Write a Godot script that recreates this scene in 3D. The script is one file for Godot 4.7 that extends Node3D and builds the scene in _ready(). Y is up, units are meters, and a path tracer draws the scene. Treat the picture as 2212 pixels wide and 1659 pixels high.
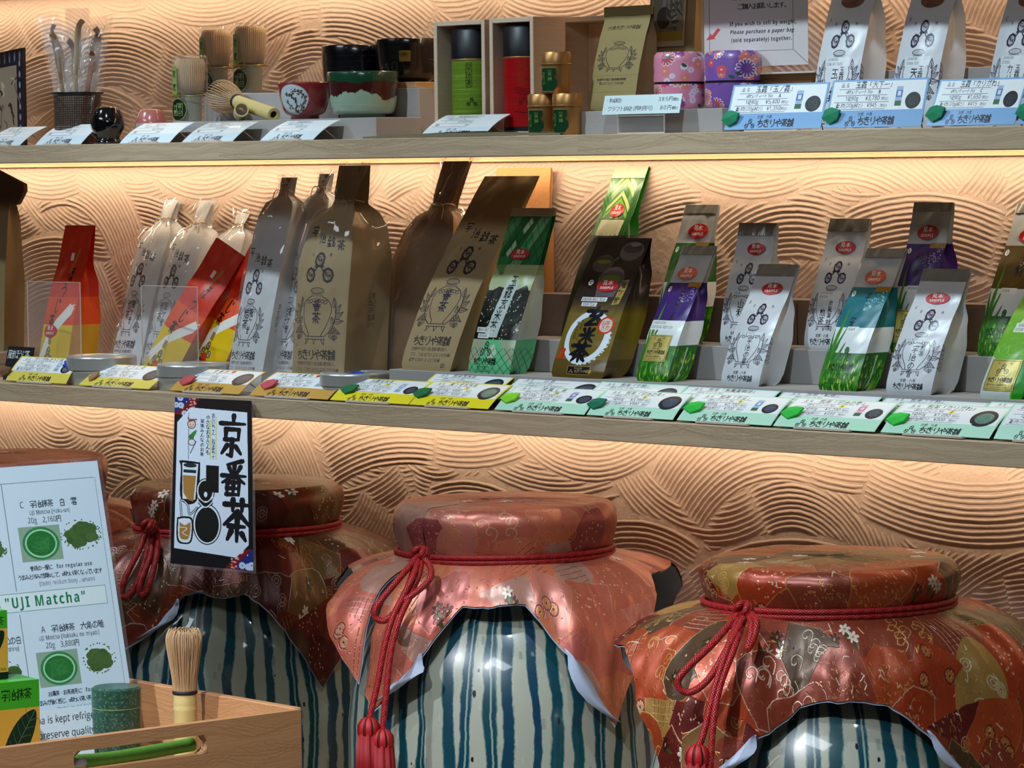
extends Node3D
# A tea shop's display wall: two long shelves of packaged tea, brocade-capped tea jars below, a counter tray in front.
# x runs along the wall, y up, z out of the wall (plaster face at z = 0). Metres.

const FOCAL := 7660.0            # pixels, for a frame of 2212 x 1659
const YAW := deg_to_rad(45.5)
const EYE := 1.45
const UP1 := 1.4932              # top of the upper shelf
const UP0 := 1.4592
const LO1 := 1.0315              # top of the lower shelf
const LO0 := 0.9957
const ZF := 0.35                 # front of both shelves
const PLAT := 1.087              # top of the low cardboard step on the lower shelf
const STEP := 1.143
const BACK := 1.218
var cam_c: Vector3
var cam_r: Vector3
var cam_u: Vector3
var cam_f: Vector3
var rng := RandomNumberGenerator.new()
var noise := FastNoiseLite.new()
var M := {}
var tx := {}

func _ready():
	aim()
	lighting()
	rng.seed = 11
	noise.seed = 5
	noise.frequency = 1.0
	materials()
	room()
	plaster()
	shelves()
	upper_shelf_goods()
	lower_shelf_goods()
	jars()
	counter()

func aim():
	var roll = atan(-0.012)
	var pitch = atan((829.5 - 350.0) * cos(roll) / FOCAL)
	cam_f = Vector3(-sin(YAW) * cos(pitch), -sin(pitch), -cos(YAW) * cos(pitch))
	var r0 = Vector3(cos(YAW), 0, -sin(YAW))
	var u0 = r0.cross(cam_f)
	cam_r = r0 * cos(roll) + u0 * sin(roll)
	cam_u = -r0 * sin(roll) + u0 * cos(roll)
	cam_c = Vector3(5.9 * sin(YAW), EYE, ZF + 5.9 * cos(YAW))
	var cam = Camera3D.new()
	cam.name = "camera"
	cam.fov = rad_to_deg(2.0 * atan(829.5 / FOCAL))
	cam.near = 0.1
	cam.far = 40.0
	cam.transform = Transform3D(Basis(cam_r, cam_u, -cam_f), cam_c)
	add_child(cam)

func lighting():
	var we = WorldEnvironment.new()
	we.name = "shop_environment"
	var e = Environment.new()
	e.background_mode = Environment.BG_COLOR
	e.background_color = Color(0.02, 0.02, 0.022)
	e.tonemap_mode = Environment.TONE_MAPPER_LINEAR
	e.tonemap_exposure = 1.0
	e.sdfgi_enabled = true
	e.ssao_enabled = true
	e.ssil_enabled = true
	we.environment = e
	add_child(we)
	# ceiling spots along the aisle; each sits in a lamp disc of the ceiling (see room)
	for k in 5:
		spot(Vector3(-2.9 + k * 1.35, 2.72, 1.36), Vector3(-2.9 + k * 1.35, 1.0, 0.25), 1.65, Color(0.86, 0.95, 1.0), 40.0)
	for x in [0.2, 1.7]:
		spot(Vector3(x, 2.72, 3.3), Vector3(0.35 + x * 0.25, 0.8, 1.5), 6.5, Color(0.93, 0.96, 1.0), 15.0)
	# broad ceiling panels behind the camera's aisle
	for p in [Vector3(-1.2, 2.86, 3.0), Vector3(2.2, 2.86, 3.0)]:
		area(p, Vector3(-90, 0, 0), Vector2(1.2, 0.6), 1.25, Color(0.93, 0.97, 1.0))
	# warm LED strips hidden behind the battens of the shelves
	for y in [UP0 + 0.34, UP0, LO0]:
		area(Vector3(-0.75, y - 0.004, 0.058), Vector3(-66, 0, 0), Vector2(4.0, 0.012), [0.42, 0.5, 0.42][0 if y > UP0 + 0.1 else (1 if y > LO0 + 0.1 else 2)], Color(1.0, 0.915, 0.78))

func spot(at, to, energy, col, angle):
	var l = SpotLight3D.new()
	l.name = "ceiling_spotlight"
	l.light_energy = energy
	l.light_color = col
	l.spot_range = 12.0
	l.spot_angle = angle
	l.spot_attenuation = 2.0
	l.spot_angle_attenuation = 0.6
	l.light_size = 0.035
	l.shadow_enabled = true
	add_child(l, true)
	l.look_at_from_position(at, to, Vector3(1, 0, 0))

func area(at, turn, size, energy, col):
	var l = AreaLight3D.new()
	l.name = "strip_light"
	l.area_size = size
	l.light_energy = energy
	l.light_color = col
	l.area_range = 12.0
	l.area_attenuation = 2.0
	l.area_normalize_energy = true
	l.shadow_enabled = true
	l.position = at
	l.rotation_degrees = turn
	add_child(l, true)

# ---- where a pixel of the photograph lies in the shop
func ray(px, py) -> Vector3:
	return cam_f + cam_r * ((px - 1106.0) / FOCAL) - cam_u * ((py - 829.5) / FOCAL)
func onz(px, py, z) -> Vector3:
	var d = ray(px, py)
	return cam_c + d * ((z - cam_c.z) / d.z)
func onx(px, py, x) -> Vector3:
	var d = ray(px, py)
	return cam_c + d * ((x - cam_c.x) / d.x)
func ony(px, py, y) -> Vector3:
	var d = ray(px, py)
	return cam_c + d * ((y - cam_c.y) / d.y)
func deep(px, py, depth) -> Vector3:
	return cam_c + ray(px, py) * depth
func xat(px, y, z) -> float:
	var n = cam_r - cam_f * ((px - 1106.0) / FOCAL)
	return cam_c.x - ((y - cam_c.y) * n.y + (z - cam_c.z) * n.z) / n.x
func scale_at(p: Vector3) -> float:
	return FOCAL / (p - cam_c).dot(cam_f)

# ---- naming and tagging
func numbered(n: String) -> String:
	if not has_node(NodePath(n)):
		return n
	var k = 1
	while has_node(NodePath("%s_%03d" % [n, k])):
		k += 1
	return "%s_%03d" % [n, k]
func thing(called, label, category, at = Vector3.ZERO, turn = 0.0, group = "") -> Node3D:
	var o = Node3D.new()
	o.name = numbered(called)
	add_child(o)
	o.position = at
	o.rotation.y = turn
	tag(o, label, category, group)
	return o
func tag(o, label, category, group = ""):
	o.set_meta("label", label)
	o.set_meta("category", category)
	if group != "":
		o.set_meta("group", group)
func child_name(parent: Node, n: String) -> String:
	if parent == self:
		return numbered(n)
	if not parent.has_node(NodePath(n)):
		return n
	var k = 1
	while parent.has_node(NodePath("%s_%03d" % [n, k])):
		k += 1
	return "%s_%03d" % [n, k]
func put(called, mesh, mat, parent: Node = self, at = Vector3.ZERO) -> MeshInstance3D:
	var o = MeshInstance3D.new()
	o.name = child_name(parent, called)
	o.mesh = mesh
	o.material_override = mat
	o.position = at
	parent.add_child(o)
	return o
func structure(called, mesh, mat, at = Vector3.ZERO) -> MeshInstance3D:
	var o = put(called, mesh, mat, self, at)
	o.set_meta("kind", "structure")
	return o

# ---- shapes
func tool() -> SurfaceTool:
	var st = SurfaceTool.new()
	st.begin(Mesh.PRIMITIVE_TRIANGLES)
	return st
func done(st: SurfaceTool) -> ArrayMesh:
	st.generate_normals()
	return st.commit()
func tri(st, a, b, c, ua = Vector2.ZERO, ub = Vector2.ZERO, uc = Vector2.ZERO):
	st.set_uv(ua); st.add_vertex(a)
	st.set_uv(ub); st.add_vertex(b)
	st.set_uv(uc); st.add_vertex(c)
func quad(st, a, b, c, d, u0 = Vector2(0, 1), u1 = Vector2(1, 1), u2 = Vector2(1, 0), u3 = Vector2(0, 0)):
	tri(st, a, c, b, u0, u2, u1)
	tri(st, a, d, c, u0, u3, u2)
# a grid of points f(u, v) -> [position, uv]; counter-clockwise u right, v up looks at the front
func sheet(st, nu, nv, f: Callable, group = 0):
	st.set_smooth_group(group)
	var row = []
	for j in nv + 1:
		var nxt = []
		for i in nu + 1:
			nxt.append(f.call(float(i) / nu, float(j) / nv))
		if j > 0:
			for i in nu:
				var a = row[i]
				var b = row[i + 1]
				var c = nxt[i + 1]
				var d = nxt[i]
				quad(st, a[0], b[0], c[0], d[0], a[1], b[1], c[1], d[1])
		row = nxt
# a box with bevelled edges, into st
func box(st, c: Vector3, s: Vector3, bev = 0.0015, turn = Basis.IDENTITY):
	st.set_smooth_group(-1)
	var h = s * 0.5
	var b = minf(bev, minf(h.x, minf(h.y, h.z)) * 0.45)
	var P = func(x, y, z, k):
		var v = Vector3(x * h.x, y * h.y, z * h.z)
		if k != 0: v.x -= x * b
		if k != 1: v.y -= y * b
		if k != 2: v.z -= z * b
		return c + turn * v
	for k in 3:
		for s1 in [-1, 1]:
			var q = []
			var uv = []
			for e in [[-1, -1], [1, -1], [1, 1], [-1, 1]]:
				var p = [0, 0, 0]
				p[k] = s1
				p[(k + 1) % 3] = e[0]
				p[(k + 2) % 3] = e[1]
				q.append(P.call(p[0], p[1], p[2], k))
				# wood grain runs along u: u on the longer side
				var a = [p[0] * h.x, p[1] * h.y, p[2] * h.z]
				uv.append(Vector2(a[0] + (a[2] if k == 0 else 0.0), a[1] if k != 1 else a[2]) + Vector2(c.x, c.y + c.z))
			if s1 > 0: quad(st, q[0], q[1], q[2], q[3], uv[0], uv[1], uv[2], uv[3])
			else: quad(st, q[3], q[2], q[1], q[0], uv[3], uv[2], uv[1], uv[0])
	for k in 3:
		var k1 = (k + 1) % 3
		var k2 = (k + 2) % 3
		for a in [-1, 1]:
			for d in [-1, 1]:
				var p = [0, 0, 0]
				p[k1] = a
				p[k2] = d
				var q = []
				for e in [[-1, k1], [1, k1], [1, k2], [-1, k2]]:
					p[k] = e[0]
					q.append(P.call(p[0], p[1], p[2], e[1]))
				if a * d > 0: quad(st, q[0], q[1], q[2], q[3])
				else: quad(st, q[3], q[2], q[1], q[0])
	for x in [-1, 1]:
		for y in [-1, 1]:
			for z in [-1, 1]:
				var q = [P.call(x, y, z, 0), P.call(x, y, z, 1), P.call(x, y, z, 2)]
				if x * y * z > 0: tri(st, q[0], q[2], q[1])
				else: tri(st, q[0], q[1], q[2])
func block(c: Vector3, s: Vector3, bev = 0.0015, turn = Basis.IDENTITY) -> ArrayMesh:
	var st = tool()
	box(st, c, s, bev, turn)
	return done(st)
# profile: Vector2(radius, height) rows from the bottom up; sharp lists the rows where the shading breaks
func lathe(st, prof, n = 40, sharp = [], vscale = 1.0):
	var g = 0
	var len = 0.0
	for j in prof.size() - 1:
		st.set_smooth_group(g)
		var a = prof[j]
		var b = prof[j + 1]
		var l2 = len + a.distance_to(b) * vscale
		for i in n:
			var t0 = TAU * i / n
			var t1 = TAU * (i + 1) / n
			var d0 = Vector3(sin(t0), 0, cos(t0))
			var d1 = Vector3(sin(t1), 0, cos(t1))
			var u0 = float(i) / n
			var u1 = float(i + 1) / n
			var p = [d0 * a.x + Vector3(0, a.y, 0), d1 * a.x + Vector3(0, a.y, 0), d1 * b.x + Vector3(0, b.y, 0), d0 * b.x + Vector3(0, b.y, 0)]
			if a.x < 1e-6: tri(st, p[0], p[3], p[2], Vector2(u0, len), Vector2(u0, l2), Vector2(u1, l2))
			elif b.x < 1e-6: tri(st, p[0], p[2], p[1], Vector2(u0, len), Vector2(u0, l2), Vector2(u1, len))
			else: quad(st, p[0], p[1], p[2], p[3], Vector2(u0, len), Vector2(u1, len), Vector2(u1, l2), Vector2(u0, l2))
		len = l2
		if (j + 1) in sharp: g += 1
func turned(prof, n = 40, sharp = [], vscale = 1.0) -> ArrayMesh:
	var st = tool()
	lathe(st, prof, n, sharp, vscale)
	return done(st)
func curve_points(p, per = 6) -> Array:
	var out = []
	var n = p.size()
	for i in n - 1:
		var a = p[maxi(i - 1, 0)]
		var b = p[i]
		var c = p[i + 1]
		var d = p[mini(i + 2, n - 1)]
		for k in per:
			var t = float(k) / per
			out.append(0.5 * ((2.0 * b) + (c - a) * t + (2.0 * a - 5.0 * b + 4.0 * c - d) * t * t + (3.0 * b - a - 3.0 * c + d) * t * t * t))
	out.append(p[n - 1])
	return out
func tube(st, pts, r, sides = 8, r2 = -1.0, usc = 1.0, flat = 1.0):
	st.set_smooth_group(0)
	var n = pts.size()
	var up = Vector3(0.13, 0.9, 0.31).normalized()
	var prev = []
	var len = 0.0
	for i in n:
		var t = (pts[mini(i + 1, n - 1)] - pts[maxi(i - 1, 0)]).normalized()
		var s = t.cross(up)
		if s.length() < 0.05: s = t.cross(Vector3(1, 0, 0))
		s = s.normalized()
		var w = s.cross(t).normalized()
		up = w
		var rr = r if r2 < 0.0 else lerpf(r, r2, float(i) / maxi(n - 1, 1))
		if i > 0: len += pts[i].distance_to(pts[i - 1]) * usc
		var ring = []
		for k in sides + 1:
			var a = TAU * k / sides
			ring.append([pts[i] + (s * cos(a) + w * sin(a) * flat) * rr, Vector2(float(k) / sides, len)])
		if i > 0:
			for k in sides:
				quad(st, prev[k][0], prev[k + 1][0], ring[k + 1][0], ring[k][0], prev[k][1], prev[k + 1][1], ring[k + 1][1], ring[k][1])
		else:
			for k in sides: tri(st, pts[0], ring[k][0], ring[k + 1][0])
		prev = ring
	for k in sides: tri(st, pts[n - 1], prev[k + 1][0], prev[k][0])
func rope(pts, r, sides = 8, r2 = -1.0, usc = 1.0) -> ArrayMesh:
	var st = tool()
	tube(st, pts, r, sides, r2, usc)
	return done(st)
# a flat shape with thickness: outline in the xy plane, front at z = th
func slab(st, outline: PackedVector2Array, th, uvs = 1.0):
	st.set_smooth_group(-1)
	if Geometry2D.is_polygon_clockwise(outline):
		outline.reverse()
	var t = Geometry2D.triangulate_polygon(outline)
	for i in range(0, t.size(), 3):
		var a = outline[t[i]]
		var b = outline[t[i + 1]]
		var c = outline[t[i + 2]]
		if (b - a).cross(c - a) < 0.0:
			var q = b
			b = c
			c = q
		tri(st, Vector3(a.x, a.y, th), Vector3(c.x, c.y, th), Vector3(b.x, b.y, th), a * uvs, c * uvs, b * uvs)
		tri(st, Vector3(a.x, a.y, 0), Vector3(b.x, b.y, 0), Vector3(c.x, c.y, 0), a * uvs, b * uvs, c * uvs)
	for i in outline.size():
		var a = outline[i]
		var b = outline[(i + 1) % outline.size()]
		quad(st, Vector3(a.x, a.y, 0), Vector3(b.x, b.y, 0), Vector3(b.x, b.y, th), Vector3(a.x, a.y, th), a * uvs, b * uvs, b * uvs, a * uvs)

# ---- materials
func mat(c: Color, rough = 0.6, metal = 0.0, spec = 0.5) -> StandardMaterial3D:
	var m = StandardMaterial3D.new()
	m.albedo_color = c
	m.roughness = rough
	m.metallic = metal
	m.metallic_specular = spec
	return m
func printed(im: Image, rough = 0.5, metal = 0.0) -> StandardMaterial3D:
	var m = mat(Color.WHITE, rough, metal)
	m.albedo_texture = ImageTexture.create_from_image(im)
	return m
func pane(c: Color, a = 0.06, rough = 0.03) -> StandardMaterial3D:
	var m = mat(Color(c.r, c.g, c.b, a), rough)
	m.transparency = BaseMaterial3D.TRANSPARENCY_ALPHA
	m.cull_mode = BaseMaterial3D.CULL_DISABLED
	return m
func lamp(c: Color, e) -> StandardMaterial3D:
	var m = mat(c, 0.6)
	m.emission_enabled = true
	m.emission = c
	m.emission_energy_multiplier = e
	return m
# brush strokes of the characters: each stroke is a row of points, two base-36 digits a point on a 36 x 36 field; ~ is a rounded stroke; @ puts another character into a box
const GL := {
"艹": "0fzf b0bz o0oz", "氵": "51db 1fal 1z7tdm", "亻": "r0if0q hfhz", "宀": "i0i7 272k 27y7tk", "雨": "40v0 i0iz 191n 19y9vm 8ddi 8ods mdri mors",
"木": "0czc i0iz hc9n0u jcqnzu", "口": "373x 37w7wx 3vwv", "日": "717z 71s1sz 7hsh 7xsx", "田": "414y 41v1vy 4hvh i1iy 4xvx", "言": "h0l4 09z9 6gtg 6ntn 7t7z 7tstsz 7zsz",
"金": "i00f i0zf 9ese 3pwp ieiy 9rcv rrov 0yzy", "糸": "j06ckc t85nwn ioiz 9s3y rswy", "禾": "s155 0bzb i3iz hb9m0s jbqmzs", "心": "4f1s acatfzszut jaoh ukyq", "灬": "601z e2hx n2rx v0zz",
"辶": "62cb 0hbh7r 0zbsmzzz", "貝": "707q 70s0sq 79s9 7hsh 7qsq dq3z mqvz", "扌": "0bzb n0nzav 0qzj", "舎": "i00c i0zc 8dsd i8im 3mwm 7r7z 7rsrsz 7ysy", "甫": "07z7 i0iz 4e4z 4evevz 4mvm 4tvt p0u3",
"舗": "@舎00gz @甫i0zz", "茶": "@艹00z9 ia0l iazl 7msm ifiy aq5x psux", "宇": "@宀00zf 8fsf 1nyn ifiycx", "治": "@氵00az o1egxe rawh @口ehxz", "名": "i05d h6t6lm4x adhk @口fkvz", "銘": "@金00gz @名i0zz",
"番": "t074 a7ed r6md 0fzf i3ik hf1m jfym @田6lty", "京": "i0i6 07z7 8c8l 8crcrl 8lrl ilizcy bq4x orwx", "都": "28k8 b1bf 0fmf l43u @日5kjz p1pz p2y2sfzmwtrt", "六": "i1ia 0dzd ci2z nixz", "角": "f04a e4q4kb 6b6m2z 6brbryny 6iri 6qrq gbgy",
"玄": "i0i6 07z7 h88glg rd4xxv qnzz", "米": "52bc u2nc 0hzh i0iz hh8r0x jhrrzx", "王": "33w3 5iui 0xzx i3ix", "玉": "33w3 5iui 0xzx i3ix qnut", "露": "@雨00ze @口0fel 7l7y 7rdr 2o2y 0zex qehp qgygit qmzu @口kvxz",
"煎": "b0e5 o0l5 06z6 5a5q 5agagp 5ege 5jgj nanm v9vqsp @灬0tzz", "品": "@口70sh @口0igz @口jizz", "味": "@口0ccv g5v5 @木c0zz", "見": "606n 60t0tn 68t8 6ftf 6ntn dnbt1z mnmxzxzs", "本": "09z9 i0iz h99l0s j9qlzs arpr",
"抹": "@扌00bz d6z6 ffxf o0oz nfdt pfzt", "白": "j0f6 767z 76t6tz 7ktk 7ytysy", "雲": "@雨00zg 7ktk 1qyq gq9zvy qutz", "雁": "32y2 626k0z g6ak edez q6kf kdkz kdzd kkyk krxr kyzy rdry", "音": "i0i5 25w5 a6dd q6nd 0ezd @日7hsz",
"焙": "393h d8bg 717g1z 8ldz p0p4 g5z5 k6mc v6tc fdzd @口iixz", "炒": "393h d8bg 727g1z 8lez o0oi k5ff t5ye yhlrcz", "深": "@氵00az d2d9 d2z2y9 k6fd q6yd cjzj ofoz nkdw pkzw", "蒸": "@艹00z7 8aqajf ifiqep 3hfh5q wdnjzq 4rwr @灬0tzz",
"松": "@木00dz l3eh q2zg mhgwyw uqzy", "冠": "121a 12y2va 3ehe 1lkl 8l7s2y elexjxjt lfzf tctzpx mkpp", "平": "33w3 96ce q6ne 0jzj i3iz", "安": "@宀00zd icbqvz sihv3z 0jzj", "千": "s166 0eze i4iz", "利": "@禾00jz o4on w1wzqx",
"里": "515i 51t1ti 59t9 5hth i1iy 4pvp 0yzy", "香": "s054 08z8 i3ih h80g j8zg @日7isz", "無": "b01b 75x5 0ozo 3ewe 959o g5go n5no u5uo @灬0rzz", "農": "505d 50u0ud 5dud 57u7 d0dd m0md 3hxh 3i3q0z 9mum 3ryr drdycx krzz yuqx",
"薬": "@艹00z7 @日a9qm 3b7g wbrg 2m8i xmqi 0pzp imiz hp8v0z jprvzz", "栽": "27i7 a2ad 0dzd q1qkzzzr v4y8 4kik akaz 9l2t bljt xhir", "培": "0aca 616r 0sdq p0p4 g5z5 k6mc v6tc fdzd @口iixz", "円": "424z 42v2vzqz i2ih 4hvh", "和": "@禾00jz @口m8zv",
"紙": "@糸00gz y2k5 k5kvsq kfzf q4rjzyzs", "缶": "a02c 77v7 0gzg i7iw 5l5w 5wuw ulux", "再": "21x1 575z 57u7uzqz 5eue 0nzn i1in", "用": "616m1z 61t1tzpz 6ata 6ktk i1iz", "可": "03z3 s3szlx @口3bil", "税": "@禾00fz k0n5 w0s5 @口i6xf mfkpfz qfqxzxzq",
"込": "@辶00zz p3nbdp oazo", "購": "@貝00cz f5z5 j1jg v0vg eaza fgzg hkhz hkwkwz hpwp eszs ngnz", "入": "c2i4gh0z i9rnzz", "願": "21h1 212k0z @日66gk ckcz 8p4v gphv j1z1 q1o6 @貝l5yz", "袋": "b02d 797h f8x6 l0odzfzb 0kzk ihik hk0t cpczkv jkozzz",
"量": "@日80rc 0fzf 6j6r 6jtjtr 6ntn 6rtr ijiz 3vwv 0zzz", "売": "i0ia 35w5 8asa 1g1m 1gygwm dlcs1z nlnyzyzs", "普": "d0f5 n1l5 16y6 e6eg m6mg 79ad t9qd 0gzg @日7jsz", "段": "h055 555w 5cfc 5jfj 0vhr l1lahf l1t1tbyb kgwgpsiz lhqrzz", "一": "0jzh",
"服": "313p0z 31d1dzaz 39d9 3hdh i1iz i1x1xaqa igwgoriz kisrzz", "渋": "@氵00az o0oe o6w6 g5ge beze gkln xktn ivls xwts", "調": "@言00cz g1gmcz g1z1zzvz j9v9 n4ne jfvf @口klut", "濃": "@氵009z @農a0zz", "道": "@辶00zz i0k4 t0r4 c6z6 o6mb @日fbxr ejxj",
"強": "01c1c929 292hchcy8y p0icvb v7za hghq hgxgxq hqxq qbqx gxyw vtzz", "感": "52z2 525e0n 98k8 @口8ckk o0qhwm zmzg w0z3 @心0nzz", "供": "@亻009z d9z9 j0jl t0tl blzl jpdz rpzz", "雅": "03f3 543dhd c3cwav cd0s n0gf jbjz jbzb jiyi jpyp jyzy rbry s0qb",
"登": "33e31f w2s6 k2zg 9ere @口akqq bsdx rsox 0yzy", "録": "@金00fz k1x1xa k5x5 haza oapynv ifln hrnk xfsk sizz", "商": "i0i4 05z5 b6dc p6nc 3c3z 3cwcwzsz gcdk lcok @口boqy", "標": "@木00cz d1z1 h5hd h5y5yd hdyd n1nd s1sd ihxh dnzn pnpz kqgx vqzx", "市": "i0i8 07z7 5d5s 5dvdvrrr i8iz",
"中": "373m 37w7wm 3mwm i0iz", "区": "22y2 222x 2xzx s79q a9so", "通": "@辶00zz d1v1q6 @用e8wp", "東": "04z4 797n 79s9sn 7gsg 7nsn i0iz hn0x jnzx", "洞": "@氵00az d1dz d1z1zzvz h8v8 @口hevs", "院": "111z 11a15fbm6o o0o4 e4ea e4z4za j9w9 cgzg kgjqcz rgrxzxzr",
"電": "@雨00ze @日6gtv ifizzyzu", "話": "@言00cz y1g4 dczc p3pl @口glxz", "振": "@扌00bz f2z2 f2flbz k9w9 fgzg jgjyny pgszzz", "替": "15e5 0bfb 717b1j 8bfi k5x5 jbzb q1qbkj qbzi @日7jsz", "子": "52u2ia iaizcy 0hzh", "小": "i0izcy 8a0r razr",
"家": "@宀00zb 6cuc ic2k gfknlxhz in2r lp1y vgmm mmzx", "族": "7075 06g6 76720z 6efeczaz l0gb j6y6 maih jexe gmzm pemoez qnzz", "数": "808g 09h9 2165 f1c5 8h3sez ehbr0z 0mhm n0ie m6z6 w6rngz nbszzz", "穂": "@禾00dz d3z3 @田f6xi n0nk @心elzz", "謹": "@言00cz d4z4 j0j8 t0t8 @口i8wh p8pz fmxm fsxs dyzy",
"製": "05h5 0aha 909h 2chc o2od w0weuf 0kzk igik hk0u cpczkv jkozzz", "下": "03z3 i3iz jcsk", "天": "34w4 1eye i4hi0z iezz", "上": "i0iy idvd 0yzy", "別": "212b 21g1gb 2bgb 1fgffydz 9b0z p4pp w1wzsy", "当": "i0ih 63bc u3od 3iwiwz 4qwq 3ywy", "店": "i0i5 25z5 565k0z kakl idwd @口clvz",
"竹": "801c 5aga c9cz q0kc n9z9 t9tyqy", "園": "202z 20x0xz 2zxz 85r5 i2i9 69t9 @口bckh ih9r jhot", "山": "i1iy 4d4y 4yvy vdvy", "折": "@扌00ez x2i5 i5ilez iezd seqz",
"あ": "~37v6 ~e0dgiw ~qbjn8w1r6kjgwlwtox", "い": "~545mawfr ~p7ujxr", "う": "~b1p4 ~4fkatetogz", "え": "~d1m4 ~6ctcho0z ~gmlnlvpyzy", "お": "~19l8 ~d0dv9y4t8nojwqsxlx ~p4xb", "か": "~28n7rbpxiv ~f0cg3x ~s6za", "が": "~28n7rbpxiv ~f0cg3x ~s9zd t1v5 x0z4",
"き": "~45s3 ~3cvb ~e0khso ~7n5sdyuy", "く": "~o07hpz", "け": "~515l6x ~bcxb ~p1pmgz", "こ": "~74t5 ~4q8vjywx", "ご": "~74n5 ~4q8vjywx t1v6 x0z5", "さ": "~3au8 ~e0khso ~6n5tcyty", "し": "~a19sfypywq", "じ": "~a19sfypywq n4q9 s3v8", "す": "~08z8 ~l0ljgmdigekgkrez",
"せ": "~0dzb ~818ucyuy ~s0smmn", "そ": "~74s43hzg ~zgklixuz", "た": "~17m6 ~b03z ~jewd ~hnlwzw", "ち": "~2av8 ~e0af5p ~5pghsiwqnxdz", "つ": "~1aj5wayooxdy", "っ": "~8nkkujuusxgz", "て": "~15z3kcfngvwz", "で": "~15z3kcfngvwz rbtg wayf", "と": "~a0ef ~u98n5ugyxx",
"な": "~18h7 ~b02p ~q5ya ~mgmtfxarjqyz", "に": "~434l7x ~f6z6 ~ekgwzw", "ね": "~808z ~08g80r ~5lkcvbyksxmxourtzz", "の": "~j4gm8w1kb9l4wczliz", "は": "~434l6x ~d9z8 ~p0ptiygtotzz", "ば": "~434l6x ~d9v9 ~p0ptiygtotzz v0x5", "ほ": "~434l6x ~f3y3 ~ecyc ~p4ptiygrorzz",
"ま": "~27w7 ~5fvf ~h0htaz4v9rkszy", "み": "~45j58q1u0nkmzr ~sfmz", "め": "~74bmgu ~k0fn7w1p9ak8ygxshz", "も": "~e09pcysyvqpj ~27p8 ~1hoh", "や": "~0hlavaxhnlki ~i0n6 ~88hz", "ゃ": "~6olirilp ~7ijz", "よ": "~k0ktbz4t9mqpyx ~ibvb", "ら": "~c0n5 ~875kobwlrxcz",
"り": "~845e9l ~q1sgpsez", "る": "~73t34nlexkvxkzetltov", "ろ": "~73t33nlezlwxez", "わ": "~808z ~08g80r ~5ljdvdzmuwmz", "を": "~28u7 ~h03lidmo ~xbcm8ugzyz", "ん": "~j01z9kfjjwzq", "ノ": "~w07z", "チ": "u255 0fzf i4igcz", "ャ": "6nvjrp ghmz", "ー": "2iyi",
"ト": "d0dz dduk", "ク": "h05e g6v6nn7z", "ラ": "73t3 3dvdnr9z", "フ": "35w5qobz", "ス": "64u4jn0z jlyz", "メ": "u26z 79wt", "セ": "0ez9sm 909wwx", "ツ": "458e h3kc w4rncz", "ケ": "b03g 9aya p9nnfz", "ヶ": "b03g 9aya p9nnfz",
"「": "z4m4mp", "」": "dadv3v", "。": "~5u8rbu8x5u", "、": "6tby", "・": "ggjj",
}

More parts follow.
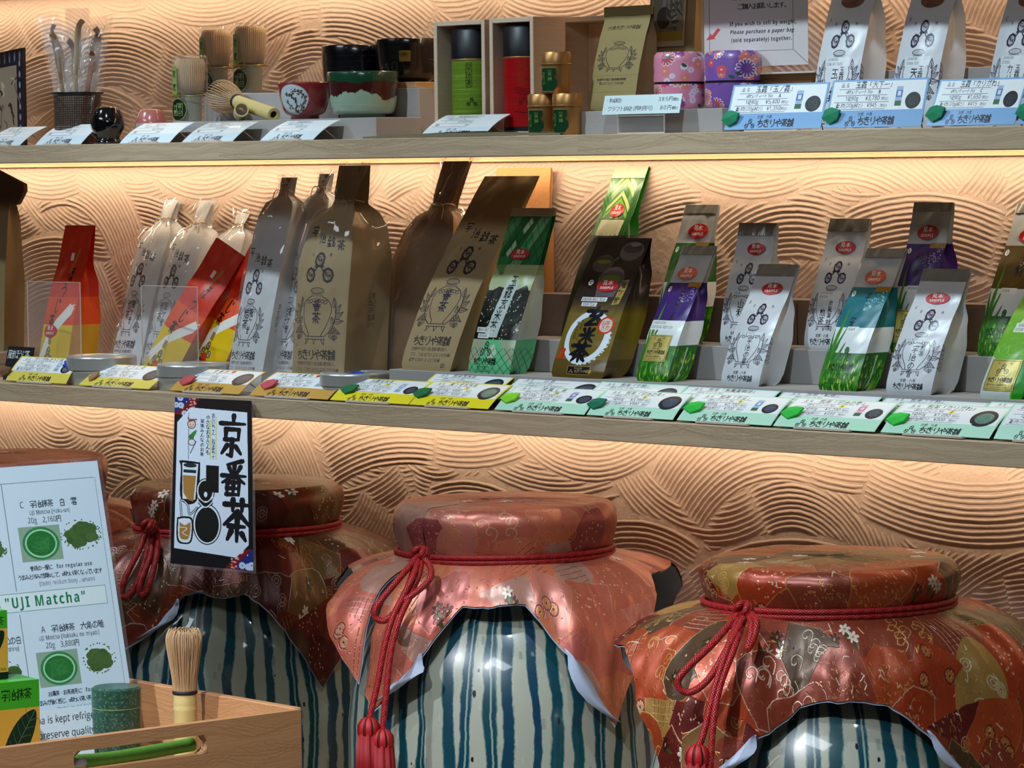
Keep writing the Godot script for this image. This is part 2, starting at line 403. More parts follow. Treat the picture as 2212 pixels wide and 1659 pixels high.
# ---- drawing print: a sheet of paper or film that shapes and lettering are laid on
class Sheet:
	var im: Image
	var w: int
	var h: int
	var font: RID
	var ts
	var fonts = {}
	var glyphs = {}
	var num = {}
	func _init(width, height, c: Color, table):
		w = width
		h = height
		glyphs = table
		im = Image.create(w, h, false, Image.FORMAT_RGBA8)
		im.fill(c)
		ts = TextServerManager.get_primary_interface()
		for i in 36: num["0123456789abcdefghijklmnopqrstuvwxyz"[i]] = i
	func rect(x, y, ww, hh, c):
		im.fill_rect(Rect2i(int(round(x)), int(round(y)), maxi(1, int(round(ww))), maxi(1, int(round(hh)))), c)
	func fill(contours, c):
		var lo = 1e9
		var hi = -1e9
		for p in contours:
			for q in p:
				lo = minf(lo, q.y)
				hi = maxf(hi, q.y)
		for y in range(maxi(0, int(floor(lo))), mini(h - 1, int(ceil(hi))) + 1):
			var yy = y + 0.5
			var xs = []
			for p in contours:
				var n = p.size()
				var a = p[n - 1]
				for i in n:
					var b = p[i]
					if (a.y <= yy) != (b.y <= yy):
						xs.append(a.x + (b.x - a.x) * (yy - a.y) / (b.y - a.y))
					a = b
			xs.sort()
			for k in range(0, xs.size() - 1, 2):
				var x0 = int(round(xs[k]))
				var x1 = int(round(xs[k + 1]))
				if x1 > x0: im.fill_rect(Rect2i(x0, y, x1 - x0, 1), c)
	func poly(p, c):
		fill([p], c)
	func ell(cx, cy, rx, ry, c, turn = 0.0):
		poly(oval(cx, cy, rx, ry, turn), c)
	func oval(cx, cy, rx, ry, turn = 0.0):
		var p = []
		var n = clampi(int(maxf(rx, ry) * 0.8) + 8, 8, 40)
		for i in n:
			var q = Vector2(cos(TAU * i / n) * rx, sin(TAU * i / n) * ry).rotated(turn)
			p.append(q + Vector2(cx, cy))
		return p
	func ring(cx, cy, rx, ry, t, c, turn = 0.0):
		fill([oval(cx, cy, rx, ry, turn), oval(cx, cy, rx - t, ry - t, turn)], c)
	func line(p, t, c, t2 = -1.0):
		var n = p.size()
		for i in n - 1:
			var a = p[i]
			var b = p[i + 1]
			var ta = t if t2 < 0.0 else lerpf(t, t2, float(i) / (n - 1))
			var tb = t if t2 < 0.0 else lerpf(t, t2, float(i + 1) / (n - 1))
			var d = (b - a)
			if d.length() < 0.01: continue
			d = d.normalized()
			var s = Vector2(-d.y, d.x) * 0.5
			if maxf(ta, tb) <= 2.2:
				poly([a + s * ta - d * ta * 0.3, b + s * tb + d * tb * 0.3, b - s * tb + d * tb * 0.3, a - s * ta - d * ta * 0.3], c)
			else:
				var e = d * 0.5
				poly([a + s * ta, b + s * tb, b + (e + s * 0.6) * tb, b + (e - s * 0.6) * tb, b - s * tb, a - s * ta, a - (e + s * 0.6) * ta, a - (e - s * 0.6) * ta], c)
	func frame(x, y, ww, hh, t, c):
		rect(x, y, ww, t, c)
		rect(x, y + hh - t, ww, t, c)
		rect(x, y, t, hh, c)
		rect(x + ww - t, y, t, hh, c)
	func smooth(p, per = 5):
		var out = []
		var n = p.size()
		for i in n - 1:
			var a = p[maxi(i - 1, 0)]
			var b = p[i]
			var c = p[i + 1]
			var d = p[mini(i + 2, n - 1)]
			for k in per:
				var t = float(k) / per
				out.append(0.5 * ((2.0 * b) + (c - a) * t + (2.0 * a - 5.0 * b + 4.0 * c - d) * t * t + (3.0 * b - a - 3.0 * c + d) * t * t * t))
		out.append(p[n - 1])
		return out
	func strokes(ch: String, o: Vector2, s: Vector2) -> Array:
		var out = []
		for t in glyphs[ch].split(" "):
			if t[0] == "@":
				var a = Vector2(num[t[2]], num[t[3]]) / 35.0
				var b = Vector2(num[t[4]], num[t[5]]) / 35.0
				out.append_array(strokes(t[1], o + a * s, (b - a) * s))
				continue
			var p = []
			for i in range(1 if t[0] == "~" else 0, t.length() - 1, 2):
				p.append(o + Vector2(num[t[i]], num[t[i + 1]]) / 35.0 * s)
			if t[0] == "~" and p.size() > 2: p = smooth(p, 4)
			out.append(p)
		return out
	# one brush character in the box at x, y; thick is the stroke's share of the size; brush strokes swell and taper
	func brush(ch, x, y, sx, sy, thick, c, lean = 0.0, taper = 0.0):
		for p in strokes(ch, Vector2(x, y), Vector2(sx, sy)):
			var q = []
			for v in p: q.append(Vector2(v.x - (v.y - y - sy * 0.5) * lean, v.y))
			line(q, thick * sy * (1.0 + taper * 0.35), c, thick * sy * (1.0 - taper * 0.45))
	func has(ch): return glyphs.has(ch)
	func face(name, bold):
		var key = name + str(bold)
		if not fonts.has(key):
			var f = SystemFont.new()
			f.font_names = PackedStringArray([name])
			f.font_weight = 700 if bold else 400
			fonts[key] = f
		return fonts[key].get_rids()[0]
	func latin(ch, x, base, size, c, name, bold, lean = 0.0, narrow = 1.0) -> float:
		var r = face(name, bold)
		var g = ts.font_get_glyph_index(r, 96, ch.unicode_at(0), 0)
		var k = size / 96.0
		var d = ts.font_get_glyph_contours(r, 96, g)
		if d.has("points"):
			var out = []
			var from = 0
			for e in d.contours:
				var p = []
				for i in range(from, e + 1):
					var v = d.points[i]
					p.append(Vector2(x + (v.x * narrow - v.y * lean) * k, base + v.y * k))
				from = e + 1
				if p.size() > 2: out.append(p)
			if out.size(): fill(out, c)
		return ts.font_get_glyph_advance(r, 96, g).x * k * narrow
	# a row of mixed lettering whose capital height sits in a box of the given size, left edge x, top y
	func text(s: String, x, y, size, c, o = {}) -> float:
		var thick = o.get("thick", 0.085)
		var gap = o.get("gap", 0.08)
		var lean = o.get("lean", 0.0)
		for ch in s:
			if ch == "　": x += size
			elif ch == " ": x += size * 0.32
			elif has(ch):
				brush(ch, x, y, size * o.get("wide", 0.92), size, thick, c, lean, o.get("taper", 0.0))
				x += size * (o.get("wide", 0.92) + gap)
			else:
				x += latin(ch, x, y + size * 0.92, size * 1.22, c, o.get("font", "Droid Sans"), o.get("bold", false), lean, o.get("narrow", 0.9)) + size * o.get("track", 0.0)
		return x
	func column(s: String, x, y, size, c, o = {}):
		for ch in s:
			if has(ch): brush(ch, x, y, size * o.get("wide", 0.95), size, o.get("thick", 0.09), c, o.get("lean", 0.0), o.get("taper", 0.5))
			y += size * o.get("step", 1.14)
	# small print too fine to read: short bars in rows
	func fine(x, y, ww, size, c, r: RandomNumberGenerator):
		var e = x + ww
		while x < e:
			var k = r.randi() % 3
			rect(x, y + (size * 0.3 if k == 1 else 0.0), size * 0.7, maxf(1, size * 0.18), c)
			rect(x + size * 0.3, y, maxf(1, size * 0.16), size, c)
			if k != 2: rect(x, y + size * 0.75, size * 0.75, maxf(1, size * 0.16), c)
			x += size * 1.0
	# the shop's crest: three eight-sided lozenges joined by links, each filled with ornament
	func crest(cx, cy, s, c, inner, heavy = 0.16):
		var pts = [Vector2(0, -0.62), Vector2(-0.82, 0.45), Vector2(0.82, 0.45)]
		line([Vector2(cx, cy - 0.5 * s), Vector2(cx - 0.7 * s, cy + 0.4 * s)], s * 0.3, c)
		line([Vector2(cx, cy - 0.5 * s), Vector2(cx + 0.7 * s, cy + 0.4 * s)], s * 0.3, c)
		if s > 12:
			for k in [-1, 1]: rect(cx + k * 0.42 * s - s * 0.09, cy - 0.12 * s, s * 0.18, s * 0.18, inner)
		for i in 3:
			var p = pts[i] * s + Vector2(cx, cy)
			for e in 2:
				var q = []
				var r = s * (0.56 - (heavy if e else 0.0))
				for k in 8:
					var a = TAU * (k + 0.5) / 8.0 + [0.0, 0.35, -0.35][i]
					q.append(p + Vector2(cos(a) * r * 0.88, sin(a) * r))
				poly(q, inner if e else c)
			if s > 12:
				for k in 14:
					var a = k * 2.4
					var v = p + Vector2(cos(a), sin(a)) * s * 0.036 * sqrt(k) * 2.0
					line([v, v + Vector2(cos(a * 1.7), sin(a * 1.7)) * s * 0.2], maxf(1.2, s * 0.045), c)
			elif s > 5:
				ell(p.x, p.y, s * 0.12, s * 0.16, c)
	func logo(x, y, size, c, inner, thick = 0.12) -> float:
		crest(x + size * 0.85, y + size * 0.55, size * 0.62, c, inner)
		return text("ちきりや茶舗", x + size * 2.05, y, size, c, {"thick": thick, "taper": 0.5, "gap": 0.02})
	func leaf(a: Vector2, b: Vector2, wd, c, vein = null):
		var d = b - a
		var s = Vector2(-d.y, d.x).normalized() * wd
		poly(smooth([a, a + d * 0.3 + s, a + d * 0.65 + s * 0.8, b, a + d * 0.65 - s * 0.8, a + d * 0.3 - s, a], 3), c)
		if vein != null: line([a, b], maxf(1.0, wd * 0.12), vein)
	func leaf_line(a: Vector2, b: Vector2, wd, t, c):
		var d = b - a
		var s = Vector2(-d.y, d.x).normalized() * wd
		line(smooth([a, a + d * 0.35 + s, b], 4), t, c)
		line(smooth([a, a + d * 0.35 - s, b], 4), t, c)
		line([a, b], t * 0.7, c)
		for k in 3:
			var m = a + d * (0.25 + 0.2 * k)
			line([m, m + d * 0.12 + s * 0.5], t * 0.6, c)
			line([m, m + d * 0.12 - s * 0.5], t * 0.6, c)
	# drawing of a footed tea jar between camellia branches
	func tea_jar(cx, cy, s, c, back = null):
		var t = maxf(1.3, s * 0.027)
		var side = [Vector2(0.3, -0.75), Vector2(0.62, -0.55), Vector2(0.74, -0.2), Vector2(0.62, 0.25), Vector2(0.36, 0.7), Vector2(0.34, 0.82)]
		var L = []
		var R = []
		for p in side:
			R.append(Vector2(cx + p.x * s, cy + p.y * s))
			L.append(Vector2(cx - p.x * s, cy + p.y * s))
		var r2 = smooth(R)
		var l2 = smooth(L)
		if back != null:
			var all = r2.duplicate()
			l2.reverse()
			all.append_array(l2)
			poly(all, back)
		line(smooth(R), t * 1.3, c)
		line(smooth(L), t * 1.3, c)
		ring(cx, cy - 0.98 * s, s * 0.36, s * 0.13, t * 1.2, c)
		for k in 9: line([Vector2(cx + (k - 4) * 0.08 * s, cy - 1.06 * s + absf(k - 4) * 0.01 * s), Vector2(cx + (k - 3.4) * 0.08 * s, cy - 0.9 * s)], t * 0.7, c)
		for k in 11: line([Vector2(cx + (k - 5) * 0.055 * s, cy - 0.86 * s), Vector2(cx + (k - 5) * 0.058 * s, cy - 0.74 * s)], t * 0.8, c)
		for k in 7: ring(cx + (k - 3) * 0.15 * s, cy - 0.62 * s + 0.03 * s * absf(k - 3), s * 0.09, s * 0.08, t, c)
		rect(cx - 0.5 * s, cy + 0.82 * s, s, t * 1.3, c)
		rect(cx - 0.5 * s, cy + 0.92 * s, s, t * 1.3, c)
		for k in [-0.42, 0.0, 0.42]:
			line(smooth([Vector2(cx + k * s - 0.08 * s, cy + 0.93 * s), Vector2(cx + k * s - 0.02 * s, cy + 1.05 * s), Vector2(cx + k * 1.15 * s, cy + 1.14 * s), Vector2(cx + k * s + 0.06 * s, cy + 1.02 * s), Vector2(cx + k * s + 0.08 * s, cy + 0.93 * s)]), t * 1.2, c)
		for k in [-1, 1]:
			var o = Vector2(cx, cy)
			line(smooth([o + Vector2(k * 0.5, 0.8) * s, o + Vector2(k * 0.85, 0.45) * s, o + Vector2(k * 0.95, -0.1) * s, o + Vector2(k * 0.86, -0.5) * s]), t * 1.3, c)
			for q in [[0.8, 0.5, 1.2, 0.72], [0.9, 0.25, 1.32, 0.2], [0.95, 0.1, 1.28, -0.16], [0.93, -0.1, 1.15, -0.45], [0.88, -0.3, 0.82, -0.72], [0.7, 0.65, 1.0, 0.98], [0.9, 0.35, 0.78, 0.05]]:
				leaf_line(o + Vector2(k * q[0], q[1]) * s, o + Vector2(k * q[2], q[3]) * s, s * 0.1, t, c)
			for q in [[0.86, 0.55, 0.16], [1.0, 0.85, 0.1]]:
				ring(cx + k * q[0] * s, cy + q[1] * s, q[2] * s, q[2] * s, t, c)
				ring(cx + k * q[0] * s, cy + q[1] * s, q[2] * s * 0.5, q[2] * s * 0.55, t, c)
	func speck(n, c1: Color, c2: Color, size, r: RandomNumberGenerator, box = null):
		var b = box if box != null else Rect2(0, 0, w, h)
		for i in n:
			var v = Vector2(b.position.x + r.randf() * b.size.x, b.position.y + r.randf() * b.size.y)
			var q = size * r.randf_range(0.5, 1.4)
			rect(v.x, v.y, q, q, c1.lerp(c2, r.randf()))
	func bloom(cx, cy, r, n, c, mid, t = 0.42):
		for k in n:
			var a = TAU * k / n
			ell(cx + cos(a) * r * 0.6, cy + sin(a) * r * 0.6, r * t, r * t * 0.62, c, a)
		ell(cx, cy, r * 0.22, r * 0.22, mid)

func page(w, h, c) -> Sheet:
	return Sheet.new(w, h, c, GL)

# ---- materials shared by many things
func noise_bump(m: StandardMaterial3D, freq, cm, scale = 1.0, seed_ = 1):
	var key = "nb%s_%d" % [freq, seed_]
	if not tx.has(key):
		var n = FastNoiseLite.new()
		n.seed = seed_
		n.frequency = freq
		n.fractal_octaves = 4
		var t = NoiseTexture2D.new()
		t.width = 256
		t.height = 256
		t.seamless = true
		t.noise = n
		tx[key] = t
	m.heightmap_enabled = true
	m.heightmap_texture = tx[key]
	m.heightmap_scale = cm
	m.uv1_triplanar = true
	m.uv1_scale = Vector3.ONE * scale
	return m
func wood_sheet(w, h, base: Color, dark: Color, lines, seed_) -> Image:
	var s = page(w, h, base)
	var r = RandomNumberGenerator.new()
	r.seed = seed_
	var n = FastNoiseLite.new()
	n.seed = seed_
	n.frequency = 0.0022
	# soft tone bands first, then fine grain, then a few cathedral rings
	for k in 40:
		var y = r.randf() * h
		s.line([Vector2(0, y), Vector2(w, y + r.randf_range(-8, 8))], r.randf_range(2, h * 0.12), base.lerp(dark, r.randf() * 0.16))
	for k in lines:
		var y = r.randf() * h
		var p = []
		for i in 65:
			var x = w * i / 64.0
			p.append(Vector2(x, y + n.get_noise_2d(x, y * 2.2) * h * 0.26))
		s.line(p, r.randf_range(0.9, 2.0), base.lerp(dark, r.randf_range(0.1, 0.45)))
	for k in 5:
		var cx = r.randf() * w
		var cy = r.randf_range(0.2, 0.9) * h
		for q in 6:
			var p = []
			for i in 25:
				var t = (i / 24.0 - 0.5) * 2.0
				p.append(Vector2(cx + t * w * (0.06 + 0.03 * q), cy - (1.0 - t * t) * h * (0.06 + 0.07 * q)))
			s.line(p, r.randf_range(1.0, 2.0), base.lerp(dark, r.randf_range(0.25, 0.6)))
	return s.im
func wooded(base, dark, per_m, seed_, rough = 0.5, lines = 70) -> StandardMaterial3D:
	var m = printed(wood_sheet(1024, 128, base, dark, lines, seed_), rough)
	m.uv1_scale = Vector3(per_m, per_m * 8.0, 1)
	return m

func materials():
	M.plaster = noise_bump(mat(Color(0.78, 0.675, 0.61), 0.85), 0.03, 0.12, 5.0)
	M.shelf = wooded(Color(0.80, 0.71, 0.59), Color(0.56, 0.47, 0.37), 1.1, 3)
	M.shelf.uv1_scale = Vector3(1.1, 11.0, 1)
	M.batten = wooded(Color(0.80, 0.64, 0.46), Color(0.66, 0.48, 0.32), 1.5, 4)
	M.led = lamp(Color(1.0, 0.82, 0.6), 1.6)
	M.lampdisc = lamp(Color(0.93, 0.97, 1.0), 4.0)
	M.white = mat(Color(0.8, 0.79, 0.77), 0.8)
	M.floor = mat(Color(0.36, 0.33, 0.3), 0.5)
	M.card_grey = noise_bump(mat(Color(0.63, 0.61, 0.6), 0.8), 0.05, 0.02, 6.0)
	M.card_warm = noise_bump(mat(Color(0.72, 0.58, 0.45), 0.75), 0.05, 0.02, 6.0)
	M.card_warm2 = noise_bump(mat(Color(0.52, 0.45, 0.42), 0.8), 0.05, 0.02, 6.0)
	M.foil_clear = mat(Color(0.72, 0.66, 0.58), 0.25)
	M.black = mat(Color(0.02, 0.024, 0.04), 0.35)
	M.lacquer = mat(Color(0.012, 0.014, 0.035), 0.12)
	M.acrylic = pane(Color(0.95, 0.97, 0.98), 0.05)
	M.acrylic_edge = mat(Color(0.8, 0.75, 0.72), 0.2)
	M.cello = pane(Color(1, 1, 1), 0.03, 0.07)
	M.cello_scoop = pane(Color(1, 1, 1), 0.16, 0.06)
	M.tin = mat(Color(0.74, 0.74, 0.73), 0.35, 0.55)
	M.gold = mat(Color(0.74, 0.55, 0.34), 0.36, 0.75)
	M.wire = mat(Color(0.75, 0.62, 0.5), 0.3)
	M.seal = mat(Color(0.55, 0.55, 0.54), 0.25, 0.5)
	M.bamboo = mat(Color(0.78, 0.7, 0.46), 0.5)
	M.bamboo_grey = mat(Color(0.55, 0.55, 0.47), 0.45)
	M.bamboo_pale = mat(Color(0.74, 0.60, 0.44), 0.55)
	M.thread = mat(Color(0.1, 0.05, 0.06), 0.7)
	M.kiri = wooded(Color(0.85, 0.76, 0.66), Color(0.74, 0.63, 0.53), 5.0, 21, 0.7, 50)
	M.gold_string = mat(Color(0.7, 0.62, 0.3), 0.3, 0.7)
	M.paper = mat(Color(0.88, 0.9, 0.91), 0.5)

func room():
	structure("floor", block(Vector3(1, -0.05, 3.6), Vector3(13, 0.1, 8.4), 0.0005), M.floor)
	var c = structure("ceiling", block(Vector3(1, 2.95, 3.6), Vector3(13, 0.1, 8.4), 0.0005), M.white)
	structure("wall_left", block(Vector3(-5.45, 1.45, 3.6), Vector3(0.1, 2.9, 8.2), 0.0005), M.white)
	structure("wall_right", block(Vector3(7.45, 1.45, 3.6), Vector3(0.1, 2.9, 8.2), 0.0005), M.white)
	structure("wall_front", block(Vector3(1, 1.45, 7.75), Vector3(12.8, 2.9, 0.1), 0.0005), M.white)
	for k in 5:
		var st = tool()
		lathe(st, [Vector2(0, 2.745), Vector2(0.05, 2.745), Vector2(0.055, 2.75), Vector2(0.055, 2.9)], 20, [1])
		put("lamp_disc", done(st), M.lampdisc, c, Vector3(-2.9 + k * 1.35, 0, 1.36))
		if k < 2: put("lamp_disc", done(st), M.lampdisc, c, Vector3([0.2, 1.7][k], 0, 3.3))
	for p in [Vector3(-1.2, 2.89, 3.0), Vector3(2.2, 2.89, 3.0)]:
		put("lamp_panel", block(Vector3.ZERO, Vector3(1.2, 0.02, 0.6)), M.lampdisc, c, p)
	# the low plinth that the tea jars stand on
	structure("trim_1", block(Vector3(-0.6, 0.1, 0.42), Vector3(6.4, 0.2, 0.8), 0.003), M.shelf)

# plaster combed in overlapping waves: every ridge that shows is a raised line of plaster
func plaster():
	var w = structure("wall_back", block(Vector3(1, 1.45, -0.06), Vector3(12.8, 2.9, 0.12), 0.0005), M.plaster)
	var r = RandomNumberGenerator.new()
	r.seed = 77
	var S = []
	var cells = []
	for j in 15:
		for i in 14:
			cells.append(Vector2(-2.75 + i * 0.32 + (0.11 if j % 2 else 0.0) + r.randf_range(-0.06, 0.06), 0.5 + j * 0.094 + r.randf_range(-0.03, 0.03)))
	for k in range(cells.size() - 1, 0, -1):
		var q = r.randi() % (k + 1)
		var t = cells[k]
		cells[k] = cells[q]
		cells[q] = t
	for p in cells:
		var R = r.randf_range(0.17, 0.5)
		var up = r.randf() < 0.5
		var tilt = r.randf_range(-0.45, 0.45)
		var mid = (PI / 2 if up else -PI / 2) + tilt
		var half = clampf(r.randf_range(0.12, 0.22) / R, 0.3, 0.95)
		var wd = r.randf_range(0.05, 0.078)
		var c1 = p - Vector2(cos(mid), sin(mid)) * R
		var way = 1.0 if r.randf() < 0.5 else -1.0
		if r.randf() < 0.75:
			# the same sweep of the comb swings back the other way
			var a1 = mid + half * way
			var R2 = R * r.randf_range(0.85, 1.3)
			var c2 = c1 + Vector2(cos(a1), sin(a1)) * (R + R2)
			var h2 = clampf(r.randf_range(0.1, 0.2) / R2, 0.3, 0.8)
			var m2 = a1 + PI - h2 * way
			S.append([c2, R2, wd, m2 - h2, m2 + h2, c2 + Vector2(cos(m2), sin(m2)) * R2, R2 * h2 + 0.09])
		S.append([c1, R, wd, mid - half, mid + half, p, R * half + 0.09])
	var V = PackedVector3Array()
	var N = PackedVector3Array()
	var I = PackedInt32Array()
	for k in S.size():
		var s = S[k]
		var later = []
		for q in range(k + 1, S.size()):
			if S[q][5].distance_to(s[5]) < s[6] + S[q][6]: later.append(S[q])
		var pitch = r.randf_range(0.0083, 0.0098)
		var o = -s[2]
		while o <= s[2]:
			var rad = s[1] + o
			o += pitch
			if rad < 0.03: continue
			var n = maxi(4, int((s[4] - s[3]) * rad / 0.0085))
			var run = []
			for i in n + 2:
				var hit = i > n
				var a = s[3] + (s[4] - s[3]) * float(i) / n
				var rr = rad + noise.get_noise_2d(a * 9.0 + k * 7.0, rad * 40.0) * 0.0012
				var d = Vector2(cos(a), sin(a))
				var p = s[0] + d * rr
				if not hit:
					if p.x < -2.75 or p.x > 1.5 or p.y < 0.5 or p.y > 1.86: hit = true
				if not hit:
					for q in later:
						var v = p - q[0]
						var L = v.length()
						if absf(L - q[1]) < q[2] + 0.004:
							var da = wrapf(v.angle() - (q[3] + q[4]) * 0.5, -PI, PI)
							if absf(da) < (q[4] - q[3]) * 0.5:
								hit = true
								break
				if not hit:
					run.append([p, d])
				else:
					if run.size() > 2: ridge(run, V, N, I, r.randf_range(0.0022, 0.0032))
					run = []
	var arr = []
	arr.resize(Mesh.ARRAY_MAX)
	arr[Mesh.ARRAY_VERTEX] = V
	arr[Mesh.ARRAY_NORMAL] = N
	arr[Mesh.ARRAY_INDEX] = I
	var me = ArrayMesh.new()
	me.add_surface_from_arrays(Mesh.PRIMITIVE_TRIANGLES, arr)
	var o2 = put("plaster_ridges", me, M.plaster, w)
	o2.set_meta("kind", "stuff")
func ridge(run, V, N, I, h):
	var base = V.size()
	var n = run.size()
	for i in n:
		var e = minf(minf(i, n - 1 - i) / 2.0, 1.0)
		var hh = h * (0.25 + 0.75 * e)
		var p = run[i][0]
		var d = run[i][1]
		var wd = 0.0034
		V.append(Vector3(p.x - d.x * wd, p.y - d.y * wd, -0.0003))
		V.append(Vector3(p.x - d.x * 0.0006, p.y - d.y * 0.0006, hh))
		V.append(Vector3(p.x + d.x * wd, p.y + d.y * wd, -0.0003))
		N.append(Vector3(-d.x * 0.6, -d.y * 0.6, 0.8))
		N.append(Vector3(0, 0, 1))
		N.append(Vector3(d.x * 0.6, d.y * 0.6, 0.8))
		if i > 0:
			var b = base + i * 3
			for k in 2:
				I.append_array([b - 3 + k, b + k, b + k + 1, b - 3 + k, b + k + 1, b - 2 + k])

func shelves():
	for k in 2:
		var y1 = UP1 if k == 0 else LO1
		var y0 = UP0 if k == 0 else LO0
		var t = thing("wall_shelf", ["upper long wooden shelf with a grey-brown grained front, bowls and tea tins on it", "lower long wooden shelf with a grey-brown grained front, tea bags and price cards on it"][k], "shelf", Vector3(-0.75, y0, 0), 0, "long shelves of the display wall")
		put("board", block(Vector3(0, (y1 - y0) / 2, ZF / 2), Vector3(5.2, y1 - y0, ZF), 0.0012), M.shelf, t)
		put("batten", block(Vector3(0, -0.0043, 0.011), Vector3(5.2, 0.0085, 0.022), 0.0008), M.batten, t)
		put("light_strip", block(Vector3(0, -0.0004, 0.058), Vector3(4.0, 0.0008, 0.012), 0.0001), M.led, t)
	var t3 = structure("trim_2", block(Vector3(-0.75, UP0 + 0.358, ZF / 2), Vector3(5.2, 0.034, ZF), 0.0012), M.shelf)
	put("light_strip", block(Vector3(-0.75, UP0 + 0.3406, 0.058), Vector3(4.0, 0.0008, 0.012), 0.0005), M.led, t3)

# ---- tea bags: a block-bottomed pouch with pleated sides, drawn up to a flat seal
var surf := {}     # bag node -> Callable(u, v) giving a point of its front
func rows_at(rows, v):
	for i in rows.size() - 1:
		if v <= rows[i + 1][0]:
			var t = clampf((v - rows[i][0]) / maxf(rows[i + 1][0] - rows[i][0], 1e-5), 0, 1)
			var s = lerpf(t, t * t * (3.0 - 2.0 * t), 0.6)
			var out = []
			for k in range(1, rows[i].size()): out.append(lerpf(rows[i][k], rows[i + 1][k], s))
			return out
	return rows[rows.size() - 1].slice(1)
const UF := 0.66
func bag(called, label, category, group, xl, xr, z, sy, tpx, tpy, d, material, o = {}) -> Node3D:
	var x0 = xat(xl, sy, z)
	var x1 = xat(xr, sy, z)
	var W = x1 - x0
	var T = onx(tpx, tpy, x0 + W * (1.0 - o.get("wt", 1.0)) * 0.5)
	var H = T.y - sy
	var L = z - T.z
	if o.has("lean"): L = o.lean
	var n = thing(called, label, category, Vector3((x0 + x1) / 2, sy, z - d / 2), o.get("turn", 0.0), group)
	shape_bag(n, W, H, L, d, material, o)
	return n
func shape_bag(n, W, H, L, d, material, o = {}, called = "pouch"):
	var vs = o.get("vs", 0.58)
	var wt = o.get("wt", 1.0)
	var le = o.get("le", 1.12)
	var rows = o.get("rows", [[0.0, 0.93, 0.72 * d, 0], [0.03, 0.98, 0.9 * d, 0], [0.1, 1.0, d, 0], [vs * 0.6, 1.0, d, 0], [vs, 1.0 * lerpf(1.0, wt, 0.3), 0.66 * d, 0], [vs + 0.17, wt, 0.2 * d, 0], [0.92, wt, 0.008, 0], [1.0, wt, 0.003, 0]])
	var sd = float(hash(str(n.name)) % 997)
	var am = o.get("wrinkle", 0.0011)
	var sway = o.get("sway", 0.0)
	var at = func(v):
		var r = rows_at(rows, v)
		return [r[0] * W, r[1], d / 2 - L * pow(v, le) - (d - r[1]) * o.get("set", 0.25), sway * v * v, r[2]]
	var front = func(u, v):
		var a = at.call(v)
		var x = (u - 0.5)
		var bulge = (1.0 - 4.0 * x * x) * a[1] * 0.1
		var wr = noise.get_noise_3d(u * 3.1 + sd, v * 7.0, sd) * am * 2.0 + noise.get_noise_3d(u * 9.0, v * 15.0 + sd, 3.0) * am * 0.7
		var edge = minf(1.0, 6.0 * minf(u, 1.0 - u) + 0.25)
		return Vector3(x * a[0] + a[3] + a[4] * (0.5 - absf(x)) * 0.0, v * H, a[2] + bulge + wr * edge * minf(1.0, v * 8.0))
	var side = func(u, v, s):
		var a = at.call(v)
		var flat = clampf(1.0 - a[1] / d, 0.0, 1.0)
		var ins = d * (0.07 + 0.34 * flat) * (1.0 - absf(2.0 * u - 1.0))
		ins = minf(ins, a[0] * 0.4) + noise.get_noise_3d(u * 4.0 + sd, v * 9.0, 9.0 + s) * am
		if u < 0.02 or u > 0.98: ins = 0.0
		return Vector3(s * (a[0] * 0.5 - ins) + a[3], v * H, a[2] - a[1] * u)
	var st = tool()
	sheet(st, 12, 34, func(u, v): return [front.call(u, v), Vector2(u * UF, 1.0 - v)], 0)
	sheet(st, 6, 34, func(u, v): return [side.call(u, v, 1), Vector2(UF + (1.0 - UF) * u, 1.0 - v)], 1)
	sheet(st, 4, 24, func(u, v):
		var a = at.call(v)
		return [Vector3((0.5 - u) * a[0] + a[3], v * H, a[2] - a[1]), Vector2(UF + (1.0 - UF) * 0.5, 1.0 - v)], 2)
	sheet(st, 6, 34, func(u, v): return [side.call(1.0 - u, v, -1), Vector2(UF + (1.0 - UF) * (1.0 - u), 1.0 - v)], 3)
	var a0 = at.call(0.0)
	st.set_smooth_group(-1)
	var zb = a0[2] - a0[1]
	quad(st, Vector3(-a0[0] / 2, 0, zb), Vector3(a0[0] / 2, 0, zb), Vector3(a0[0] / 2, 0, a0[2]), Vector3(-a0[0] / 2, 0, a0[2]), Vector2(0.9, 0.99), Vector2(0.95, 0.99), Vector2(0.95, 0.98), Vector2(0.9, 0.98))
	var body = put(called, done(st), material, n)
	surf[n] = front
	if o.get("seal", true):
		var ss = tool()
		var hs = o.get("seal_h", 0.014) / H
		sheet(ss, 40, 3, func(u, v): return [front.call(u, 1.0 - hs + hs * v) + Vector3(0, 0.0004 if v > 0.9 else 0.0, 0.0012 + (0.0007 if int(round(u * 40)) % 2 else 0.0)), Vector2(u, v)], 0)
		put("seal", done(ss), o.get("seal_mat", M.seal), n)
	return body
func patch(n, called, u0, u1, v0, v1, material, off = 0.0011, nu = 8, nv = 6):
	var f = surf[n]
	var st = tool()
	sheet(st, nu, nv, func(u, v): return [f.call(lerpf(u0, u1, u), lerpf(v0, v1, v)) + Vector3(0, 0, off), Vector2(u, 1.0 - v)], 0)
	return put(called, done(st), material, n)
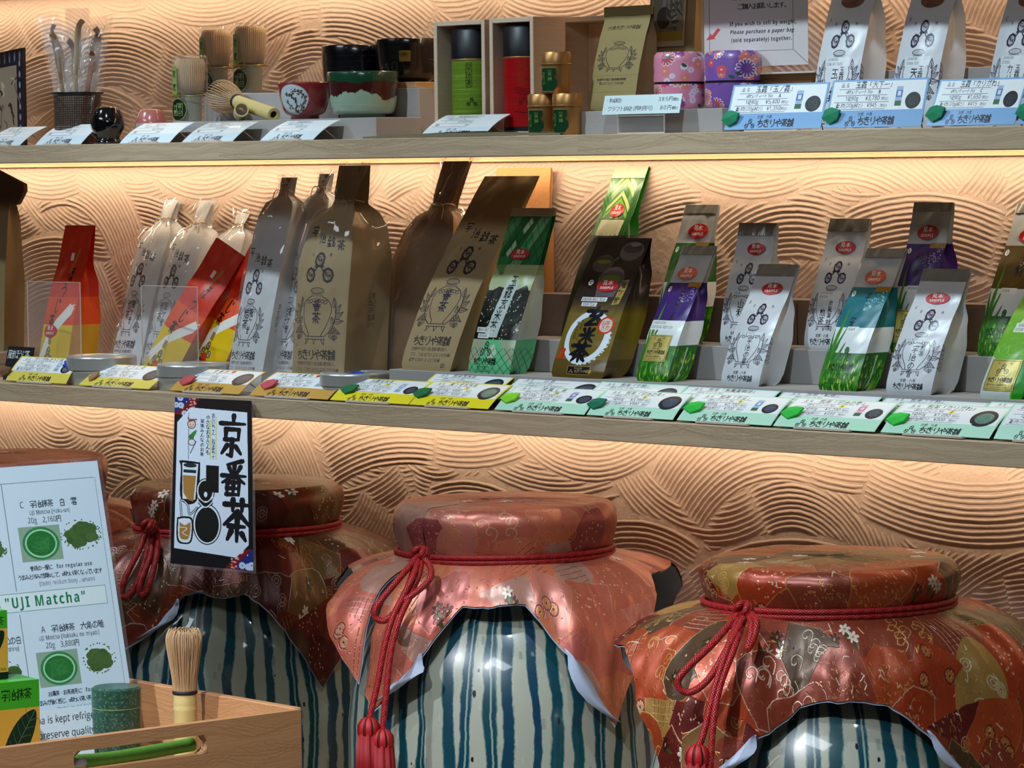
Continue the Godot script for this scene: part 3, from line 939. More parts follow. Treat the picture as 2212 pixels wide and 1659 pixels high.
func sticker(n, cu, cv, ru, rv, material, called = "sample_sticker"):
	var f = surf[n]
	var st = tool()
	st.set_smooth_group(0)
	var P = func(k, r):
		var a = TAU * k / 28.0
		return [f.call(cu + cos(a) * ru * r, cv + sin(a) * rv * r) + Vector3(0, 0, 0.0013), Vector2(0.5 + cos(a) * r * 0.5, 0.5 - sin(a) * r * 0.5)]
	for k in 28:
		for q in 3:
			var a = P.call(k, q / 3.0)
			var b = P.call(k + 1, q / 3.0)
			var c = P.call(k + 1, (q + 1) / 3.0)
			var d = P.call(k, (q + 1) / 3.0)
			if q == 0: tri(st, a[0], c[0], d[0], a[1], c[1], d[1])
			else: quad(st, a[0], d[0], c[0], b[0], a[1], d[1], c[1], b[1])
	return put(called, done(st), material, n)

# ---- print on the bags. The front is the first 256 pixels of 388; the rest is one side pleat
const INK := Color(0.07, 0.06, 0.09)
func rr(seed_) -> RandomNumberGenerator:
	var r = RandomNumberGenerator.new()
	r.seed = seed_
	return r
func numeral(s, x, y, t, disc = true):
	if disc: s.ell(x, y, 13, 13, Color(0.93, 0.94, 0.95))
	s.text(t, x - 4.5 * t.length(), y - 9, 15, INK, {"bold": true, "track": -0.1})
func print_silver(num, names, latin) -> Image:
	var bg = Color(0.80, 0.81, 0.83)
	var s = page(388, 640, bg)
	s.crest(132, 266, 52, Color(0.10, 0.07, 0.17), Color(0.72, 0.72, 0.78), 0.19)
	s.text("宇", 66, 214, 13, INK, {"thick": 0.12})
	s.text("治", 186, 214, 13, INK, {"thick": 0.12})
	s.tea_jar(128, 432, 98, Color(0.13, 0.12, 0.2), Color(0.84, 0.86, 0.88))
	if latin.size():
		s.rect(58, 352, 140, 19 * latin.size(), Color(0.87, 0.89, 0.9))
		for i in latin.size(): s.text(latin[i], 64, 354 + i * 18, 13, Color(0.25, 0.27, 0.3), {"font": "Droid Serif", "narrow": 0.86 * minf(1.0, 11.0 / latin[i].length())})
	for c in names: s.column(c[0], c[1], c[2], c[3], INK, {"thick": 0.105})
	s.text("京都・六角", 84, 560, 17, INK, {"thick": 0.09})
	s.text("ちきりや茶舗", 44, 584, 30, INK, {"thick": 0.13, "taper": 0.5, "gap": 0.0})
	if num != "": s.text(num, 26, 192, 19, INK, {"font": "Droid Serif"})
	for k in 6: s.leaf_line(Vector2(275 + k * 3, 420 + k * 20), Vector2(256, 380 + k * 24), 9, 2, Color(0.3, 0.3, 0.4))
	return s.im
func grass(s, y0, y1, r, x0 = 0, x1 = 388):
	for k in 420:
		var y = y0 + (y1 - y0) * pow(k / 420.0, 0.9) + 26
		var x = r.randf_range(x0 - 4, x1 + 4)
		var c = Color(0.10, 0.36, 0.10).lerp(Color(0.45, 0.72, 0.13), pow(r.randf(), 1.3))
		if r.randf() < 0.1: c = Color(0.7, 0.8, 0.3)
		s.leaf(Vector2(x, y + 6), Vector2(x + r.randf_range(-9, 9), y - r.randf_range(16, 34)), r.randf_range(3, 5.5), c)
func print_field(band: Color, num, names, latin, printed_logo, seed_) -> Image:
	var s = page(388, 640, Color(0.70, 0.71, 0.73))
	var r = rr(seed_)
	s.rect(0, 176, 388, 180, band)
	s.rect(160, 172, 110, 22, Color(0.62, 0.45, 0.14))
	s.rect(0, 356, 388, 140, Color(0.86, 0.88, 0.89))
	for k in 60:
		var a = Vector2(140 + r.randf() * 100, 268 - r.randf() * 60)
		s.rect(a.x, a.y - (a.x - 180) * 0.35, 7, 3, band.lerp(Color.WHITE, 0.6))
	s.rect(0, 470, 388, 170, Color(0.13, 0.4, 0.1))
	grass(s, 470, 640, r)
	var g = Color(0.12, 0.42, 0.14)
	for q in [[30, 560, 54, 262, 13], [34, 540, 4, 360, 9], [36, 520, 92, 350, 9], [34, 600, 118, 420, 12], [20, 580, 0, 430, 9]]:
		s.leaf(Vector2(q[0], q[1]), Vector2(q[2], q[3]), q[4], g.lerp(Color(0.5, 0.7, 0.2), 0.35 if q[4] == 13 else r.randf() * 0.3), Color(0.3, 0.55, 0.2))
	for c in names: s.column(c[0], c[1], c[2], c[3], Color(0.05, 0.04, 0.1), {"thick": 0.11})
	if latin.size():
		var wide = 0
		for t in latin: wide = maxi(wide, t.length())
		var ww = mini(250, wide * 12 + 14)
		s.rect(128 - ww / 2.0, 352, ww, 21 * latin.size() + 3, Color(0.9, 0.92, 0.92))
		for i in latin.size(): s.text(latin[i], 128 - ww / 2.0 + 6, 356 + i * 20, 14, Color(0.22, 0.25, 0.3), {"font": "Droid Serif", "narrow": 0.8})
	if printed_logo:
		s.crest(140, 476, 30, Color(0.03, 0.14, 0.06), Color(0.25, 0.5, 0.25), 0.14)
		s.text("ちきりや茶舗", 46, 520, 29, Color(0.02, 0.12, 0.05), {"thick": 0.14, "taper": 0.5, "gap": 0.0})
		s.fine(50, 560, 160, 7, Color(0.02, 0.12, 0.05), r)
		s.frame(66, 584, 92, 24, 2, Color(0.05, 0.2, 0.08))
		s.text("NET 100g", 74, 588, 14, Color(0.05, 0.2, 0.08), {"narrow": 0.8})
	numeral(s, 30, 206, num)
	s.rect(332, 480, 6, 160, Color(0.8, 0.82, 0.82))
	return s.im
func print_paper(bg: Color, mid, white_bag, seed_) -> Image:
	var s = page(388, 768, bg)
	var r = rr(seed_)
	s.speck(900, bg.lightened(0.06), bg.darkened(0.08), 2.0, r)
	for i in 4: s.brush("宇治銘茶"[i], 44 + i * 47 + (8 if i else 0), 196 + i * 13 - (10 if i == 0 else 0), 34, 36, 0.12, INK, -0.1, 0.6)
	s.text("登", 74, 282, 11, INK)
	s.text("標", 166, 282, 11, INK)
	s.crest(124, 338, 52, Color(0.12, 0.08, 0.1), bg.darkened(0.06), 0.19)
	s.tea_jar(122, 508, 92, Color(0.16, 0.12, 0.12))
	for i in mid.size(): s.column(mid[i], 104 + (mid.size() - 1) * 20 - i * 40, 452, 40 if mid[i].length() < 3 else 32, Color(0.06, 0.05, 0.13), {"thick": 0.12})
	s.text("ちきりや茶舗", 34, 634, 34, Color(0.1, 0.06, 0.08), {"thick": 0.12, "taper": 0.5, "gap": -0.02})
	s.text("京都市中京区六角通東洞院東入", 38, 676, 14, Color(0.2, 0.15, 0.15), {"gap": -0.02, "thick": 0.08})
	s.text("TEL・FAX (075) 221－5948番".replace("－", "-"), 38, 698, 14, Color(0.2, 0.15, 0.15), {"font": "Droid Serif"})
	s.text("振替 01060- 0 -21780番", 38, 719, 14, Color(0.2, 0.15, 0.15), {"font": "Droid Serif"})
	if not white_bag:
		s.frame(206, 738, 16, 16, 2, INK)
		s.line([Vector2(211, 751), Vector2(214, 743), Vector2(218, 747)], 2, INK)
	for k in 5: s.text("謹製茶舗六"[k], 330, 430 + k * 26, 20, bg.darkened(0.45))
	return s.im
func print_roast(seed_) -> Image:
	var s = page(388, 640, Color(0.76, 0.16, 0.04))
	var r = rr(seed_)
	for k in 30:
		var y = r.randf() * 360
		s.rect(r.randf() * 380, y, 30, 40, Color(0.76, 0.16, 0.04).lerp(Color(0.82, 0.22, 0.05), r.randf() * 0.5))
	s.rect(0, 300, 388, 120, Color(0.85, 0.28, 0.06))
	s.rect(0, 416, 388, 224, Color(0.87, 0.72, 0.05))
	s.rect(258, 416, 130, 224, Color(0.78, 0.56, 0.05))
	# white brush sweep
	for k in 26:
		var t = k / 25.0
		var x = lerpf(-10, 60, t)
		s.line(s.smooth([Vector2(x, 560 - t * 60 + r.randf() * 30), Vector2(90 + t * 20, 440 - t * 26 + r.randf() * 14), Vector2(200 + r.randf() * 50, 350 - t * 20)]), r.randf_range(4, 9), Color(0.9, 0.88, 0.84))
	s.poly([Vector2(14, 545), Vector2(66, 452), Vector2(200, 366), Vector2(246, 340), Vector2(236, 372), Vector2(120, 462), Vector2(30, 588)], Color(0.9, 0.89, 0.86))
	for i in 4: s.brush("ほうじ茶"[i], 138 - i * 24, 176 + i * 66, 44, 56, 0.12, Color(0.10, 0.02, 0.02), 0.12, 0.7)
	s.rect(112, 116, 26, 32, Color(0.9, 0.82, 0.78))
	s.poly([Vector2(168, 98), Vector2(186, 96), Vector2(150, 200), Vector2(136, 200)], Color(0.66, 0.42, 0.1))
	s.rect(84, 462, 26, 36, Color(0.6, 0.52, 0.26))
	s.poly([Vector2(74, 560), Vector2(112, 560), Vector2(124, 606), Vector2(62, 606)], Color(0.85, 0.28, 0.12))
	s.crest(96, 546, 32, Color(0.13, 0.13, 0.12), Color(0.75, 0.72, 0.6), 0.14)
	s.text("ちきりや茶舗", 30, 590, 29, Color(0.12, 0.1, 0.04), {"thick": 0.14, "taper": 0.5, "gap": -0.04})
	s.fine(34, 622, 150, 6, Color(0.25, 0.2, 0.05), r)
	return s.im
func print_lattice() -> Image:
	var s = page(388, 640, Color(0.72, 0.76, 0.6))
	var r = rr(14)
	var g = Color(0.05, 0.4, 0.2)
	s.rect(0, 30, 388, 190, Color(0.14, 0.42, 0.22))
	for k in 5: s.poly([Vector2(k * 84 - 60, 30), Vector2(k * 84, 30), Vector2(k * 84 - 110, 220), Vector2(k * 84 - 170, 220)], [Color(0.13, 0.5, 0.26), Color(0.3, 0.6, 0.36), Color(0.1, 0.4, 0.2), Color(0.42, 0.66, 0.45), Color(0.16, 0.46, 0.26)][k])
	for q in [[120, 60, 1], [60, 150, 1], [150, 120, 0]]: s.poly([Vector2(q[0] - 20, q[1] + 26), Vector2(q[0] + 16, q[1] - 26), Vector2(q[0] + 30, q[1] - 4), Vector2(q[0] - 4, q[1] + 44)], Color(0.75, 0.83, 0.72) if q[2] else Color(0.2, 0.6, 0.35))
	for k in 12:
		s.line([Vector2(k * 46 - 150, 220), Vector2(k * 46, 30)], 2, Color(0.02, 0.22, 0.1))
		s.line([Vector2(k * 46 - 120, 30), Vector2(k * 46 + 20, 220)], 2, Color(0.02, 0.22, 0.1))
	s.poly([Vector2(0, 190), Vector2(70, 190), Vector2(60, 260), Vector2(44, 262), Vector2(0, 225)], Color(0.16, 0.5, 0.27))
	for k in 60: s.rect(0, 222 + k * 2, 388, 1, Color(0.6, 0.68, 0.42).lerp(Color(0.77, 0.8, 0.66), k / 60.0))
	# the tea in the clear window, with puffed rice
	s.rect(0, 320, 388, 200, Color(0.05, 0.07, 0.05))
	s.poly([Vector2(0, 300), Vector2(10, 330), Vector2(70, 305), Vector2(180, 318), Vector2(230, 296), Vector2(256, 330), Vector2(0, 350)], Color(0.05, 0.07, 0.05))
	for k in 700:
		var a = Vector2(r.randf() * 256, 315 + r.randf() * 200)
		s.line([a, a + Vector2(r.randf_range(-8, 8), r.randf_range(-7, 7))], 2.0, Color(0.04, 0.06, 0.04).lerp(Color(0.2, 0.26, 0.16), r.randf()))
	for k in 70: s.ell(r.randf() * 256, 330 + r.randf() * 190, r.randf_range(2, 4.5), r.randf_range(2, 3.5), Color(0.8, 0.78, 0.66))
	s.rect(258, 260, 130, 260, Color(0.74, 0.76, 0.72))
	s.poly([Vector2(108, 280), Vector2(180, 280), Vector2(150, 500), Vector2(70, 500)], Color(0.74, 0.79, 0.77))
	for i in 5: s.brush("玉露玄米茶"[i], 128 - i * 9, 262 + i * 44, 38, 40, 0.1, Color(0.05, 0.06, 0.06), 0.08, 0.6)
	s.rect(10, 462, 110, 20, Color(0.88, 0.9, 0.88))
	s.text("BROWN RICE TEA", 14, 465, 13, INK, {"font": "Droid Serif", "narrow": 0.75})
	s.rect(24, 486, 76, 18, Color(0.88, 0.9, 0.88))
	s.text("GYOKURO", 28, 488, 12, INK, {"font": "Droid Serif", "narrow": 0.85})
	s.rect(0, 508, 388, 132, Color(0.40, 0.74, 0.53))
	s.poly([Vector2(0, 508), Vector2(90, 508), Vector2(60, 590), Vector2(0, 600)], Color(0.63, 0.66, 0.55))
	s.poly([Vector2(170, 508), Vector2(256, 508), Vector2(256, 600), Vector2(214, 576)], Color(0.6, 0.66, 0.55))
	s.poly([Vector2(100, 560), Vector2(140, 520), Vector2(170, 560), Vector2(130, 600)], Color(0.7, 0.8, 0.7))
	for k in 10:
		s.line([Vector2(k * 44 - 90, 640), Vector2(k * 44 + 20, 540)], 2, Color(0.05, 0.3, 0.16))
		s.line([Vector2(k * 44 - 60, 540), Vector2(k * 44 + 50, 640)], 2, Color(0.05, 0.3, 0.16))
	s.crest(100, 546, 26, Color(0.05, 0.12, 0.08), Color(0.5, 0.68, 0.55), 0.14)
	s.text("ちきりや茶舗", 34, 580, 25, Color(0.04, 0.1, 0.06), {"thick": 0.14, "taper": 0.5, "gap": -0.02})
	s.frame(60, 612, 74, 20, 2, Color(0.05, 0.25, 0.12))
	s.text("NET 200g", 66, 615, 12, Color(0.05, 0.25, 0.12), {"narrow": 0.8})
	s.text("14", 44, 246, 15, INK, {"font": "Droid Serif"})
	return s.im
func print_genmai() -> Image:
	var s = page(388, 640, Color(0.17, 0.13, 0.12))
	var r = rr(12)
	s.ell(80, 130, 90, 110, Color(0.13, 0.09, 0.09))
	# gold foot, blended in steps
	for k in 12: s.rect(0, 270 + k * 7, 388, 8, Color(0.17, 0.13, 0.12).lerp(Color(0.46, 0.38, 0.12), k / 11.0))
	s.rect(0, 350, 388, 290, Color(0.46, 0.38, 0.12))
	s.rect(0, 556, 388, 84, Color(0.38, 0.30, 0.12))
	# cups and pot
	s.ell(190, 60, 54, 44, Color(0.35, 0.33, 0.34)); s.ell(190, 48, 44, 20, Color(0.24, 0.21, 0.22)); s.ell(196, 30, 24, 9, Color(0.45, 0.44, 0.44))
	s.line([Vector2(140, 90), Vector2(120, 110)], 7, Color(0.4, 0.38, 0.38))
	s.ell(80, 118, 50, 40, Color(0.27, 0.24, 0.25)); s.ell(80, 104, 46, 17, Color(0.22, 0.22, 0.14)); s.ell(80, 110, 34, 9, Color(0.36, 0.42, 0.16))
	s.ell(150, 190, 60, 58, Color(0.38, 0.34, 0.37)); s.poly([Vector2(90, 190), Vector2(210, 190), Vector2(190, 270), Vector2(108, 270)], Color(0.36, 0.32, 0.35))
	s.ell(150, 178, 58, 28, Color(0.3, 0.27, 0.27)); s.ell(150, 188, 46, 19, Color(0.36, 0.42, 0.12))
	s.poly([Vector2(206, 196), Vector2(236, 188), Vector2(228, 300), Vector2(196, 306)], Color(0.66, 0.55, 0.27))
	for i in 3: s.brush("雁ヶ音"[i], 204 - i * 3, 200 + i * 34, 26, 28, 0.1, INK, 0.05, 0.5)
	s.rect(44, 272, 124, 19, Color(0.86, 0.87, 0.88)); s.text("BROWN RICE TEA", 48, 275, 13, INK, {"font": "Droid Serif", "narrow": 0.8})
	s.rect(52, 296, 80, 18, Color(0.86, 0.87, 0.88)); s.text("STEM TEA", 58, 298, 13, INK, {"font": "Droid Serif", "narrow": 0.8})
	s.ring(132, 455, 104, 122, 25, Color(0.87, 0.91, 0.95), 0.1)
	for k in 60:
		var a = r.randf() * TAU
		s.rect(132 + cos(a) * 102, 455 + sin(a) * 120, 8, 5, Color(0.87, 0.91, 0.95))
	s.brush("玄", 104, 318, 82, 84, 0.2, Color(0.03, 0.05, 0.09), 0.05, 0.6)
	s.brush("米", 104, 414, 62, 64, 0.21, Color(0.03, 0.05, 0.09), 0.0, 0.6)
	s.brush("茶", 80, 484, 84, 82, 0.2, Color(0.03, 0.05, 0.09), 0.0, 0.6)
	s.column("玄米香ふばし風味", 84, 374, 13, INK, {"step": 1.25})
	s.column("無茶のお店", 66, 384, 13, INK, {"step": 1.25})
	s.ring(204, 398, 36, 40, 8, Color(0.83, 0.2, 0.08)); s.ell(204, 398, 27, 31, Color(0.85, 0.8, 0.75))
	s.text("お茶", 184, 378, 19, Color(0.85, 0.16, 0.05), {"gap": 0}); s.text("さか", 186, 400, 19, Color(0.85, 0.16, 0.05), {"gap": 0})
	s.rect(14, 508, 34, 48, Color(0.75, 0.15, 0.06)); s.column("謹製", 18, 512, 20, Color(0.5, 0.42, 0.14), {"step": 1.1})
	s.rect(84, 584, 110, 40, Color(0.62, 0.53, 0.25)); s.rect(87, 587, 104, 34, Color(0.05, 0.05, 0.14))
	s.text("宇治銘茶", 116, 590, 10, Color(0.72, 0.62, 0.3)); s.logo(92, 602, 14, Color(0.75, 0.65, 0.33), Color(0.05, 0.05, 0.14))
	numeral(s, 60, 206, "12")
	return s.im
func print_chevron() -> Image:
	var s = page(388, 640, Color(0.1, 0.35, 0.08))
	var r = rr(13)
	for k in 14:
		var y = k * 26 - 40
		var c = [Color(0.45, 0.66, 0.2), Color(0.16, 0.42, 0.1), Color(0.7, 0.76, 0.45)][k % 3]
		s.poly([Vector2(40, y + 60), Vector2(128, y), Vector2(216, y + 60), Vector2(216, y + 80), Vector2(128, y + 18), Vector2(40, y + 80)], c)
		s.line([Vector2(0, y + 20), Vector2(40, y + 60)], 6, Color(0.2, 0.5, 0.12))
		s.line([Vector2(256, y + 20), Vector2(216, y + 60)], 6, Color(0.06, 0.26, 0.05))
	s.rect(40, 196, 176, 60, Color(0.75, 0.74, 0.62))
	for k in 10: s.fine(44, 202 + k * 5, 150, 3.5, Color(0.55, 0.58, 0.46), r)
	s.rect(0, 192, 388, 6, Color(0.1, 0.34, 0.08))
	s.rect(0, 256, 388, 384, Color(0.05, 0.1, 0.05))
	for k in 900:
		var a = Vector2(r.randf() * 388, 250 + r.randf() * 390)
		s.line([a, a + Vector2(r.randf_range(-9, 9), r.randf_range(-9, 9))], 2.2, Color(0.02, 0.06, 0.02).lerp(Color(0.16, 0.32, 0.12), r.randf()))
	s.text("13", 52, 178, 17, INK, {"font": "Droid Serif"})
	return s.im
func print_stem() -> Image:
	var s = page(388, 640, Color(0.42, 0.68, 0.2))
	var r = rr(2)
	for k in 260:
		var a = Vector2(r.randf() * 388, r.randf() * 520)
		s.line(s.smooth([a, a + Vector2(r.randf_range(-24, 24), r.randf_range(-20, 20)), a + Vector2(r.randf_range(-40, 40), r.randf_range(-40, 40))], 3), r.randf_range(1, 5), Color(0.36, 0.62, 0.14).lerp(Color(0.62, 0.8, 0.42), r.randf()))
	s.poly([Vector2(256, 330), Vector2(310, 300), Vector2(388, 400), Vector2(388, 640), Vector2(200, 640), Vector2(186, 520)], Color(0.13, 0.55, 0.07))
	s.poly([Vector2(310, 330), Vector2(388, 420), Vector2(388, 640), Vector2(330, 640)], Color(0.04, 0.22, 0.06))
	s.poly([Vector2(0, 440), Vector2(60, 470), Vector2(190, 470), Vector2(190, 640), Vector2(0, 640)], Color(0.76, 0.79, 0.77))
	s.poly([Vector2(120, 200), Vector2(60, 310), Vector2(196, 318)], Color(0.78, 0.84, 0.8))
	s.rect(58, 282, 140, 44, Color(0.84, 0.9, 0.88))
	s.text("KARIGANE", 72, 285, 15, INK, {"font": "Droid Serif", "narrow": 0.9}); s.text("(STEM TEA)", 66, 305, 15, INK, {"font": "Droid Serif", "narrow": 0.9})
	numeral(s, 170, 60, "2")
	return s.im
func sample_print(c: Color) -> Image:
	var s = page(160, 96, c)
	s.text("見本", 42, 10, 34, Color(0.93, 0.9, 0.88), {"thick": 0.12, "gap": 0.22})
	s.text("SAMPLE", 29, 54, 22, Color(0.93, 0.9, 0.88), {"bold": true, "narrow": 0.98})
	return s.im
func gold_print() -> Image:
	var s = page(224, 224, Color(0.74, 0.67, 0.36))
	var k = Color(0.13, 0.1, 0.04)
	s.frame(8, 8, 208, 208, 3, k)
	s.crest(112, 70, 34, k, Color(0.74, 0.67, 0.36), 0.15)
	s.text("商", 60, 22, 12, k); s.text("標", 150, 22, 12, k)
	s.text("京都・六角", 68, 108, 15, k)
	s.text("ちきりや茶舗", 20, 130, 34, k, {"thick": 0.14, "taper": 0.5, "gap": -0.05})
	s.text("京都市中京区六角通東洞院東", 20, 176, 13, k, {"gap": 0.0})
	s.text("TEL・FAX 075-221-5948番", 20, 194, 13, k)
	return s.im

const FRONT := deg_to_rad(45.5)   # the bearing from which the shop's aisle looks on round things
func cyl_patch(n, called, r, a0, a1, y0, y1, m, off = 0.0006, outline = 0):
	var st = tool()
	sheet(st, 12, 8, func(u, v):
		var yy = lerpf(y0, y1, v)
		var w = 1.0
		if outline == 1: w = sqrt(maxf(0.0, 1.0 - pow(2.0 * v - 1.0, 2.0))) * 0.98 + 0.02
		if outline == 2: w = [0.55, 0.72, 0.95, 1.0, 0.86, 0.62, 0.8, 0.8, 0.78][int(round(v * 8))]
		var a = lerpf(a0, a1, 0.5 + (u - 0.5) * w)
		return [Vector3(sin(a) * (r + off), yy, cos(a) * (r + off)), Vector2(0.5 + (u - 0.5) * w, 1.0 - v)], 0)
	return put(called, done(st), m, n)
func bowl(called_label, cx, cy, half, top, base_y, z, printm, foot = 0.5, curve = 0.75):
	var c = Vector3(xat(cx, base_y, z), base_y, z)
	var s = scale_at(c)
	var r = half / s
	var h = onz(cx, top, z).y - base_y
	var t = thing("tea_bowl", called_label, "bowl", c, 0, "tea bowls on the upper shelf")
	var prof = [Vector2(0, 0.006), Vector2(r * foot * 0.8, 0.006), Vector2(r * foot * 0.82, 0.0), Vector2(r * foot, 0.0), Vector2(r * foot, 0.007)]
	for k in 12:
		var q = (k + 1) / 12.0
		prof.append(Vector2(r * lerpf(foot * 1.05, 1.0, pow(q, 0.45) if curve < 1.0 else q), 0.007 + (h - 0.009) * pow(q, 1.0 / curve)))
	prof.append(Vector2(r * 0.985, h))
	prof.append(Vector2(r * 0.95, h - 0.002))
	for k in 8:
		var q = 1.0 - (k + 1) / 8.0
		prof.append(Vector2(maxf(0.0, r * 0.94 * (pow(q, 0.45) if q > 0.0 else 0.0)), 0.012 + (h - 0.014) * q))
	var st = tool()
	var hh = h
	lathe(st, prof, 64, [4, 17])
	var arr = st.commit_to_arrays()
	# v follows the height of the wall instead of its length
	for i in arr[Mesh.ARRAY_VERTEX].size(): arr[Mesh.ARRAY_TEX_UV][i].y = 1.0 - arr[Mesh.ARRAY_VERTEX][i].y / hh
	var s2 = tool()
	s2.create_from_arrays(arr)
	s2.generate_normals()
	put("bowl_body", s2.commit(), printm, t)
	return t
func glaze(im, coat = 0.7) -> StandardMaterial3D:
	var m = printed(im, 0.22)
	m.clearcoat_enabled = true
	m.clearcoat = coat
	m.clearcoat_roughness = 0.05
	return m
func wavy(s, y, amp, c, seed_, h2 = 0):
	var n = FastNoiseLite.new()
	n.seed = seed_
	n.frequency = 0.011
	for x in s.w:
		var yy = y + n.get_noise_1d(x) * amp + n.get_noise_1d(x * 4.0) * amp * 0.25
		s.im.fill_rect(Rect2i(x, int(yy), 1, s.h if h2 == 0 else h2), c)
func flower_tin(base: Color, cols, seed_) -> Image:
	var s = page(512, 256, base)
	var r = rr(seed_)
	for k in 50: s.bloom(r.randf() * 512, r.randf() * 256, r.randf_range(9, 15), 8, Color(0.86, 0.8, 0.86), base)
	for k in 46: s.bloom(r.randf() * 512, r.randf() * 256, r.randf_range(12, 22), 9, cols[r.randi() % cols.size()], Color(0.9, 0.72, 0.66))
	for k in 11:
		var c = Vector2(k * 47 + r.randf() * 20, 30 + r.randf() * 200)
		var q = r.randf_range(24, 38)
		for p in 14:
			var d = Vector2(cos(TAU * p / 14.0), sin(TAU * p / 14.0))
			s.line([c + d * 6, c + d * q], q * 0.34, Color(0.92, 0.86, 0.9))
		for p in 14:
			var d = Vector2(cos(TAU * p / 14.0), sin(TAU * p / 14.0))
			s.line([c + d * 8, c + d * (q - 2)], q * 0.24, cols[k % cols.size()].darkened(0.15))
		s.ell(c.x, c.y, q * 0.2, q * 0.2, Color(0.42, 0.18, 0.5))
	for k in 9: s.leaf(Vector2(r.randf() * 512, r.randf() * 256), Vector2(r.randf() * 20 + k * 55, r.randf() * 256), 3, Color(0.1, 0.26, 0.16)) if k < 0 else s.ell(r.randf() * 512, r.randf() * 256, 10, 6, Color(0.12, 0.27, 0.18), 0.6)
	return s.im

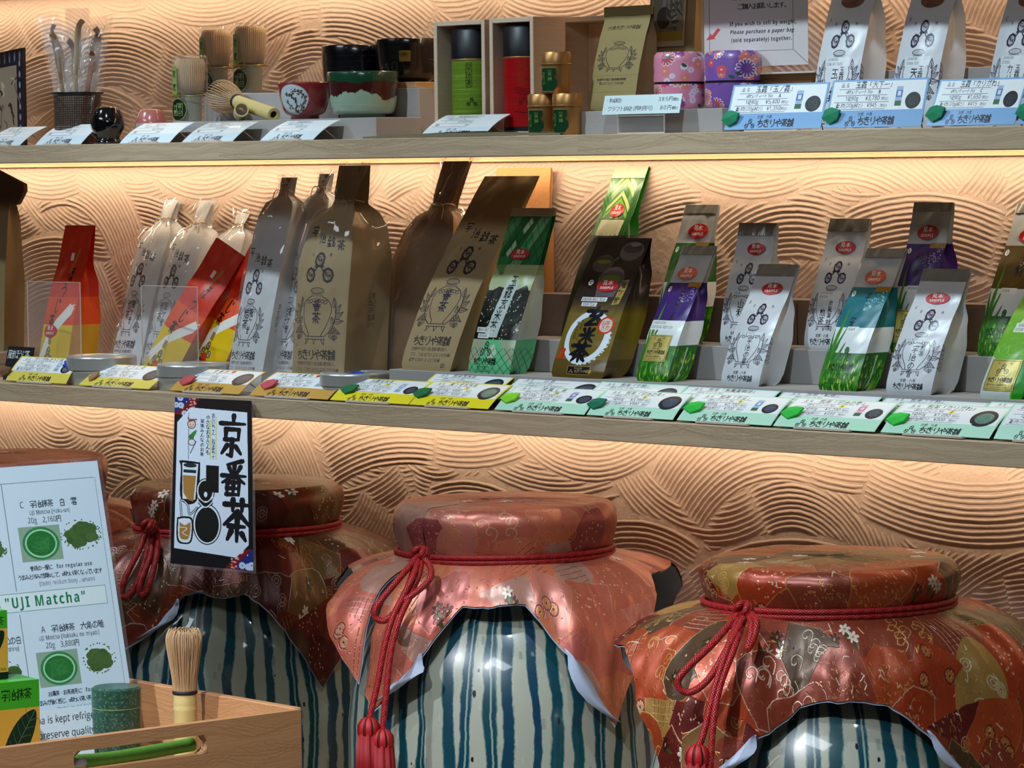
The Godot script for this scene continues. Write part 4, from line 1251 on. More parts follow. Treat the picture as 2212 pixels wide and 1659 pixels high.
func upper_shelf_goods():
	var t
	var st
	# picture board at the left edge
	var s = page(256, 256, Color(0.05, 0.05, 0.12))
	var r = rr(61)
	for k in 9:
		s.ell(16 + k * 28, 20, 5, 15, Color(0.4, 0.4, 0.5)); s.ell(238, 40 + k * 28, 5, 9, Color(0.55, 0.52, 0.6))
	s.rect(0, 44, 222, 212, Color(0.55, 0.49, 0.42))
	for k in 26:
		var a = Vector2(r.randf() * 220, 60 + r.randf() * 190)
		s.line(s.smooth([a, a + Vector2(r.randf_range(-30, 30), r.randf_range(-10, 30)), a + Vector2(r.randf_range(-30, 30), r.randf_range(10, 60))], 3), r.randf_range(2, 9), [Color(0.3, 0.07, 0.08), Color(0.2, 0.16, 0.15), Color(0.42, 0.33, 0.3), Color(0.7, 0.64, 0.56)][k % 4])
	var top = onz(48, 103, 0.22)
	t = thing("picture_board", "dark patterned picture board at the left end of the upper shelf", "picture", Vector3(top.x - 0.11, UP1, 0.22))
	var ph = top.y - UP1
	st = tool()
	sheet(st, 1, 1, func(u, v): return [Vector3((u - 0.5) * 0.22, v * ph + (u - 1.0) * 0.012 * v, (u - 1.0) * 0.05), Vector2(u, 1.0 - v)], 0)
	sheet(st, 1, 1, func(u, v): return [Vector3((0.5 - u) * 0.22, v * ph + (-u) * 0.012 * v, -u * 0.05 - 0.008), Vector2(0.99, 0.02)], 1)
	for k in 2: sheet(st, 1, 1, func(u, v): return [Vector3((k - 0.5) * 0.22, v * ph + (k - 1.0) * 0.012 * v, (k - 1.0) * 0.05 - 0.008 * u), Vector2(0.99, 0.02)], 2 + k)
	put("printed_board", done(st), printed(s.im, 0.45), t)
	# wire mesh cup and the wrapped scoops in it
	s = page(32, 32, Color(0, 0, 0, 0))
	for k in 2:
		s.line([Vector2(-2, 34 - 68 * k + 68 * k - 36 * k), Vector2(34, -2 + 36 * k)], 7, Color(0.42, 0.35, 0.3))
	s.im.fill(Color(0, 0, 0, 0))
	for y in 32:
		for x in 32:
			if absf(x - 15.5) + absf(y - 15.5) > 11.5: s.im.set_pixel(x, y, Color(0.36, 0.3, 0.27))
	M.mesh = printed(s.im, 0.35, 0.6)
	M.mesh.transparency = BaseMaterial3D.TRANSPARENCY_ALPHA_SCISSOR
	M.mesh.cull_mode = BaseMaterial3D.CULL_DISABLED
	M.mesh.uv1_scale = Vector3(64, 230, 1)
	var z = 0.25
	var c = Vector3(xat(169, UP1, z), UP1, z)
	var sc = scale_at(c)
	var R = 51 / sc
	var H = onz(169, 201, z).y - UP1
	t = thing("mesh_cup", "black wire mesh cup holding wrapped bamboo tea scoops", "pen cup", c)
	put("mesh_wall", turned([Vector2(R, 0.003), Vector2(R, H)], 64), M.mesh, t)
	put("rim", turned([Vector2(R - 0.001, H - 0.005), Vector2(R + 0.001, H - 0.004), Vector2(R + 0.006, H), Vector2(R + 0.005, H + 0.0015), Vector2(R - 0.001, H - 0.0005)], 48), M.black, t)
	put("base", turned([Vector2(0, 0), Vector2(R, 0), Vector2(R + 0.001, 0.004), Vector2(R - 0.001, 0.005), Vector2(0, 0.005)], 48, [1, 3]), M.black, t)
	for k in 9:
		var f = (k - 4) / 4.0
		var lean = f * 0.2 + [0.02, -0.03, 0.015][k % 3]
		var L = [0.205, 0.235, 0.215, 0.24, 0.2, 0.238, 0.225, 0.21, 0.18][k]
		var a = Vector3(f * R * 0.45, 0.008, (k % 3 - 1) * 0.018)
		var lab = ["leftmost bamboo tea scoop in the mesh cup", "second bamboo tea scoop from the left in the mesh cup", "third bamboo tea scoop from the left in the mesh cup", "fourth bamboo tea scoop from the left in the mesh cup", "middle bamboo tea scoop in the mesh cup", "fourth bamboo tea scoop from the right in the mesh cup", "third bamboo tea scoop from the right in the mesh cup", "second bamboo tea scoop from the right in the mesh cup", "darker bamboo tea scoop leaning far right out of the mesh cup"][k]
		var o = thing("tea_scoop", lab, "tea scoop", c + a, FRONT, "wrapped bamboo tea scoops")
		var d = Vector3(sin(lean), cos(lean), 0)
		var hook = 1.0 if k % 2 else -1.0
		st = tool()
		tube(st, curve_points([Vector3.ZERO, d * L * 0.5, d * L * 0.84, d * L * 0.93 + Vector3(hook * 0.003, 0, 0.003), d * L * 0.985 + Vector3(hook * 0.01, -0.003, 0.006)], 5), 0.0035 + (0.0015 if k % 4 == 0 else 0.0), 6, 0.006, 1.0, 0.4)
		put("scoop", done(st), mat([Color(0.62, 0.5, 0.33), Color(0.5, 0.36, 0.24), Color(0.72, 0.6, 0.42)][k % 3] if k < 8 else Color(0.58, 0.33, 0.17), 0.5), o)
		st = tool()
		var wv = rr(k + 300)
		sheet(st, 6, 14, func(u, v):
			var p = d * (L * 1.07 * (0.12 + 0.88 * v))
			return [p + Vector3((u - 0.5) * (0.03 + 0.016 * v) + wv.randf_range(-0.002, 0.002), 0, 0.008 + wv.randf_range(-0.005, 0.005) + 0.004 * sin(v * 9.0 + k)), Vector2(u, v)], 0)
		put("clear_sleeve", done(st), M.cello_scoop, o)
	# whisk shapers
	for k in 2:
		z = [0.29, 0.2][k]
		c = Vector3(xat([233.5, 327][k], UP1, z), UP1, z)
		sc = scale_at(c)
		var u = [1.0, 0.93][k] / sc
		var pr = []
		for q in [[0, 0], [29, 0], [31, 3], [30, 6], [26, 10], [25, 13], [29, 19], [36, 34], [37, 44], [34, 58], [28, 72], [24, 78], [21, 80], [19, 78], [20, 66], [0, 62]]: pr.append(Vector2(q[0] * u, q[1] * u))
		t = thing("whisk_holder", ["black glazed whisk holder beside the mesh cup", "pink glazed whisk holder behind a price card"][k], "whisk holder", c, 0, "ceramic whisk holders")
		var m = M.lacquer.duplicate() if k == 0 else mat(Color(0.74, 0.42, 0.40), 0.25)
		m.clearcoat_enabled = true
		m.clearcoat_roughness = 0.06
		put("holder_body", turned(pr, 48, [1]), m, t)
	# grey risers
	var rg = "grey boxes used as risers on the upper shelf"
	var ylow = onz(560, 260, 0.24).y
	var yhi = onz(620, 199, 0.13).y
	riser(293, 812, UP1, ylow, 0.145, 0.255, "long low grey box under the tea bowls and whisks", rg, M.card_grey)
	riser(440, 905, UP1, yhi, 0.02, 0.13, "taller grey box behind, under the two whisk tubes and dark bowls", rg, M.card_grey)
	var ysig = onz(1380, 238, 0.29).y
	riser(1243, 1560, UP1, ysig, 0.12, 0.3, "grey box under the kraft bag and the flowered tins", rg, M.card_grey)
	riser(1640, 2330, UP1, onz(1900, 152, 0.13).y, 0.03, 0.13, "long grey box behind the silver tea bags of the upper shelf", rg, M.card_grey)
	# bamboo whisks in clear tubes
	M.tube = pane(Color(0.97, 0.96, 0.94), 0.08, 0.04)
	s = page(64, 192, Color(0.52, 0.58, 0.3))
	s.column("数穂", 14, 26, 40, Color(0.04, 0.06, 0.03), {"thick": 0.1, "step": 2.0})
	var strip = printed(s.im, 0.5)
	s = page(128, 160, Color(0.02, 0.10, 0.05))
	s.ring(64, 80, 63, 79, 5, Color(0.6, 0.6, 0.35))
	s.column("竹園", 30, 46, 34, Color(0.6, 0.66, 0.4), {"thick": 0.1})
	s.column("茶山", 66, 40, 32, Color(0.55, 0.62, 0.38), {"thick": 0.1})
	s.frame(58, 34, 44, 88, 3, Color(0.5, 0.58, 0.34))
	var oval = printed(s.im, 0.4)
	var tl = ["bamboo whisk in a clear tube standing alone on the low riser", "left one of the two bamboo whisks in clear tubes on the taller riser", "right one of the two bamboo whisks in clear tubes on the taller riser"]
	for k in 3:
		z = [0.2, 0.085, 0.09][k]
		var by = [ylow, yhi, yhi][k]
		c = Vector3(xat([412, 469, 543][k], by, z), by, z)
		sc = scale_at(c)
		R = [38.5, 37, 38][k] / sc
		H = onz(412, [120, 61, 57][k], z).y - by
		t = thing("whisk_tube", tl[k], "tea whisk", c, 0, "bamboo whisks in clear tubes")
		put("clear_tube", turned([Vector2(R, 0.002), Vector2(R, H - 0.004), Vector2(R - 0.003, H), Vector2(0, H)], 40, [1, 2]), M.tube, t)
		put("tube_base", turned([Vector2(0, 0), Vector2(R, 0), Vector2(R, 0.002), Vector2(0, 0.002)], 40, [1, 2]), M.acrylic_edge, t)
		put("handle", turned([Vector2(0, 0.003), Vector2(R * 0.62, 0.003), Vector2(R * 0.64, H * 0.36), Vector2(R * 0.7, H * 0.42)], 24, [1]), M.bamboo_grey, t)
		st = tool()
		for q in 44:
			var a = TAU * q / 44.0
			var d = Vector3(sin(a), 0, cos(a))
			tube(st, [d * R * 0.66 + Vector3(0, H * 0.42, 0), d * R * 0.8 + Vector3(0, H * 0.65, 0), d * R * 0.84 + Vector3(0, H * 0.85, 0), d * R * 0.72 + Vector3(0, H * 0.95, 0)], 0.0022, 4)
		put("tines", done(st), M.bamboo_pale, t).set_meta("kind", "stuff")
		put("thread", turned([Vector2(R * 0.72, H * 0.41), Vector2(R * 0.76, H * 0.42), Vector2(R * 0.72, H * 0.435)], 24), M.thread, t)
		cyl_patch(t, "name_strip", R, FRONT - 1.25, FRONT - 0.72, H * 0.36, H * 0.84, strip)
		cyl_patch(t, "oval_label", R, FRONT - 1.3, FRONT - 0.1, H * 0.02, H * 0.36, oval, 0.001, 1)
		st = tool()
		var ring = []
		for q in 33: ring.append(Vector3(sin(TAU * q / 32.0), 0, cos(TAU * q / 32.0)) * (R + 0.0012) + Vector3(0, H * 0.4 + 0.001 * sin(q), 0))
		tube(st, ring, 0.0012, 5)
		var b = Vector3(sin(FRONT - 0.7), 0, cos(FRONT - 0.7)) * (R + 0.003) + Vector3(0, H * 0.4, 0)
		var side = Vector3(cos(FRONT - 0.7), 0, -sin(FRONT - 0.7))
		for e in [-1, 1]:
			tube(st, curve_points([b, b + side * 0.01 * e + Vector3(0, 0.009, 0.002), b + side * 0.018 * e + Vector3(0, 0.002, 0), b], 5), 0.0009, 4)
			tube(st, curve_points([b, b + side * 0.012 * e + Vector3(0, -0.006, 0.002), b + side * 0.022 * e + Vector3(0, -0.004, 0.002)], 4), 0.0008, 4)
		put("gold_string", done(st), M.gold_string, t)
	# the loose whisk lying on a bamboo piece
	var A = onz(474, 206, 0.17)
	var B = onz(592, 248, 0.24)
	t = thing("bamboo_whisk", "loose bamboo tea whisk lying on its side in front of the risers", "tea whisk", B)
	var ax = (A - B)
	var len = ax.length()
	var bs = Basis(Quaternion(Vector3(0, 1, 0), ax.normalized()))
	var hb = put("handle", turned([Vector2(0.006, 0.004), Vector2(0.0072, 0.0), Vector2(0.0125, 0.0), Vector2(0.013, 0.003), Vector2(0.0125, len * 0.62), Vector2(0.0135, len * 0.66)], 28, [1, 2]), M.bamboo, t)
	hb.basis = bs
	st = tool()
	for q in 72:
		var a = TAU * q / 72.0
		var d = Vector3(sin(a), 0, cos(a))
		var k = 1.0 if q % 2 else 0.55
		tube(st, curve_points([d * 0.0125 + Vector3(0, len * 0.66, 0), d * lerpf(0.014, 0.027, k) + Vector3(0, len * 0.82, 0), d * lerpf(0.016, 0.031, k) + Vector3(0, len * 0.96, 0), d * lerpf(0.01, 0.024, k) + Vector3(0, len * 1.02, 0)], 3), 0.0008, 4)
	var tn = put("tines", done(st), M.bamboo_pale, t)
	tn.basis = bs
	tn.set_meta("kind", "stuff")
	put("thread", turned([Vector2(0.0128, len * 0.64), Vector2(0.0148, len * 0.66), Vector2(0.0135, len * 0.685)], 28), M.thread, t).basis = bs
	c = onz(520, 250, 0.225)
	t = thing("bamboo_rest", "short bamboo ring propping up the loose whisk", "whisk rest", Vector3(c.x, ylow, c.z), 0.9)
	var pv = [Vector2(0.011, 0.0), Vector2(0.0135, 0.0), Vector2(0.0135, 0.05), Vector2(0.011, 0.05), Vector2(0.011, 0.0)]
	var rb = put("ring", turned(pv, 28, [1, 2, 3]), M.bamboo, t, Vector3(0, 0.0136, 0))
	rb.rotation_degrees = Vector3(82, 0, 0)
	# tea bowls
	s = page(512, 128, Color(0.52, 0.16, 0.17))
	s.speck(500, Color(0.55, 0.18, 0.18), Color(0.45, 0.12, 0.14), 4, rr(4))
	s.ell(26, 60, 56, 52, Color(0.72, 0.78, 0.82)); s.ell(538, 60, 56, 52, Color(0.72, 0.78, 0.82))
	for q in [[[0, 40], [20, 46], [34, 60], [40, 80], [36, 96]], [[30, 30], [50, 34], [66, 48], [70, 66], [60, 80], [56, 92]], [[-16, 60], [0, 66], [14, 84]]]:
		var p = []
		for e in q: p.append(Vector2(e[0], e[1]))
		s.line(s.smooth(p), 3, Color(0.3, 0.24, 0.18))
		for e in p: s.speck(14, Color(0.34, 0.26, 0.18), Color(0.2, 0.18, 0.14), 4, rr(int(e[0] + 80)), Rect2(e.x - 8, e.y - 8, 16, 16))
	bowl("deep pink tea bowl with a white round panel of brown branches", 659, 255, 59, 178, ylow, 0.212, glaze(s.im), 0.52, 0.85)
	s = page(512, 128, Color(0.06, 0.24, 0.16))
	wavy(s, 30, 10, Color(0.23, 0.06, 0.07), 3)
	wavy(s, 66, 26, Color(0.56, 0.66, 0.58), 8)
	for k in 8: s.rect(0, 90 + k * 5, 512, 2, Color(0.6, 0.68, 0.6).darkened(0.04 * (k % 3)))
	bowl("tea bowl glazed green, dark red and white in running bands", 785, 252, 78, 155, ylow, 0.19, glaze(s.im), 0.62, 0.42)
	s = page(256, 128, Color(0.012, 0.016, 0.07))
	s.speck(700, Color(0.02, 0.04, 0.12), Color(0.07, 0.11, 0.22), 3, rr(5))
	for k in 5: s.rect(0, 30 + k * 16, 256, 2, Color(0.08, 0.13, 0.25))
	bowl("dark blue tea bowl behind the green and white one", 770, 186, 74, 98, yhi, 0.07, glaze(s.im), 0.75, 0.3)
	var tray = thing("wooden_tray", "thin brown wooden board under the black tea bowl", "wooden board", Vector3(xat(890, yhi, 0.08), yhi, 0.07))
	put("board", block(Vector3(0, 0.0055, 0), Vector3(0.115, 0.011, 0.11), 0.001), M.batten, tray)
	s = page(256, 128, Color(0.015, 0.012, 0.02))
	s.rect(22, 36, 15, 32, Color(0.5, 0.42, 0.2)); s.text("茶", 23, 42, 12, Color(0.1, 0.08, 0.03))
	bowl("black tea bowl with a small gold label beside the boxed tins", 882, 176, 72, 84, yhi + 0.011, 0.07, glaze(s.im), 0.6, 0.45)
	boxed_tins()
	right_end()

func boxed_tins():
	var st
	M.tin_black = mat(Color(0.012, 0.016, 0.05), 0.45)
	var g = "open wooden gift boxes on the upper shelf"
	var lb = ["pale wooden box open at the front around the green tin", "pale wooden box open at the front around the red tin", "empty pale wooden box behind the gold tins"]
	for k in 3:
		var z = [0.255, 0.26, 0.14][k]
		var x0 = xat([939, 1059, 1208][k], UP1, z)
		var x1 = xat([1049, 1154, 1330][k], UP1, z)
		var h = onz([939, 1059, 1250][k], [47, 40, 36][k], z).y - UP1
		var w = x1 - x0
		var d = 0.078 if k < 2 else 0.07
		var e = 0.0085
		var t = thing("wooden_box", lb[k], "wooden box", Vector3((x0 + x1) / 2, UP1, z - d / 2), 0, g)
		for q in [-1, 1]: put("side_board", block(Vector3(q * (w - e) / 2, h / 2, 0), Vector3(e, h, d), 0.0008), M.kiri, t)
		put("top_board", block(Vector3(0, h - e / 2, 0), Vector3(w - 2 * e - 0.0004, e, d), 0.0008), M.kiri, t)
		put("bottom_board", block(Vector3(0, e / 2, 0), Vector3(w - 2 * e - 0.0004, e, d), 0.0008), M.kiri, t)
		put("back_board", block(Vector3(0, h / 2, -d / 2 + 0.003), Vector3(w - 2 * e - 0.0004, h - 2 * e, 0.006), 0.0008), M.kiri, t)
		if k == 2: continue
		var s = page(512, 256, [Color(0.38, 0.50, 0.13), Color(0.64, 0.03, 0.06)][k])
		var r = rr(70 + k)
		var ink = [Color(0.1, 0.13, 0.03), Color(0.38, 0.01, 0.05)][k]
		for q in 60:
			var y = r.randf() * 256
			s.line(s.smooth([Vector2(-5, y), Vector2(130, y + r.randf_range(-6, 6)), Vector2(300, y + r.randf_range(-6, 6)), Vector2(517, y)], 4), 1.5, s.im.get_pixel(0, 0).lerp([Color(0.6, 0.68, 0.3), Color(0.5, 0.02, 0.05)][k], 0.3))
		s.frame(24, 12, 24, 92, 2, ink if k == 0 else Color(0.55, 0.2, 0.06))
		for q in 3: s.brush("宇治茶"[q], 28, 18 + q * 28, 16, 24, 0.1, ink if k == 0 else Color(0.55, 0.2, 0.06), 0.0, 0.5)
		s.crest(46, 160, 16, ink, s.im.get_pixel(300, 250), 0.14)
		if k == 1:
			for q in 9: s.ell(60 + r.randf() * 90, 40 + r.randf() * 80, 16, 11, ink.lerp(Color(0.64, 0.03, 0.06), 0.45))
			for q in 12: s.line([Vector2(10 + q * 10, 110 + q * 3), Vector2(22 + q * 10, 136 + q * 2)], 2, ink)
			for q in 3: s.line([Vector2(6, 108 + q * 10), Vector2(130, 134 + q * 10)], 2, ink)
			s.line([Vector2(6, 200), Vector2(130, 214)], 4, ink)
		else:
			for q in 5: s.ring(120 + q * 6, 60 + q * 34, 12, 9, 3, ink)
		var m = printed(s.im, 0.3)
		var R = 0.0385
		var H = h - 2 * e - 0.006
		var c = thing("tea_tin", ["tall green tea tin with a black lid in a wooden box", "tall red tea tin with a black lid in a wooden box"][k], "tea tin", Vector3((x0 + x1) / 2, UP1 + e, z - R - 0.001 + 0.004), 0, "tall boxed tea tins")
		var hb = H * 0.7
		st = tool()
		lathe(st, [Vector2(R, 0.008), Vector2(R, hb)], 56)
		var tin = put("printed_body", done(st), m, c)
		m.uv1_scale = Vector3(1, -1.0 / (hb - 0.008), 1)
		m.uv1_offset = Vector3(-0.02, 1, 0)
		put("foot_band", turned([Vector2(0, 0), Vector2(R, 0), Vector2(R, 0.008)], 56, [1]), M.tin_black, c)
		put("lid", turned([Vector2(R + 0.0004, hb + 0.002), Vector2(R + 0.0004, H - 0.003), Vector2(R - 0.003, H), Vector2(0, H + 0.001)], 56, [2]), M.tin_black, c)
		put("gold_band", turned([Vector2(R + 0.0003, hb - 0.001), Vector2(R + 0.0008, hb + 0.0006), Vector2(R + 0.0003, hb + 0.002)], 56), M.gold, c)
	# small gold tins
	var s = page(128, 192, Color(0.01, 0.22, 0.10))
	s.column("ちきりや", 22, 34, 24, Color(0.5, 0.56, 0.24), {"thick": 0.1}); s.column("茶舗", 66, 40, 26, Color(0.5, 0.56, 0.24), {"thick": 0.1, "step": 1.4})
	s.text("宇治", 64, 20, 14, Color(0.55, 0.55, 0.24)); s.rect(0, 0, 3, 192, Color(0.6, 0.52, 0.25)); s.rect(125, 0, 3, 192, Color(0.6, 0.52, 0.25)); s.rect(0, 0, 128, 4, Color(0.6, 0.52, 0.25)); s.rect(0, 188, 128, 4, Color(0.6, 0.52, 0.25))
	var m2 = printed(s.im, 0.35)
	for k in 3:
		var z = [0.312, 0.312, 0.306][k]
		var R = 0.0247
		var H = 0.0685
		var p = Vector3(xat([1173, 1226, 1203][k], UP1, z), UP1 + (H + 0.0004 if k == 2 else 0.0), z)
		var t = thing("gold_tin", ["lower left one of three small gold tea tins", "lower right one of three small gold tea tins", "small gold tea tin stacked on two others"][k], "tea tin", p, 0, "small gold tea tins")
		put("body", turned([Vector2(0, 0), Vector2(R - 0.0015, 0), Vector2(R - 0.0005, 0.0012), Vector2(R - 0.0005, H * 0.7)], 44, [1]), M.gold, t)
		put("lid", turned([Vector2(R + 0.0014, H * 0.69), Vector2(R + 0.0014, H * 0.71), Vector2(R + 0.0002, H * 0.725), Vector2(R + 0.0002, H - 0.002), Vector2(R - 0.0015, H), Vector2(0, H)], 44, [1, 2, 4]), M.gold, t)
		cyl_patch(t, "green_label", R, FRONT - 1.35, FRONT + 0.1, 0.003, H * 0.62, m2, 0.0004, 2)

func right_end():
	var st
	var ysig = onz(1380, 238, 0.29).y
	# kraft bags
	var s = page(388, 640, Color(0.60, 0.53, 0.34))
	s.speck(700, Color(0.64, 0.57, 0.38), Color(0.54, 0.47, 0.3), 2.5, rr(8))
	s.text("六角ちきりや茶舗", 34, 108, 25, Color(0.07, 0.06, 0.04), {"thick": 0.1, "taper": 0.5, "gap": -0.02, "lean": 0.1})
	s.tea_jar(124, 300, 84, Color(0.13, 0.12, 0.09), Color(0.60, 0.53, 0.34))
	s.rect(0, 418, 388, 3, Color(0.5, 0.43, 0.27)); s.rect(0, 520, 388, 3, Color(0.5, 0.43, 0.27))
	s.text("京都市中京区六角通東洞院東", 36, 436, 15, Color(0.12, 0.1, 0.06), {"thick": 0.11, "gap": -0.1}); s.text("電話(075)221-5948番", 50, 460, 15, Color(0.12, 0.1, 0.06), {"narrow": 0.8})
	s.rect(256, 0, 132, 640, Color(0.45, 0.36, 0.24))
	var paper = printed(s.im, 0.75)
	var n = bag("paper_bag", "kraft paper bag printed with a leafy wreath, its top rolled down", "paper bag", "", 1270, 1369, 0.265, ysig, 1302, 20, 0.042, paper, {"seal": false, "vs": 0.7, "wrinkle": 0.0008})
	var f = surf[n]
	var a = f.call(0.0, 0.985)
	var b = f.call(1.0, 0.985)
	put("rolled_top", block((a + b) / 2 + Vector3(0, -0.002, 0.002), Vector3(b.x - a.x + 0.004, 0.016, 0.007), 0.002), mat(Color(0.53, 0.47, 0.3), 0.75), n)
	n = bag("paper_bag", "kraft paper bag behind, with a picture card hanging on it", "paper bag", "", 1398, 1497, 0.165, ysig, 1404, -60, 0.03, mat(Color(0.55, 0.47, 0.32), 0.75), {"seal": false, "vs": 0.8, "wrinkle": 0.0006})
	s = page(160, 224, Color(0.72, 0.68, 0.58))
	s.rect(6, 6, 148, 200, Color(0.5, 0.5, 0.44))
	s.ell(90, 90, 40, 60, Color(0.62, 0.64, 0.66)); s.ell(60, 130, 34, 36, Color(0.2, 0.2, 0.16))
	var r = rr(9)
	for k in 20: s.leaf(Vector2(70 + r.randf() * 70, 60 + r.randf() * 90), Vector2(70 + r.randf() * 80, 60 + r.randf() * 90), 5, Color(0.2, 0.22, 0.16).lerp(Color(0.5, 0.48, 0.36), r.randf()))
	s.rect(6, 176, 148, 30, Color(0.62, 0.54, 0.25)); s.text("ちきりや茶舗", 40, 160, 14, Color(0.15, 0.13, 0.1))
	patch(n, "picture_card", 0.08, 0.82, 0.46, 0.95, printed(s.im, 0.4), 0.003)
	# the notice in its clear holder
	s = page(448, 448, Color(0.80, 0.77, 0.77))
	var ink = Color(0.12, 0.1, 0.12)
	s.rect(22, 0, 2, 372, Color(0.3, 0.28, 0.3)); s.rect(384, 0, 2, 372, Color(0.3, 0.28, 0.3)); s.rect(22, 372, 364, 2, Color(0.3, 0.28, 0.3))
	s.line([Vector2(386, 373), Vector2(446, 440)], 2, Color(0.3, 0.28, 0.3)); s.line([Vector2(22, 373), Vector2(-2, 400)], 2, Color(0.3, 0.28, 0.3))
	s.text("別売の当店オリジナル袋を".replace("オリジナル", "クラフト紙"), 120, 96, 24, ink, {"thick": 0.1, "gap": -0.02})
	s.text("ご購入お願いします。", 146, 140, 26, ink, {"thick": 0.11, "gap": -0.06})
	s.text("If you wish to sell by weight,", 112, 226, 22, ink, {"narrow": 0.66, "bold": true, "track": 0.06})
	s.text("Please purchase a paper bag", 112, 266, 22, ink, {"narrow": 0.66, "bold": true, "lean": 0.18, "track": 0.05})
	s.text("(sold separately) together.", 118, 306, 22, ink, {"narrow": 0.66, "bold": true, "track": 0.06})
	s.poly([Vector2(8, 310), Vector2(30, 276), Vector2(33, 290), Vector2(60, 252), Vector2(72, 262), Vector2(44, 300), Vector2(50, 306)], Color(0.78, 0.3, 0.33))
	var z = 0.2
	var x0 = xat(1522, UP1 + 0.1, z)
	var x1 = xat(1746, UP1 + 0.1, z)
	var yb = onz(1746, 139, z).y
	var sd = onz(1746, -62, z).y - yb
	var t = thing("notice_stand", "white bilingual paper notice with a pink arrow in a clear holder", "notice", Vector3((x0 + x1) / 2, onz(1700, 158, 0.19).y, z))
	var y0 = yb - t.position.y
	st = tool()
	sheet(st, 1, 1, func(u, v): return [Vector3((u - 0.5) * (x1 - x0), y0 + v * sd, 0), Vector2(u, 1.0 - v)], 0)
	sheet(st, 1, 1, func(u, v): return [Vector3((0.5 - u) * (x1 - x0), y0 + v * sd, -0.0006), Vector2(0.01, 0.05)], 1)
	put("printed_notice", done(st), printed(s.im, 0.5), t)
	put("clear_holder", block(Vector3(0.006, (sd + y0) / 2, -0.003), Vector3(x1 - x0 + 0.03, sd + y0, 0.002), 0.0005), M.acrylic, t)
	put("foot", block(Vector3(0.006, -0.008 + 0.008, -0.02), Vector3(x1 - x0 + 0.03, 0.003, 0.06), 0.0005), M.acrylic_edge, t)
	var under = t.position.y - 0.0015
	put("base", block(Vector3(0.006, (UP1 - under) / 2 - 0.0015, -0.03), Vector3(0.2, under - UP1, 0.03), 0.001), M.batten, t)
	# flowered round tins
	for k in 2:
		z = [0.255, 0.235][k]
		var c = Vector3(xat([1468, 1583][k], ysig, z), ysig, z)
		var R = [55, 60.5][k] / scale_at(c)
		var H = onz([1468, 1583][k], [113, 110][k], z).y - ysig
		t = thing("flower_tin", ["pink flowered round tea tin behind the white price sign", "purple flowered round tea tin below the paper notice"][k], "tea tin", c, 0, "flowered round tea tins")
		var m = printed(flower_tin([Color(0.84, 0.52, 0.62), Color(0.46, 0.30, 0.62)][k], [[Color(0.82, 0.3, 0.38), Color(0.85, 0.5, 0.45), Color(0.55, 0.2, 0.5)], [Color(0.8, 0.3, 0.35), Color(0.82, 0.45, 0.42), Color(0.42, 0.2, 0.6)]][k], 90 + k), 0.25)
		m.clearcoat_enabled = true
		m.uv1_scale = Vector3(1.0, -9.0, 1)
		put("body", turned([Vector2(0, 0), Vector2(R * 0.88, 0), Vector2(R * 0.97, 0.004), Vector2(R, 0.014), Vector2(R, H * 0.44)], 56, [1]), m, t)
		put("dark_band", turned([Vector2(R * 0.98, H * 0.44), Vector2(R * 0.98, H * 0.48)], 56), M.tin_black, t)
		put("lid", turned([Vector2(R * 1.01, H * 0.48), Vector2(R * 1.01, H * 0.86), Vector2(R * 0.98, H * 0.94), Vector2(R * 0.88, H), Vector2(0, H)], 56, [3]), m, t)
	# the white price sign on its acrylic easel
	s = page(448, 112, Color(0.85, 0.92, 0.93))
	s.text("・和紙缶", 8, 16, 26, ink, {"thick": 0.08, "gap": 0.0}); s.text("385円", 316, 16, 26, ink, {"track": 0.16, "thick": 0.08}); s.text("税込", 402, 22, 18, ink, {"thick": 0.1, "gap": -0.05})
	s.text("・クラフト紙袋 (再利用可)", 4, 66, 26, ink, {"thick": 0.08, "gap": 0.0, "narrow": 0.8}); s.text("80円", 334, 66, 26, ink, {"track": 0.16, "thick": 0.08}); s.text("税込", 402, 72, 18, ink, {"thick": 0.1, "gap": -0.05})
	z = 0.33
	var q0 = onz(1300, 248, z)
	x0 = q0.x
	x1 = xat(1467, q0.y, z)
	var T = onx(1307, 207, x0) - q0
	t = thing("price_sign", "white landscape price sign on a clear easel before the kraft bag", "price sign", Vector3((x0 + x1) / 2, UP1, z))
	var e = Vector3(0, T.y, T.z)
	var b0 = q0.y - UP1
	st = tool()
	sheet(st, 1, 1, func(u, v): return [Vector3((u - 0.5) * (x1 - x0), b0, 0) + e * v, Vector2(u, 1.0 - v)], 0)
	sheet(st, 1, 1, func(u, v): return [Vector3((0.5 - u) * (x1 - x0), b0, -0.0008) + e * v, Vector2(0.01, 0.05)], 1)
	put("printed_card", done(st), printed(s.im, 0.45), t)
	var w2 = (x1 - x0) * 0.6
	put("clear_plate", block(Vector3(0, b0 / 2, -0.002), Vector3(w2, b0, 0.0016), 0.0004), M.acrylic, t)
	st = tool()
	for k in [-1, 1]: box(st, Vector3(k * w2 / 2, b0 / 2, -0.002), Vector3(0.0012, b0, 0.002), 0.0003)
	box(st, Vector3(0, b0 - 0.003, -0.001), Vector3(w2, 0.001, 0.003), 0.0003)
	box(st, Vector3(0, 0.001, -0.002), Vector3(w2, 0.002, 0.002), 0.0003)
	put("easel_edges", done(st), M.acrylic_edge, t)
	# silver bags of the finest leaf
	var brown = printed(page(32, 32, Color(0.45, 0.27, 0.2)).im, 0.4)
	var ab = [["A", [["玉ノ露", 106, 398, 38], ["玉露", 150, 390, 24]], ["GYOKURO", "TAMA NO TSUYU"]], ["B", [["天下一", 104, 398, 42], ["玉露", 150, 390, 24]], ["GYOKURO", "TENKA ICHI"]], ["C", [["かりがね", 104, 392, 32], ["玉露", 150, 390, 24]], ["GYOKURO", "(STEM)"]]]
